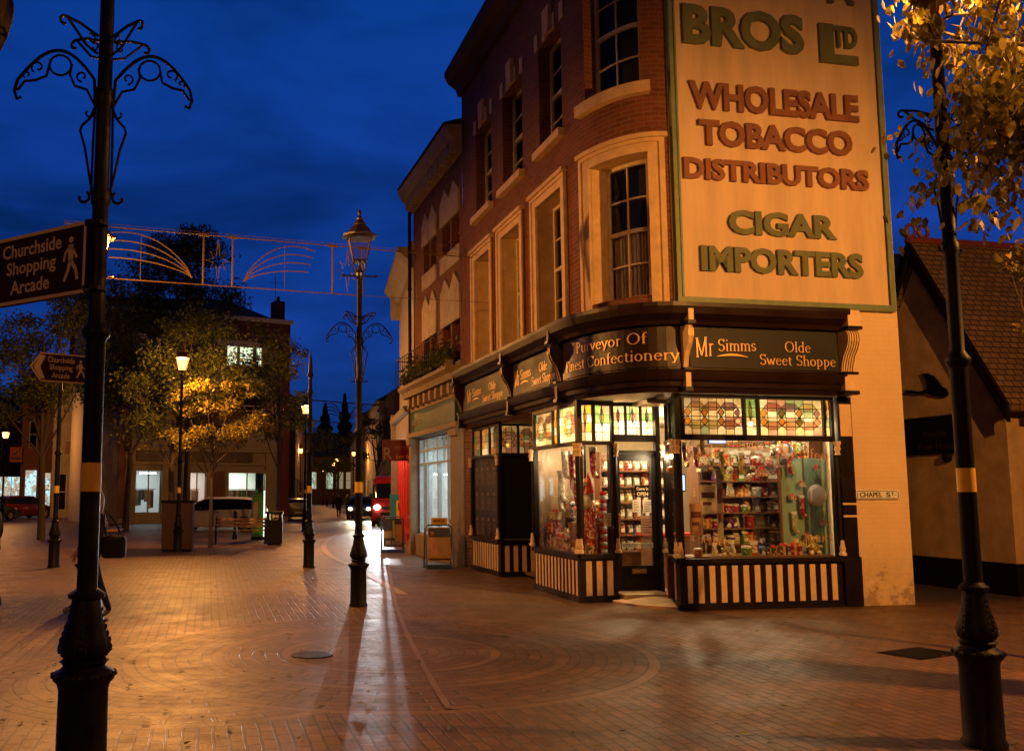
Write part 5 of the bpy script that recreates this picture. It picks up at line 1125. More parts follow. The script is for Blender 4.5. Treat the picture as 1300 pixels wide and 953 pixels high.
# ---- buildings of the left side street
bl = [(64, 140, 62, 14, 9.5, 'render', 'dark shuttered shop with pale upper floor left of the foreground post', [(1.6, 2.6, .5, 3.3, 'shop'), (.2, 1.0, .5, 3.0, 'dark')], 'ridge'),
      (24, 64, 67, 12, 9.0, 'orange_brick', 'orange lit brick shop with a bright window behind the red car', [(.3, 1.2, .6, 3.4, 'shop'), (1.4, 2.2, .6, 3.2, 'cool'), (.5, 1.1, 5.0, 7.0, 'dark')], 'ridge'),
      (-60, 24, 82, 10, 8.0, 'brick_dark', 'brightly lit shop at the left edge of the picture', [(2.6, 5.7, 1.2, 3.2, 'shop'), (.4, 2.2, 1, 3.2, 'warm'), (3, 4, 4.8, 6.5, 'dark')], 'ridge')]
for px0, px1, D, dep, h, mt, lb, ws, rf in bl:
    A = at(px0, 640, D); w_ = (px1-px0)/1150*D
    tb = block('high_street_shop', lb, (A.x, A.y), 8, w_, dep, h, mt, ws, rf, rh=3)
A = at(78, 640, 61.6); ts = thing('projecting_sign', 'blank dark red projecting sign on the shuttered shop', 'sign', (A.x, A.y, 0), 5)
m = M(); m.box(.2, 1.15, -.4, -.3, 4.3, 5.15); m.build('board', 'rb', ts); m = M(); m.tube([(.7, -.35, 5.2), (.7, .4, 5.2)], .03); m.build('bracket', 'iron', ts)
A = at(10, 640, 66); ts = thing('projecting_sign', 'orange projecting sign with a dark slash at the far left', 'sign', (A.x, A.y, 0), 5)
m = M(); m.box(0, .85, -.05, .05, 3.9, 5.0); bq = m.build('board', plain('orange_board', (.50, .12, .04), .5), ts); m = M(); m.poly([(.25, -.06, 4.45), (.35, -.06, 4.4), (.75, -.06, 4.85), (.68, -.06, 4.9)]); m.box(.08, .78, -.06, -.052, 4.1, 4.25); m.build('slash', 'navy', bq)
A = at(140, 640, 78)
block('gabled_building', 'tall dark building rising behind the pale corner building', (A.x-4, A.y), 10, 9.5, 10, 16.5, 'brick_dark', [], 'ridge', rh=3.5, chim=((1, 3, 1.2, 3.2),))
# ================================================================ COTTAGE
cg = thing('rough_cast_cottage', 'rough cast gabled cottage with steep tiled roof across the side road', 'cottage', W(7.08, .58), RA)
GY, AP, EZ, LX = 3.16, 1.58, 3.40, 11.0; APZ = 6.12
m = M()
gf, gl = seg((0, GY), (0, 0))
m.poly([(0, 0, 0), (0, GY, 0), (0, GY, EZ), (0, AP, APZ), (0, 0, EZ)][::-1], 0, [(0, 0), (GY, 0), (GY, EZ), (AP, APZ), (0, EZ)][::-1])
m.wall(flat, 0, LX, 0, EZ, [(.35, 1.7, 1.15, 2.75), (4, 5.5, 1.1, 2.7)], .15); m.poly([(LX, 0, 0), (LX, GY, 0), (LX, GY, EZ), (LX, AP, APZ), (LX, 0, EZ)]); m.poly([(0, GY, 0), (LX, GY, 0), (LX, GY, EZ), (0, GY, EZ)])
m.build('wall', 'render_y', cg)
m = M(); m.box(-.03, .3, -.03, GY, 0, .52); m.box(.3, LX, -.03, .2, 0, .52); m.build('plinth', 'black', cg)
m = M(); sl = (APZ-EZ)/AP; ov = .28; rt = .16
for sgn in (1, -1):
    y0 = AP; y1 = AP-sgn*(AP+ov); z0 = APZ+rt; z1 = EZ-ov*sl+rt
    P = lambda x, y, z: (x, y, z)
    m.poly([P(-.22, y1, z1), P(LX+.2, y1, z1), P(LX+.2, y0, z0), P(-.22, y0, z0)], 0, [(0, 0), (LX+.4, 0), (LX+.4, 3.4), (0, 3.4)])
    m.poly([P(-.22, y1, z1-.12), P(LX+.2, y1, z1-.12), P(LX+.2, y0, z0-.12), P(-.22, y0, z0-.12)])
    m.poly([P(-.22, y1, z1-.12), P(LX, y1, z1-.12), P(LX, y1, z1), P(-.22, y1, z1)])
ro = m.build('roof', 'tile', cg)
m = M()
for sgn in (1, -1):
    y1 = AP-sgn*(AP+ov); a = (AP, APZ+rt+.01); b = (y1, EZ-ov*sl+rt+.01)
    m.hexa([(-.26, a[0], a[1]-.34), (-.26, b[0], b[1]-.30), (-.19, b[0], b[1]-.30), (-.19, a[0], a[1]-.34), (-.26, a[0], a[1]), (-.26, b[0], b[1]), (-.19, b[0], b[1]), (-.19, a[0], a[1])])
m.build('barge_board', 'black', cg)
m = M(); m.tube([(-.25, AP, APZ+rt+.02), (LX, AP, APZ+rt+.02)], .07, 8)
for dx in (.0, .26):
    m.tube([(-.15+dx+.10*math.cos(2*math.pi*k/12), AP, APZ+rt+.2+.12*math.sin(2*math.pi*k/12)) for k in range(13)], .035, 6)
m.build('ridge_tiles', 'rb', ro)
for a, b in ((.35, 1.7), (4, 5.5)):
    m = M()
    for u in (a, (a+b)/2-.04, b-.08): m.mbox(flat, u, u+.08, 1.15, 2.75, -.14, .03)
    m.mbox(flat, a-.1, b+.1, 1.02, 1.148, -.1, .1); m.mbox(flat, a-.1, b+.1, 2.752, 2.9, -.1, .05); wo = m.build('window', 'iron_brown', cg); m = M(); m.mbox(flat, a, b, 1.15, 2.75, -.1, -.095); m.build('pane', 'dkglass', wo)
def og(px, py):
    d = ray(px, py); n = Vector((CA, SA, 0)); p0 = W(7.08, .58); o = Vector((0, 0, EYE)); t = (Vector((p0.x, p0.y, 0))-o).dot(n)/d.dot(n); q = o+d*t-Vector((p0.x, p0.y, 0)); return -q.x*SA+q.y*CA, q.z
gs = thing('pub_sign_board', 'long black painted board with faint lettering on the cottage gable', 'sign board', W(7.08, .58), RA)
y0, za = og(1226, 574); y1, _ = og(1143, 577); _, zb = og(1226, 524)
m = M(); m.box(-.045, -.005, y0, y1, za, zb); pbd = m.build('board', 'black', gs)
m = M(); MT['faint'] = plain('faint_letters', (.045, .022, .012), .6)
for s, z, w_, yy in (('Welcome', za+.30, .55, y0+.9), ('Free House', za+.08, .9, y0+1.0)):
    m.add(btext(s, w_, .12), lambda x, y, q: (-.048, yy-x, z+y))
m.build('faint_lettering', 'faint', pbd)
gz = thing('goose_cutout', 'black flying goose cut-out above the sign board on the cottage gable', 'wall ornament', W(7.08, .58), RA)
out = [(1151, 496), (1157, 495), (1170, 497), (1180, 494), (1179, 484), (1175, 476), (1172, 474), (1180, 474), (1187, 477), (1193, 484), (1198, 491), (1203, 493), (1206, 499), (1204, 503), (1196, 504), (1186, 502), (1180, 499), (1168, 500), (1156, 499)]
P = [og(*p) for p in out]; m = M(); m.poly([(-.05, a, b) for a, b in P]); m.poly([(-.02, a, b) for a, b in P][::-1])
for (a, b), (c, d) in zip(P, P[1:]+P[:1]): m.poly([(-.05, a, b), (-.02, a, b), (-.02, c, d), (-.05, c, d)])
m.build('body', 'black', gz)
lw = thing('wall_lamp', 'small round black fitting below the sign board on the cottage gable', 'wall light', W(7.08, .58), RA)
a, b = og(1204, 580); m = M(); m.lathe([(.09, 0), (.09, .04), (.06, .09), (.01, .1)], 12, 0, (0, 0, 0)); o = m.build('housing', 'black', lw, loc=(0, a, b)); o.rotation_euler = (0, R(-90), 0)
block('rear_cottage', 'dark slate roofed house further up the side road behind the cottage', W(7.4, 5.2).xy, RA, 8, 8, 5.6, 'render_y', [], 'ridge', rh=2.6, chim=((.3, 3.2, .7, 3.1),))
# ================================================================ VEHICLES
MT['silver'] = plain('silver_car_paint', (.62, .62, .58), .3, metal=.0, var=.05, coat=.6); MT['redcar'] = plain('dark_red_car_paint', (.16, .012, .010), .25, var=.1, coat=.7); MT['bluecar'] = plain('blue_car_paint', (.015, .035, .13), .25, var=.1, coat=.6); MT['redvan'] = plain('red_van_paint', (.50, .030, .025), .3, var=.1, coat=.6); MT['darkcar'] = plain('grey_car_paint', (.06, .06, .065), .3, var=.1, coat=.6)
MT['taillight'] = plain('tail_lamp', (.45, .02, .01), .2); MT['headlight'] = emit('headlamp', (.85, .95, 1.0), 60.0); MT['headwarm'] = emit('warm_headlamp', (1.0, .82, .5), 40.0); MT['plastic'] = plain('black_plastic', (.015, .015, .015), .5); MT['clearlamp'] = plain('lamp_lens', (.5, .5, .5), .1); MT['plate_w'] = plain('number_plate', (.65, .62, .5), .4)
def car(label, loc, rz, paint, L=4.0, H=1.48, Wd=1.7, van=False, on=None, cat='car', group=None, name='parked_car'):
    # x forward, y to the left, stations from tail to nose
    t = thing(name, label, cat, (loc[0], loc[1], 0), rz, group)
    if not van: st = [(-.5, .42, .80, .84, .60), (-.485, .30, .92, 1.10, .80), (-.44, .24, .96, H*.93, .90), (-.30, .2, .96, H*.985, .97), (-.08, .2, .95, H, 1.0), (.10, .2, .93, H*.985, 1.0), (.17, .2, .92, H*.90, .99), (.29, .2, .90, .93, .98), (.40, .22, .80, .83, .95), (.475, .3, .66, .68, .86), (.5, .42, .56, .57, .66)]
    else: st = [(-.5, .35, 1.25, H*.96, .92), (-.49, .28, 1.25, H, .96), (-.2, .26, 1.25, H, 1.0), (.24, .26, 1.25, H, 1.0), (.33, .26, 1.25, H*.985, 1.0), (.36, .26, 1.30, H*.94, 1.0), (.385, .26, 1.32, H*.84, 1.0), (.43, .26, 1.34, 1.40, .99), (.475, .28, 1.12, 1.16, .96), (.495, .36, .9, .92, .92), (.5, .44, .7, .71, .86)]
    hw = Wd/2; rings = []
    for x, zb, zs, zt, k in st:
        w_ = hw*k; wt = w_*(.80 if not van else .93); mid = (zs+zb)/2
        up_ = max(zs+.005, zt)
        rings.append([(x*L, -w_*.9, zb), (x*L, -w_, zb+.12), (x*L, -w_*1.0, mid+.05), (x*L, -w_*.965, zs), (x*L, -(wt+(w_*.965-wt)*.12), zs+(up_-zs)*.86), (x*L, -wt*.8, up_), (x*L, 0, up_+.015),
                      (x*L, wt*.8, up_), (x*L, (wt+(w_*.965-wt)*.12), zs+(up_-zs)*.86), (x*L, w_*.965, zs), (x*L, w_, mid+.05), (x*L, w_, zb+.12), (x*L, w_*.9, zb)])
    m = M(); g = M(); n = len(rings[0])
    for i in range(len(rings)-1):
        for k in range(n):
            q = [rings[i][k], rings[i+1][k], rings[i+1][(k+1) % n], rings[i][(k+1) % n]]
            side = k in (3, 8); topq = k in (4, 5, 6, 7)
            hgt = rings[i][6][2]-rings[i][3][2], rings[i+1][6][2]-rings[i+1][3][2]
            if side and min(hgt) > .25 and not (van and i < 3): g.poly(q); m.poly([(a, b*.97, c) for a, b, c in q])
            elif (topq or side) and abs(rings[i][6][2]-rings[i+1][6][2]) > .13 and max(hgt) > .3 and (not van or i == 6): g.poly(q)
            else: m.poly(q)
    m.poly(rings[0]); m.poly(rings[-1][::-1]); m.build('body', paint, t, smooth=True); g.build('glazing', 'dkglass', t)
    wr = .31 if not van else .35
    for x in (-.31*L, .32*L):
        for s in (-1, 1):
            m = M(); m.lathe([(wr*.7, -.1), (wr, -.09), (wr, .09), (wr*.7, .1)], 20); o = m.build('wheel', 'rubber', t, smooth=True); o.location = (x, s*(hw-.08), wr); o.rotation_euler = (R(90), 0, 0)
            m = M(); m.lathe([(.02, -.105), (wr*.62, -.108), (wr*.62, .108), (.02, .105)], 10); m.build('rim', 'chrome' if not van else 'plastic', o)
            m = M(); m.tube([(x+(wr+.03)*math.cos(R(a)), s*(hw*.985), wr+(wr+.03)*math.sin(R(a))) for a in range(-10, 191, 20)], .028, 6); m.build('wheel_arch', 'plastic', t)
    zl = .68 if not van else .95
    for s in (-1, 1):
        x = L*.485; y = s*hw*.68
        m = M(); m.ball((x, y, zl), .12 if not van else .16, 0, 10, .8); m.build('headlight', {'white': 'headlight', 'warm': 'headwarm', None: 'clearlamp'}[on], t)
        m = M(); m.box(-L*.492, -L*.47, min(s*hw*.62, s*hw*.86), max(s*hw*.62, s*hw*.86), .72, .98 if not van else 1.5); m.build('tail_light', 'taillight', t)
        m = M(); m.box(.14*L, .175*L, min(s*hw*.98, s*(hw+.17)), max(s*hw*.98, s*(hw+.17)), .95 if not van else 1.35, 1.08 if not van else 1.65); m.build('wing_mirror', 'plastic', t, bevel=.015)
    m = M(); m.box(-L*.505, -L*.47, -hw*.8, hw*.8, .28, .5); m.box(L*.46, L*.505, -hw*.75, hw*.75, .26, .46)
    if van: m.box(L*.485, L*.503, -hw*.5, hw*.5, .55, .72); m.box(L*.47, L*.497, -hw*.45, hw*.45, .78, 1.0)
    m.build('bumper', 'plastic', t)
    m = M(); m.box(L*.503, L*.51, -.26, .26, .40, .51); m.box(-L*.51, -L*.503, -.26, .26, .42, .53); m.build('number_plate', 'plate_w', t)
    m = M(); m.box(-.02, .0, -hw*.985-.003, -hw*.98+.002, .35, .95); m.box(-.02, .0, hw*.98-.002, hw*.985+.003, .35, .95)
    for s in (-1, 1): m.box(-.22, -.08, min(s*hw, s*(hw+.02)), max(s*hw, s*(hw+.02)), .83, .86)
    m.build('door_trim', 'plastic', t)
    return t
c = gnd(275, 674.5); car('silver hatchback parked side on before the cream shopfront', (c.x, c.y+.4), 178, 'silver', 4.15, 1.5)
c = gnd(20, 658); car('dark red car seen from behind at the left edge', (c.x, c.y+1), 62, 'redcar', 4.0, 1.5)
c = gnd(-6, 662); car('dark car just entering the picture beside the red one', (c.x-1.2, c.y+1), 70, 'darkcar', 4.2, 1.45)
c = at(357, 640, 66); car('dark blue car parked down the left side of the high street', (c.x, c.y), 98, 'bluecar', 4.3, 1.62)
c = at(382, 640, 58); car('dark grey car half hidden by the spear-topped post', (c.x-.3, c.y), 100, 'darkcar', 3.9, 1.35)
c = at(498, 640, 48); car('red panel van with its headlights on facing the square', (c.x, c.y), -92.5, 'redvan', 5.2, 2.55, 1.95, van=True, on='white', cat='van', name='panel_van'); vp = c
c2_ = at(460, 640, 60); car('car with warm headlights on behind the red van', (c2_.x, c2_.y), -94, 'darkcar', 4.1, 1.48, on='warm')
def spot(loc, rx, rz, power, col, ang=50, blend=.6):
    l = bpy.data.lights.new('headlight_beam', 'SPOT'); l.energy = power; l.spot_size = R(ang); l.spot_blend = blend; l.color = col; l.shadow_soft_size = .07
    o = bpy.data.objects.new('headlight_beam', l); COL.objects.link(o); o.location = loc; o.rotation_euler = (R(rx), 0, R(rz))
for s in (-1, 1):
    q = Vector((vp.x+s*.66, vp.y-2.72, .95)); spot(q, 85, 180-2.5, 5200, (.90, .95, 1.0), 18)
    q = Vector((c2_.x+s*.55, c2_.y-2.2, .68)); spot(q, 85.5, 180-4, 1600, (1, .85, .6), 18)
# ================================================================ PEOPLE
def person(label, loc, rz, pose, cloth=('jacket_maroon', 'trouser_dark', 'shoe_pale'), hair='blonde_hair', h=1.68, bag=True):
    J = {'pel': (0, 0, .92), 'sp1': (0, -.01, 1.08), 'sp2': (0, 0, 1.27), 'nk': (0, .01, 1.43), 'hd0': (0, .02, 1.49), 'hd1': (0, .03, 1.57), 'hd2': (0, .02, 1.65),
         'ls': (-.17, 0, 1.38), 'le': (-.23, -.02, 1.12), 'lw': (-.20, .10, .92), 'lh': (-.19, .15, .86), 'rs': (.17, 0, 1.38), 're': (.24, -.02, 1.12), 'rw': (.24, .06, .90), 'rh': (.24, .10, .84),
         'lp': (-.09, 0, .90), 'lk': (-.10, pose[0]*.45, .50), 'la': (-.10, pose[0], .09), 'lt': (-.11, pose[0]+.15, .04), 'rp': (.09, 0, .90), 'rk': (.10, pose[1]*.45, .50), 'ra': (.10, pose[1], .09), 'rt': (.11, pose[1]+.15, .04)}
    RD = {'pel': .15, 'sp1': .135, 'sp2': .15, 'nk': .06, 'hd0': .07, 'hd1': .10, 'hd2': .075, 'ls': .075, 'le': .05, 'lw': .034, 'lh': .036, 'rs': .075, 're': .05, 'rw': .034, 'rh': .036, 'lp': .095, 'lk': .06, 'la': .042, 'lt': .038, 'rp': .095, 'rk': .06, 'ra': .042, 'rt': .038}
    E_ = ['pel sp1', 'sp1 sp2', 'sp2 nk', 'nk hd0', 'hd0 hd1', 'hd1 hd2', 'sp2 ls', 'ls le', 'le lw', 'lw lh', 'sp2 rs', 'rs re', 're rw', 'rw rh', 'pel lp', 'lp lk', 'lk la', 'la lt', 'pel rp', 'rp rk', 'rk ra', 'ra rt']
    names = list(J); vs = [Vector(J[n]) for n in names]; rd = [RD[n] for n in names]; ed = [(names.index(e.split()[0]), names.index(e.split()[1])) for e in E_]
    for s, base in (('l', 'lh'), ('r', 'rh')):
        b = names.index(base); P = J[base]
        for k, (dx, ln) in enumerate(((-.024, .07), (-.008, .08), (.008, .075), (.024, .06))):
            vs += [Vector((P[0]+dx, P[1]+.03, P[2]-.035)), Vector((P[0]+dx, P[1]+.035, P[2]-.035-ln))]; rd += [.009, .008]; n = len(vs); ed += [(b, n-2), (n-2, n-1)]
        vs += [Vector((P[0]-.035, P[1]+.045, P[2]-.02)), Vector((P[0]-.03, P[1]+.06, P[2]-.06))]; rd += [.010, .009]; n = len(vs); ed += [(b, n-2), (n-2, n-1)]
    sc = h/1.72
    me = bpy.data.meshes.new('body'); me.from_pydata([v*sc for v in vs], ed, []); o = bpy.data.objects.new('tmp', me); COL.objects.link(o)
    md = o.modifiers.new('s', 'SKIN')
    for i, r in enumerate(rd): me.skin_vertices[0].data[i].radius = (r*sc, r*sc)
    me.skin_vertices[0].data[0].use_root = True
    sb = o.modifiers.new('u', 'SUBSURF'); sb.levels = 2; sb.render_levels = 2
    dg = bpy.context.evaluated_depsgraph_get(); nm = bpy.data.meshes.new_from_object(o.evaluated_get(dg)); bpy.data.objects.remove(o)
    for mt in ('skin',)+cloth: nm.materials.append(MT[mt])
    nm.polygons.foreach_set('use_smooth', [True]*len(nm.polygons))
    for p in nm.polygons:
        z = p.center.z/sc; x = abs(p.center.x)/sc
        p.material_index = 3 if z < .10 else 2 if z < .93 and x < .185 else (0 if z > 1.44 or z < .92 else 1)
    t = thing('person', label, 'person', (loc[0], loc[1], 0), rz)
    b = bpy.data.objects.new('body', nm); COL.objects.link(b); b.parent = t
    m = M(); m.lathe([(.02, 1.74), (.08, 1.72), (.118, 1.64), (.122, 1.55), (.11, 1.46), (.09, 1.38), (.06, 1.34)], 14, 0, (0, -.015, 0)); 
    hh = m.build('hair', hair, t, smooth=True); hh.scale = (sc, sc*.9, sc)
    for v in hh.data.vertices:
        if v.co.y > .05 and v.co.z < 1.66: v.co.y = .0
    m = M(); m.ball((-.035, .105, 1.585), .011); m.ball((.035, .105, 1.585), .011); ey = m.build('eyes', 'black', t); ey.scale = (sc,)*3
    m = M(); m.hexa([(-.012, .10, 1.53), (.012, .10, 1.53), (.012, .10, 1.53), (-.012, .10, 1.53), (-.008, .10, 1.58), (.008, .10, 1.58), (.008, .13, 1.535), (-.008, .13, 1.535)]); m.build('nose', 'skin', t).scale = (sc,)*3
    # jacket skirt
    m = M(); m.lathe([(.185, .86), (.175, .95), (.155, 1.08), (.175, 1.3), (.16, 1.38), (.075, 1.45)], 18); jk = m.build('jacket', cloth[0], t, smooth=True); jk.scale = (1.12*sc, .82*sc, sc)
    return t
MT['jacket_maroon'] = plain('maroon_jacket', (.10, .018, .015), .8, var=.3); MT['trouser_dark'] = plain('dark_trousers', (.015, .012, .015), .8); MT['shoe_pale'] = plain('pale_shoe', (.55, .42, .35), .5); MT['blonde_hair'] = plain('blonde_hair', (.42, .24, .09), .6, var=.4, nscale=20); MT['dark_hair'] = plain('dark_hair', (.03, .02, .015), .6); MT['shoe_dark'] = plain('dark_shoe', (.05, .015, .01), .5); MT['coat_dark'] = plain('dark_coat', (.03, .025, .02), .8)
pp = at(116, 780, 12.5); pr = person('person in a maroon jacket and dark trousers walking behind the left foreground post', (pp.x, pp.y), 78, (-.33, .36))
bg_ = thing('shoulder_bag', 'black shoulder bag on the hip of the walking person', 'bag', (pp.x+.30, pp.y-.05, .78), 8)
m = M(); m.box(-.17, .15, -.09, .09, .0, .30); m.build('bag_body', 'trouser_dark', bg_, bevel=.05); m = M(); m.tube([(-.12, 0, .28), (-.16, 0, .5), (-.14, .03, .64), (-.02, .03, .5), (.1, 0, .28)], .012); m.build('strap', 'trouser_dark', bg_)
q = at(-16, 770, 13.2); person('person in dark clothes stepping out of the picture on the left, one shoe showing', (q.x-.02, q.y), 80, (-.28, .28), ('coat_dark', 'trouser_dark', 'shoe_dark'), 'dark_hair')
for px, D, lb in ((430, 62, 'distant dark figure walking beside the blue car'), (441, 74, 'farther dark figure on the pavement left of the middle post')):
    q = at(px, 640, D); person(lb, (q.x, q.y), 190, (-.12, .15), ('coat_dark', 'trouser_dark', 'shoe_dark'), 'dark_hair')
# ================================================================ TREES
def tree(label, base, trunk_h, cen, rad, nleaf, ls, mat, seed, r0=.12, group=None, name='street_tree', limbs=14, flatb=.6, clump=.32, conif=False):
    rnd = random.Random(seed); t = thing(name, label, 'tree', (base[0], base[1], 0), 0, group)
    m = M(); c = Vector(cen)-Vector((base[0], base[1], 0)); lean = Vector((rnd.uniform(-.15, .15), rnd.uniform(-.15, .15), trunk_h))
    m.tube([(0, 0, 0), (lean.x*.3, lean.y*.3, trunk_h*.4), tuple(lean)], [r0*1.25, r0, r0*.85], 9)
    m.tube([tuple(lean), (c.x*.5+lean.x*.5, c.y*.5+lean.y*.5, (trunk_h+c.z)/2), (c.x, c.y, c.z+rad[2]*.6)], [r0*.85, r0*.55, r0*.1], 7)
    tips = []
    for k in range(limbs):
        a = rnd.uniform(0, 2*math.pi); ph = rnd.uniform(-.5, .95); rr = rnd.uniform(.55, .95)
        e = c+Vector((math.cos(a)*rad[0]*rr*math.sqrt(max(.05, 1-ph*ph*.8)), math.sin(a)*rad[1]*rr*math.sqrt(max(.05, 1-ph*ph*.8)), ph*rad[2]))
        s = Vector((lean.x, lean.y, trunk_h)).lerp(Vector((c.x, c.y, c.z+rad[2]*.3)), rnd.uniform(0, .75)); md = s.lerp(e, .5)+Vector((0, 0, -rad[2]*.06)); m.tube([tuple(s), tuple(md), tuple(e)], [r0*.4, r0*.25, r0*.06], 5)
        tips.append(e); tips.append(md.lerp(e, rnd.uniform(.2, .8)))
        for j in range(2):
            f_ = e+Vector((rnd.uniform(-1, 1)*rad[0]*.3, rnd.uniform(-1, 1)*rad[1]*.3, rnd.uniform(-.6, .6)*rad[2]*.3)); m.tube([tuple(md.lerp(e, .5)), tuple(f_)], [r0*.16, r0*.04], 4); tips.append(f_)
    m.build('trunk', 'bark', t, smooth=False)
    m = M(); sd = [clump*(rad[0]+rad[2])/2]*3
    wts = [rnd.uniform(.3, 1.3) for _ in tips]; szs = [rnd.uniform(.6, 1.25) for _ in tips]
    idx = rnd.choices(range(len(tips)), wts, k=nleaf)
    for i in idx:
        tp = tips[i]; d = Vector((rnd.gauss(0, 1), rnd.gauss(0, 1), rnd.gauss(0, 1))).normalized()*(rnd.random()**.45)*sd[0]*szs[i]; d.z *= flatb; p = tp+d
        s = ls*rnd.uniform(.6, 1.3); n = Vector((rnd.gauss(0, 1), rnd.gauss(0, 1), rnd.gauss(0, 1)+.5)).normalized(); u = n.orthogonal().normalized(); u = (Matrix.Rotation(rnd.uniform(0, 6.28), 3, n) @ u); v = n.cross(u)
        m.poly([tuple(p-u*s*.5), tuple(p+v*s*.28+n*s*.05), tuple(p+u*s*.5), tuple(p-v*s*.28+n*s*.05)], 0, [(0, 0)]*4)
    m.build('crown', mat, t)
    return t
gr = 'trees of the square'
q = gnd(207, 692); tree('tree with lamp-lit yellow leaves behind the bright lamp', (q.x, q.y+1.2), 2.4, (q.x+.3, q.y+1.2, 5.2), (2.2, 1.8, 2.9), 14000, .12, 'leaf', 1, .11, gr, limbs=26, clump=.27)
q = at(349, 640, 33); tree('slender tree before the right end of the pale building', (q.x, q.y), 2.2, (q.x-.0, q.y, 5.2), (1.35, 1.2, 2.6), 7000, .12, 'leaf', 2, .07, gr, limbs=18, clump=.24)
q = at(268, 640, 28.2); tree('low tree with bright orange leaves right of the bright lamp', (q.x, q.y), 1.9, (q.x, q.y, 3.85), (1.5, 1.2, 1.15), 7000, .11, 'leaf_auto', 12, .06, gr, limbs=14, clump=.26)
q = at(54, 640, 33); tree('dark tree at the left beside the brightly lit shops', (q.x, q.y), 2.8, (q.x-.2, q.y, 6.0), (2.4, 2.0, 2.7), 11000, .13, 'leaf', 3, .12, gr, limbs=22, clump=.27)
q = at(112, 640, 37); tree('dark tree behind the left foreground post', (q.x, q.y), 3.4, (q.x, q.y, 7.6), (2.4, 2.0, 3.0), 10000, .14, 'leaf_dark', 4, .12, gr, limbs=22, clump=.27)
q = at(236, 640, 41); tree('tall dark tree rising above the pale building parapet', (q.x, q.y), 4.5, (q.x-.2, q.y, 10.2), (3.0, 2.4, 3.4), 18000, .15, 'leaf_dark', 5, .16, gr, limbs=30, clump=.3)
q = at(160, 640, 40); tree('dark tree before the left end of the pale building', (q.x, q.y), 3.0, (q.x, q.y, 7.2), (2.2, 2.2, 3.2), 11000, .14, 'leaf_dark', 6, .13, gr, limbs=22, clump=.28)
q = at(430, 640, 92); tree('small bare looking tree far down the street', (q.x, q.y), 2.5, (q.x, q.y, 5.5), (2.8, 2.5, 2.8), 3500, .22, 'leaf', 7, .12, None)
q = at(476, 640, 58); tree('dark tree hung with small lights above the red van', (q.x+.2, q.y), 2.6, (q.x+.3, q.y, 4.9), (1.3, 1.3, 2.0), 6000, .12, 'leaf_dark', 8, .1, None, limbs=18)
for i, (px, top, D, rx, lb) in enumerate(((412, 512, 170, 4.0, 'dark conifer on the skyline left of the middle post'), (437, 500, 165, 3.2, 'taller dark conifer on the skyline behind the middle post'))):
    q = at(px, 640, D); z = at(px, top, D).z; t = thing('conifer', lb, 'tree', (q.x, q.y, 0)); m = M(); m.tube([(0, 0, 0), (0, 0, z*.9)], [.4, .1], 7); m.build('trunk', 'bark', t); m = M(); rnd = random.Random(i)
    for k in range(5200):
        u = rnd.random()**.7; zz = z*(.25+.75*(1-u)); rr = rx*u*(.55+.45*abs(math.sin(zz*1.7)))*rnd.random()**.4; a = rnd.uniform(0, 6.283); p = Vector((rr*math.cos(a), rr*math.sin(a), zz)); s = .55
        n = Vector((rnd.gauss(0, 1), rnd.gauss(0, 1), rnd.gauss(0, 1))).normalized(); uu = n.orthogonal()*s*.5; v = n.cross(uu)*.6; m.poly([tuple(p-uu), tuple(p+v), tuple(p+uu), tuple(p-v)], 0, [(0, 0)]*4)
    m.build('crown', 'leaf_dark', t)
# wooded rise behind the right hand roofs
m = M(); rnd = random.Random(9)
for k in range(16000):
    x = rnd.uniform(-8, 60); y = 175+rnd.uniform(0, 25); zt = 10+8*max(0, min(1, (x+6)/14))+2.2*math.sin(x*.9)+1.2*math.sin(x*2.3); z = zt*rnd.random()**.35; s = .9
    p = Vector((x, y, z)); n = Vector((rnd.gauss(0, 1), rnd.gauss(0, 1), rnd.gauss(0, 1))).normalized(); uu = n.orthogonal()*s*.5; v = n.cross(uu)*.7; m.poly([tuple(p-uu), tuple(p+v), tuple(p+uu), tuple(p-v)], 0, [(0, 0)]*4)
o = m.build('wooded_hill', 'leaf_dark'); tag(o, 'dark wooded rise behind the roofs at the far right of the street', 'wood', kind='stuff')
m = M(); m.poly([(-260, 230, 0), (260, 230, 0), (260, 300, 14), (-260, 300, 10)]); o = m.build('hills', 'leaf_dark'); o['kind'] = 'structure'
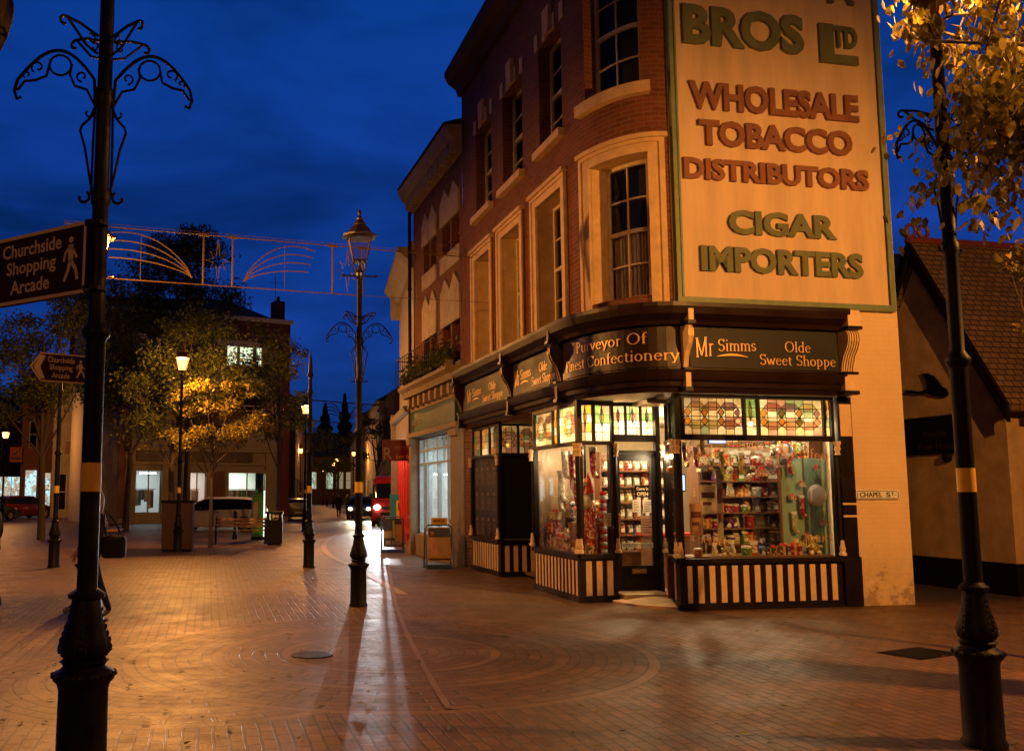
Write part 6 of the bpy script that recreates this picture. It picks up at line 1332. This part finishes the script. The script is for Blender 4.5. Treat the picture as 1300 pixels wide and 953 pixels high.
# foreground branch: a tree standing just outside the frame on the right
tb = thing('overhanging_tree', 'tree at the right edge whose lamp-lit golden leaves hang over the lamp post', 'tree', (7.6, 6.4, 0))
m = M(); rnd = random.Random(4); m.tube([(0, 0, 0), (-.05, 0, 1.6), (-.1, .05, 3.2), (-.3, 0, 5.2), (-.6, 0, 7)], [.22, .17, .15, .1, .03], 10)
leafm = M()
def bough(p0, p1, r, depth, dens):
    p0, p1 = Vector(p0), Vector(p1); md = p0.lerp(p1, .5)+Vector((0, 0, .12)); m.tube([tuple(p0), tuple(md), tuple(p1)], [r, r*.7, r*.3], 6)
    L = (p1-p0).length
    if depth > 0:
        for k in range(7 if depth == 2 else 5):
            s = md.lerp(p1, rnd.uniform(-.3, 1)); g_ = .13 if depth == 2 else .35; d = (p1-p0).normalized()*L*g_+Vector((rnd.uniform(-1, 1), rnd.uniform(-1, 1), rnd.uniform(-1, .5)))*L*g_*1.1; bough(s, s+d, r*.4, depth-1, dens)
    else:
        for k in range(dens):
            s = p0.lerp(p1, rnd.uniform(.0, 1.1)); p = s+Vector((rnd.gauss(0, .07), rnd.gauss(0, .07), rnd.gauss(0, .06)-.03)); ln = rnd.uniform(.055, .10)
            dn = Vector((rnd.gauss(0, .5), rnd.gauss(0, .5), -1)).normalized(); sd_ = dn.cross(Vector((rnd.gauss(0, 1), rnd.gauss(0, 1), .2))).normalized(); nn = dn.cross(sd_)
            P = [p, p+dn*ln*.3+sd_*ln*.26+nn*.004, p+dn*ln*.7+sd_*ln*.22+nn*.006, p+dn*ln, p+dn*ln*.7-sd_*ln*.22+nn*.006, p+dn*ln*.3-sd_*ln*.26+nn*.004]; leafm.poly([tuple(q) for q in P], 0, [(0, 0)]*6)
def rel(px, py, D): q = at(px, py, D); return (q.x-7.6, q.y-6.4, q.z)
bs_ = [((-.3, 0, 4.6), rel(1178, 52, 5.9), .05), ((-.3, 0, 4.2), rel(1230, 120, 6.3), .05), ((-.2, 0, 4.0), rel(1238, 165, 5.6), .045), ((-.4, .1, 5.2), rel(1200, 20, 6.4), .05), ((-.4, .1, 5.4), rel(1230, -40, 6.6), .05), ((-.1, 0, 3.9), rel(1275, 130, 6.8), .045), ((-.3, 0, 4.6), rel(1260, 70, 7.2), .05), ((-.2, 0, 4.3), rel(1280, 110, 5.4), .04), ((-.2, 0, 4.3), rel(1255, 150, 6.1), .04), ((-.3, 0, 5.6), rel(1290, -20, 5.6), .05)]
for a, b, r in bs_: bough(a, b, r*.55, 2, 20)
m.build('trunk', 'bark', tb); leafm.build('crown', 'leaf_auto', tb)
# bush at the right edge below the tree
q = at(1338, 338, 9.0); tree('small sunlit looking shrub top at the right edge beside the tiled roof' if False else 'yellowish twiggy bush tip at the right edge before the tiled roof', (q.x, q.y), 2.2, (q.x, q.y, q.z), (.42, .4, .42), 900, .07, 'leaf_auto', 31, .05, None, name='small_tree', limbs=8)
# planting above the neighbour's cornice
m = M(); rnd = random.Random(8)
for k in range(2600):
    u = rnd.uniform(0, WN-.5); p = Vector((u, -.2+rnd.gauss(0, .1), .0+abs(rnd.gauss(0, .22)))); s = .09; n = Vector((rnd.gauss(0, 1), rnd.gauss(0, 1), rnd.gauss(0, 1))).normalized(); uu = n.orthogonal()*s*.5; v = n.cross(uu)*.7; m.poly([tuple(p-uu), tuple(p+v), tuple(p+uu), tuple(p-v)], 0, [(0, 0)]*4)
tp = thing('window_box', 'row of trailing plants along the ledge above the teal fascia', 'plants', (NA.x, NA.y, 4.66), rzN); m.build('foliage', 'leaf', tp); m = M(); m.box(0, WN-.5, -.3, -.1, -.03, .14); m.build('trough', 'stonefront', tp)
# ================================================================ STOCK INSIDE THE SWEET SHOP
random.seed(77)
def put(name, label, cat, x, y, z, rz=0, group=None): return thing(name, label, cat, W(x, y, z), RA+rz, group)
def onplaneL(px, py, axis, val):
    # shop-frame plane x=val or y=val seen at a pixel -> (x,y,z)
    d = ray(px, py); n = Vector((CA, SA, 0)) if axis == 'x' else Vector((-SA, CA, 0)); p0 = W(val, 0) if axis == 'x' else W(0, val); o = Vector((0, 0, EYE))
    t = (Vector((p0.x, p0.y, 0))-o).dot(n)/d.dot(n); q = o+d*t-Vector((PC.x, PC.y, 0)); return (q.x*CA+q.y*SA, -q.x*SA+q.y*CA, q.z)
sweets = {'red': (.60, .03, .03), 'orange': (.75, .25, .03), 'yellow': (.80, .60, .06), 'green': (.15, .42, .06), 'pink': (.75, .28, .30), 'brown': (.16, .07, .03), 'white': (.78, .72, .60), 'purple': (.20, .05, .20), 'cream': (.80, .66, .40), 'blue': (.07, .16, .45)}
def sweetmat(n, c):
    m, nt, out = newmat('sweets_'+n); tc = N(nt, 'ShaderNodeTexCoord'); v = N(nt, 'ShaderNodeTexVoronoi', {'Vector': tc.outputs['Object'], 'Scale': 34.0}); cc = mixc(nt, ramp(nt, v.outputs[0], .1, .6), c, tuple(x*.35 for x in c))
    hs = N(nt, 'ShaderNodeSeparateColor', {0: v.outputs[1]}); cc = mixc(nt, mth(nt, 'MULTIPLY', mth(nt, 'GREATER_THAN', hs.outputs[0], .72), .6), cc, (.8, .7, .55))
    b = N(nt, 'ShaderNodeBsdfPrincipled', {'Base Color': cc, 'Roughness': .35}); bp = N(nt, 'ShaderNodeBump', {'Strength': .6, 'Distance': .01, 'Height': v.outputs[0]}); nt.links.new(bp.outputs[0], b.inputs['Normal']); nt.links.new(b.outputs[0], out.inputs[0]); return m
for k, c in sweets.items(): MT['sw_'+k] = sweetmat(k, c)
MT['jarglass'] = glass('jar_glass', tint=(.96, .96, .94), extra=.05)
protoJ = {}
def jar(col, label, x, y, z, s=1.0, group=None):
    loc = W(x, y, z)
    if col in protoJ:
        o = dup(protoJ[col], loc, RA+random.uniform(-15, 15), label, sc=s)
        if group: o['group'] = group
        return o
    t = thing('sweet_jar', label, 'sweet jar', loc, RA, group); t.scale = (s, s, s)
    m = M(); m.lathe([(.060, .004), (.064, .02), (.064, .16), (.056, .175)], 12); m.build('sweets', 'sw_'+col, t, smooth=True)
    m = M(); m.lathe([(.055, .20), (.055, .235), (.02, .24)], 12); m.build('lid', random.choice(['brass', 'plastic', 'redfront']), t, smooth=True)
    m = M(); m.box(-.038, .038, -.0685, -.066, .05, .12); m.build('label', 'paper', t)
    protoJ[col] = t; return t
ordn = ['first', 'second', 'third', 'fourth', 'fifth', 'sixth', 'seventh', 'eighth', 'ninth', 'tenth', 'eleventh', 'twelfth', 'thirteenth', 'fourteenth', 'fifteenth', 'sixteenth', 'seventeenth', 'eighteenth', 'nineteenth', 'twentieth']
keys = list(sweets)
def rack(label, x0, x1, y, zs, dep=.22, axis='x', name='shelf_unit', back='iwood'):
    # shelf unit; axis x: faces -y, spans x0..x1. axis y: faces -x, spans y (x0..x1), x position = y
    t = thing(name, label, 'shelving', W(0, 0, .1), RA)
    def bx(m, a0, a1, d0, d1, z0, z1):
        if axis == 'x': m.box(a0, a1, y+d0, y+d1, z0, z1)
        else: m.box(y+d0, y+d1, a0, a1, z0, z1)
    m = M(); bx(m, x0, x1, dep, dep+.02, 0, max(zs)+.3); m.build('back_panel', back, t)
    for a in (x0-.03, x1): m = M(); bx(m, a, a+.03, 0, dep+.02, 0, max(zs)+.32); m.build('upright', 'iwood', t)
    for z in zs: m = M(); bx(m, x0, x1, 0, dep, z-.02, z); m.build('shelf', 'iwood', t)
    return t
# jar shelves straight behind the door
zsD = [.55, .83, 1.11, 1.39, 1.67, 1.95]
rack('tall wooden shelf unit of sweet jars seen through the shop door', 1.02, 2.42, 2.9, zsD)
rows = ['bottom', 'second lowest', 'third lowest', 'third highest', 'second highest', 'top']
for j, z in enumerate(zsD):
    for i in range(9):
        col = random.choice(['cream', 'white', 'cream', 'yellow', 'pink', 'brown', 'red', 'orange', 'white', 'cream'])
        jar(col, f'jar of {col} sweets, {ordn[i]} from the left on the {rows[j]} shelf behind the door', 1.11+i*.153, 3.0, .1+z, .92, 'sweet jars on the shelves behind the door')
# right hand wall shelves rising towards the window
zsR = [1.35, 1.65, 1.95, 2.25]
rack('long wall shelves of jars seen through the main window', 1.6, 5.4, 4.15, zsR, axis='y')
for j, z in enumerate(zsR):
    for i in range(20):
        col = random.choice(keys); jar(col, f'jar of {col} sweets, {ordn[i]} from the window on the {["lowest", "second", "third", "topmost"][j]} wall shelf', 4.24, 1.75+i*.182, .1+z, .95, 'sweet jars on the wall shelves')
# packet racks
packs = {}
def packet(kind, col, label, x, y, z, s=1.0, rz=0, group=None):
    k = (kind, col)
    if k in packs:
        o = dup(packs[k], W(x, y, z), RA+rz, label, sc=s)
        if group: o['group'] = group
        return o
    m = M(); t = thing({'bag': 'sweet_bag', 'box': 'gift_box', 'tin': 'sweet_tin', 'lolly': 'lollipop', 'tub': 'sweet_tub', 'bauble': 'hanging_bauble', 'stocking': 'net_stocking', 'bear': 'soft_toy'}[kind], label, {'bag': 'sweet bag', 'box': 'gift box', 'tin': 'tin', 'lolly': 'lollipop', 'tub': 'tub', 'bauble': 'bauble', 'stocking': 'stocking', 'bear': 'soft toy'}[kind], W(x, y, z), RA+rz, group); t.scale = (s,)*3
    mt = 'sw_'+col
    if kind == 'bag':
        m.hexa([(-.05, -.03, 0), (.05, -.03, 0), (.05, .03, 0), (-.05, .03, 0), (-.035, -.008, .13), (.035, -.008, .13), (.035, .008, .13), (-.035, .008, .13)]); m.build('bag_body', mt, t, bevel=.008)
        m = M(); m.hexa([(-.04, -.006, .13), (.04, -.006, .13), (.04, .006, .13), (-.04, .006, .13), (-.06, -.004, .18), (.06, -.004, .18), (.06, .004, .18), (-.06, .004, .18)]); m.build('gathered_top', 'white', t)
        m = M(); m.box(-.03, .03, -.034, -.028, .03, .075); m.build('label', 'paper', t)
    elif kind == 'box':
        m.box(-.07, .07, -.05, .05, 0, .10); m.build('box_body', mt, t, bevel=.004); m = M(); m.box(-.012, .012, -.052, .052, -.0, .102); m.box(-.072, .072, -.01, .01, 0, .1025); m.build('ribbon', 'gold', t)
        m = M(); m.ball((-.025, 0, .115), .022); m.ball((.025, 0, .115), .022); m.build('bow', 'redfront', t)
    elif kind in ('tin', 'tub'):
        m.lathe([(.05, 0), (.052, .005), (.052, .12 if kind == 'tin' else .08)], 14); m.build('tin_body', mt, t, smooth=True); m = M(); m.lathe([(.055, .0), (.055, .02), (.02, .028)], 14, 0, (0, 0, .12 if kind == 'tin' else .08)); m.build('lid', 'white' if kind == 'tub' else 'brass', t, smooth=True)
    elif kind == 'lolly':
        m.tube([(0, 0, 0), (0, 0, .14)], .004, 6); m.build('stick', 'white', t); m = M(); m.ball((0, 0, .17), .042, 0, 10); m.build('candy', mt, t, smooth=True)
    elif kind == 'bauble':
        m.ball((0, 0, 0), .05, 0, 12); m.build('ball', mt, t, smooth=True); m = M(); m.tube([(0, 0, .05), (0, 0, .45)], .003, 5); m.build('string', 'gold', t)
    elif kind == 'stocking':
        m.tube([(0, 0, .42), (0, 0, .3), (0, 0, .1), (.03, 0, .02), (.1, 0, 0)], [.05, .055, .045, .045, .03], 10); m.build('sock', mt, t, smooth=True); m = M(); m.lathe([(.06, .40), (.062, .46)], 10); m.build('cuff', 'white', t)
    elif kind == 'bear':
        m.ball((0, 0, .07), .065); m.ball((0, 0, .17), .045); m.ball((-.035, 0, .21), .018); m.ball((.035, 0, .21), .018); m.ball((-.06, -.03, .09), .025); m.ball((.06, -.03, .09), .025); m.ball((-.04, -.05, .02), .03); m.ball((.04, -.05, .02), .03); m.build('toy_body', mt, t, smooth=True)
        m = M(); m.ball((-.015, -.043, .18), .006); m.ball((.015, -.043, .18), .006); m.ball((0, -.047, .165), .008); m.build('face', 'black', t)
    packs[k] = t; return t
pc_ = []
# gondola rack in the middle of the main window
zsG = [.75, 1.0, 1.25, 1.5, 1.75, 2.0]
rack('display rack of bright packets in the middle of the main window', 1.95, 3.55, 1.25, zsG, dep=.3, back='iwall')
n = 0
for j, z in enumerate(zsG):
    for i in range(13):
        kd = random.choice(['bag', 'bag', 'box', 'tin', 'tub', 'lolly', 'bag', 'bear' if j in (1, 3) else 'bag']); col = random.choice(['red', 'red', 'orange', 'yellow', 'pink', 'green', 'white', 'purple', 'cream', 'brown'])
        packet(kd, col, f'{col} {dict(bag="sweet bag", box="gift box", tin="tin", tub="tub", lolly="lollipop", bear="soft toy")[kd]}, {ordn[i]} from the left on the {["lowest", "second", "third", "fourth", "fifth", "highest"][j]} level of the display rack', 2.02+i*.12, 1.34+(i%2)*.07+random.uniform(-.04, .05), .1+z, random.uniform(1.15, 1.5), random.uniform(-25, 25), 'packets on the display rack')
# ledge of the main window
for i in range(15):
    kd = random.choice(['box', 'tin', 'tub', 'bag', 'lolly', 'bear']); col = random.choice(keys)
    packet(kd, col, f'{col} {dict(bag="sweet bag", box="gift box", tin="tin", tub="tub", lolly="lollipop", bear="soft toy")[kd]}, {ordn[i]} from the left along the main window ledge', 1.12+i*.16, .30+random.uniform(-.08, .15), .74, random.uniform(1.0, 1.4), random.uniform(-30, 30), 'goods on the main window ledge')
# hanging baubles and net stockings, main window
for i in range(14):
    col = random.choice(['red', 'white', 'cream', 'pink', 'yellow']); packet(random.choice(['bauble', 'bauble', 'bauble', 'stocking']), col, f'{col} decoration hanging {ordn[i]} from the left at the top of the main window', 1.25+i*.15, .35+random.uniform(0, .3), random.uniform(1.85, 2.25), random.uniform(.55, .85), random.uniform(-20, 20), 'decorations hung in the main window')
# teal display screen at the right with goods
t = put('display_screen', 'tall teal display screen at the right end of the main window', 'display screen', 0, 0, 0)
m = M(); m.box(3.0, 3.80, .70, .73, .3, 2.2); m.build('panel', 'teal', t); m = M(); m.box(2.97, 3.0, .69, .74, .3, 2.25); m.box(3.38, 3.40, .68, .70, .3, 2.2); m.build('post', 'iwood', t)
for i, (x, z, col) in enumerate(((2.66, 1.95, 'red'), (2.68, 1.55, 'pink'), (2.85, 1.75, 'white'), (2.84, 1.3, 'red'), (3.12, 2.0, 'pink'), (3.2, 1.15, 'white'), (2.7, 1.05, 'cream'), (3.1, .9, 'white'), (2.9, .95, 'pink'))):
    packet('stocking' if i % 3 == 0 else 'box', col, f'{col} gift pinned to the teal screen, {ordn[i]} of nine', x+.45, .62, z, .7, 0, 'gifts on the teal screen')
t = put('oval_wreath', 'pale oval wrapped platter on the teal screen', 'platter', 3.58, .66, 1.62); m = M(); m.lathe([(.16, 0), (.17, .01), (.12, .03), (.02, .04)], 24); o = m.build('platter', 'white', t); o.rotation_euler = (R(90), 0, 0); o.scale = (1, 1, 1)
# counter and screens
t = put('shop_counter', 'wooden shop counter with sweets behind the left part of the main window', 'counter', 0, 0, .1)
m = M(); m.box(1.45, 2.3, 1.95, 2.35, 0, .85); m.build('base', 'iwood', t); m = M(); m.box(1.4, 2.35, 1.9, 2.4, .85, .89); m.build('worktop', 'redfront', t)
scr = emit('screen_light', (.55, .62, 1.0), 2.2)
for (px0, px1, py0, py1, yv, lb) in ((901, 921, 555, 562, 2.2, 'small bright screen hanging at the top of the main window'), (864, 869, 603, 622, .9, 'small violet lit screen at the left edge of the main window')):
    a = onplaneL(px0, py1, 'y', yv); b = onplaneL(px1, py0, 'y', yv); t = thing('screen', lb, 'screen', W(a[0], yv, a[2]), RA); w_, h_ = b[0]-a[0], b[2]-a[2]
    m = M(); m.box(-.02, w_+.02, .01, .05, -.02, h_+.02); m.build('casing', 'plastic', t); m = M(); m.box(0, w_, 0, .009, 0, h_); m.build('display', scr, t); m = M(); m.tube([(w_/2, .03, h_), (w_/2, .03, 3.04-a[2])], .012); m.build('bracket', 'plastic', t)
# poster and price cards in the main window
for (x, y, z, w_, h_, mt, lb) in ((1.10, .10, 1.05, .20, .45, 'pink', 'pale pink poster at the left of the main window'), (1.33, .2, 1.35, .26, .42, 'paper', 'white and red poster next to the pink poster'), (1.66, .3, .9, .09, 1.1, 'render', 'tall pale strip panel in the main window')):
    t = put('poster', lb, 'poster', x, y, z); m = M(); m.box(0, w_, 0, .006, 0, h_); s = m.build('sheet', mt, t); m = M(); m.box(w_*.1, w_*.9, -.003, -.001, h_*.55, h_*.75); m.box(w_*.15, w_*.7, -.003, -.001, h_*.3, h_*.42); m.build('print', 'rb', s)
# gold words on the main window glass
t = put('window_lettering', 'gold arched words along the top and foot of the main window glass', 'lettering', 0, 0, 0); 
def arc_words(s, x0, w_, h_, zf):
    m = M(); m.add(stext(s, w_, h_, .10, .055), lambda x, y, q: (x0+x, -.002+.035, zf((x0+x-1.0)/2.4)+y)); return m
arc_words('Wonderful Fudge', 1.05, 1.25, .13, lambda u: 2.12+.18*math.sin(u*math.pi)).build('top_words', 'gold', t); arc_words('& Toffee', 2.52, .80, .15, lambda u: 2.10+.16*math.sin(u*math.pi)).build('top_words', 'gold', t)
arc_words('Sherbet', 1.08, .55, .12, lambda u: .98-.12*math.sin(u*math.pi)).build('foot_words', 'gold', t); arc_words('Liquorice', 2.72, .66, .12, lambda u: .98-.14*math.sin(u*math.pi)).build('foot_words', 'gold', t)
# door notices
def notice(x0, px0, px1, py0, py1, mt, lb, txt=None):
    a = onplaneL(px0, py1, 'y', 1.445); b = onplaneL(px1, py0, 'y', 1.445); t = thing('notice', lb, 'notice', W(a[0], 1.434, a[2]), RA); w_, h_ = b[0]-a[0], b[2]-a[2]
    m = M(); m.box(0, w_, 0, .004, 0, h_); s = m.build('sheet', mt, t); m = M()
    if txt:
        for (tx, u, v, ww, hh) in txt: m.add(btext(tx, w_*ww, h_*hh, 0, .02), lambda x, y, q: (w_*u+x, -.003, h_*v+y))
        m.build('lettering', 'cream', s)
    else:
        for k in range(6): m.box(w_*.12, w_*random.uniform(.5, .88), -.002, -.001, h_*(.12+.13*k), h_*(.16+.13*k))
        m.build('print', 'rb', s)
notice(0, 806, 824, 616, 631, 'black', 'dark sign reading Come In OPEN on the shop door', [('Come In', .1, .6, .8, .26), ('OPEN', .12, .12, .76, .32)])
notice(0, 803, 813, 634, 650, 'paper', 'small paper notice below the open sign, on the left of the door'); notice(0, 816, 829, 634, 651, 'paper', 'paper notice below the open sign, on the right of the door'); notice(0, 814, 830, 654, 679, 'pink', 'pinkish paper notice lowest on the door glass')
# side and corner window display
for i in range(16):
    kd = random.choice(['bear', 'box', 'bag', 'tin', 'bag', 'lolly']); col = random.choice(['red', 'blue', 'pink', 'red', 'white', 'orange', 'brown']); packet(kd, col, f'{col} {dict(bag="sweet bag", box="gift box", tin="tin", lolly="lollipop", bear="soft toy")[kd]}, {ordn[i]} from the alcove along the side window ledge', .12+random.uniform(-.06, .18), 3.0-i*.11, .72, random.uniform(1.1, 1.7), -60+random.uniform(-30, 30), 'goods on the side window ledge')
for i, (yy, zz, ss, col) in enumerate(((3.0, .74, 2.0, 'brown'), (2.75, .74, 1.7, 'cream'), (3.02, .98, 1.6, 'red'), (2.98, 1.2, 1.3, 'cream'), (2.6, .74, 1.6, 'orange'))):
    packet('box', col, f'large {col} gift box, {ordn[i]} of the pile beside the alcove in the side window', .18, yy, zz, ss, -75+i*9, 'pile of gift boxes in the side window')
t = put('wicker_hamper', 'wicker hamper on the side window ledge', 'hamper', .22, 1.75, .98, -70); m = M(); m.hexa([(-.26, -.1, 0), (.26, -.1, 0), (.26, .1, 0), (-.26, .1, 0), (-.3, -.13, .2), (.3, -.13, .2), (.3, .13, .2), (-.3, .13, .2)]); m.build('basket', plain('wicker', (.30, .16, .06), .8, bump=.8, bscale=60), t); m = M(); m.box(-.27, .27, -.11, .11, -.26, -.002); m.build('plinth', 'iwood', t); 
for i, (dx, col) in enumerate(((-.16, 'white'), (0, 'pink'), (.14, 'red'))): packet('bear', col, f'{col} soft toy sitting in the wicker hamper, {ordn[i]} of three', .22+dx*.35, 1.75-dx*.9, 1.14, 1.3, -60, 'soft toys in the hamper')
for i in range(10):
    col = random.choice(['red', 'white', 'red', 'pink']); packet('stocking', col, f'{col} stocking hanging {ordn[i]} from the alcove in the side and corner windows', .16+random.uniform(-.1, .2), 2.95-i*.17, random.uniform(1.35, 2.0), random.uniform(.8, 1.3), -60, 'stockings in the side windows')
t = put('christmas_figure', 'tall red and white figure stacked with gifts in the corner of the side window', 'figure', .12, 1.42, .72, -60); m = M(); m.lathe([(.12, 0), (.13, .3), (.09, .62), (.05, .8)], 12); m.build('robe', 'sw_red', t, smooth=True); m = M(); m.ball((0, 0, .88), .09); m.build('face', 'sw_white', t); m = M(); m.lathe([(.10, .93), (.05, 1.12), (.01, 1.25)], 10); m.build('hat', 'redfront', t); m = M(); m.ball((0, -.06, .8), .09, 0, 8, 1.3); m.build('beard', 'white', t)
t = put('striped_post', 'white and red striped paper column in the corner window', 'display column', .36, 1.42, .72); m = M()
for k in range(16): m.lathe([(.05, k*.06), (.06, k*.06+.03), (.05, k*.06+.058)], 10, k % 2)
m.build('column', ['white', 'redfront'], t)
for i, (x, y, z, w_, h_) in enumerate(((.02, 1.6, 1.1, .18, .26), (.30, 1.26, 1.15, .2, .2))):
    t = put('notice', ['paper notice low in the side window', 'paper notice in the corner window'][i], 'notice', x, y, z, -80 if i == 0 else 5); m = M(); m.box(0, w_, 0, .004, 0, h_); s = m.build('sheet', 'paper', t); m = M()
    for k in range(4): m.box(w_*.12, w_*.8, -.002, -.001, h_*(.15+.2*k), h_*(.2+.2*k))
    m.build('print', 'rb', s)

# tiered stand filling the side window
zt_ = [.30, .58, .86, 1.14]
rack('tiered display stand of toys and boxes inside the side window', 1.55, 3.1, .42, zt_, axis='y', dep=.16, back='iwall')
for j, z in enumerate(zt_):
    for i in range(9):
        kd = random.choice(['bear', 'box', 'bag', 'tin', 'box', 'lolly']); col = random.choice(['red', 'cream', 'pink', 'red', 'white', 'orange', 'brown', 'blue', 'yellow']); packet(kd, col, f'{col} {dict(bag="sweet bag", box="gift box", tin="tin", lolly="lollipop", bear="soft toy")[kd]}, {ordn[i]} from the door on the {["lowest", "second", "third", "top"][j]} step of the side window stand', .50, 1.62+i*.17, .1+z+.005, random.uniform(1.0, 1.4), -80+random.uniform(-20, 20), 'goods on the side window stand')
# wide shelf of wrapped hampers high in the main window
for i in range(12):
    col = random.choice(['cream', 'red', 'white', 'pink', 'orange', 'yellow']); packet(random.choice(['bag', 'box', 'bauble']), col, f'{col} parcel strung {ordn[i]} from the left along the upper main window', 1.2+i*.17, .75+random.uniform(0, .2), random.uniform(1.9, 2.3), random.uniform(.9, 1.3), random.uniform(-20, 20), 'parcels strung in the main window')
# ================================================================ CAMERA, SKY, RENDER
cam = bpy.data.cameras.new('camera'); co = bpy.data.objects.new('camera', cam); COL.objects.link(co); S.camera = co
co.location = (0, 0, EYE); co.rotation_euler = (R(90)+TILT, 0, 0); cam.sensor_width = 36; cam.lens = FP/1300*36
cam.shift_x = (650-PX)/1300; cam.shift_y = -(476.5-PY)/1300; cam.clip_end = 3000; cam.clip_start = .05
w = bpy.data.worlds.new('World'); S.world = w; w.use_nodes = True; nt = w.node_tree; nt.nodes.clear()
out = nt.nodes.new('ShaderNodeOutputWorld'); bg = nt.nodes.new('ShaderNodeBackground')
sky = nt.nodes.new('ShaderNodeTexSky'); sky.sky_type = 'NISHITA'; sky.sun_disc = False; sky.sun_elevation = R(-3.5); sky.sun_rotation = R(-60); sky.ozone_density = 4.0; sky.air_density = 1.2; sky.dust_density = .3
tc = N(nt, 'ShaderNodeTexCoord')
mp = N(nt, 'ShaderNodeMapping', {0: tc.outputs['Generated'], 'Scale': (1.0, 1.0, 3.2), 'Rotation': (0, .12, .4)})
n1 = N(nt, 'ShaderNodeTexNoise', {'Vector': mp.outputs[0], 'Scale': 2.6, 'Detail': 6.0, 'Roughness': .55, 'Distortion': .4})
sep = N(nt, 'ShaderNodeSeparateXYZ', {0: tc.outputs['Generated']})
cl = ramp(nt, n1.outputs[0], .38, .66)
dusk = mixc(nt, ramp(nt, sep.outputs[2], .0, .7), (.006, .018, .125), (.0002, .022, .115))
tint = nt.nodes.new('ShaderNodeMix'); tint.data_type = 'RGBA'; tint.blend_type = 'MULTIPLY'; tint.inputs[0].default_value = 1.0
nt.links.new(sky.outputs[0], tint.inputs[6]); tint.inputs[7].default_value = (.0, .45, 1.0, 1)
addn = nt.nodes.new('ShaderNodeMix'); addn.data_type = 'RGBA'; addn.blend_type = 'ADD'; addn.inputs[0].default_value = 1.0
nt.links.new(tint.outputs[2], addn.inputs[6]); nt.links.new(dusk, addn.inputs[7])
cloud = mixc(nt, mth(nt, 'MULTIPLY', cl, .82), addn.outputs[2], (.0002, .008, .045))
az = mth(nt, 'MULTIPLY', ramp(nt, sep.outputs[1], -.2, .55, .10, 1.0), ramp(nt, sep.outputs[2], .55, .8, 1.0, .35))
az = mth(nt, 'MULTIPLY', az, ramp(nt, sep.outputs[0], -.5, .5, .88, 1.35))
vm = nt.nodes.new('ShaderNodeMix'); vm.data_type = 'RGBA'; vm.blend_type = 'MIX'; nt.links.new(az, vm.inputs[0]); vm.inputs[6].default_value = (0, 0, 0, 1); nt.links.new(cloud, vm.inputs[7]); vm.clamp_factor = False
nt.links.new(vm.outputs[2], bg.inputs[0]); bg.inputs[1].default_value = SKYS
nt.links.new(bg.outputs[0], out.inputs[0])
sl = bpy.data.lights.new('sun', 'SUN'); sl.energy = .01; sl.angle = R(20); sl.color = (.5, .6, 1.0); so = bpy.data.objects.new('sun', sl); COL.objects.link(so); so.rotation_euler = (R(75), 0, R(-60))
S.render.engine = 'CYCLES'; c = S.cycles; c.use_denoising = True; c.max_bounces = 7; c.diffuse_bounces = 3; c.glossy_bounces = 3; c.transmission_bounces = 4; c.transparent_max_bounces = 24
c.caustics_reflective = False; c.caustics_refractive = False; c.sample_clamp_indirect = 3.0; c.sample_clamp_direct = 0; c.use_light_tree = True
try: c.denoiser = 'OPENIMAGEDENOISE'; c.denoising_input_passes = 'RGB_ALBEDO_NORMAL'
except Exception: pass
S.view_settings.view_transform = 'Standard'; S.view_settings.look = 'None'; S.view_settings.exposure = 0; S.view_settings.gamma = 1; S.view_settings.use_curve_mapping = False
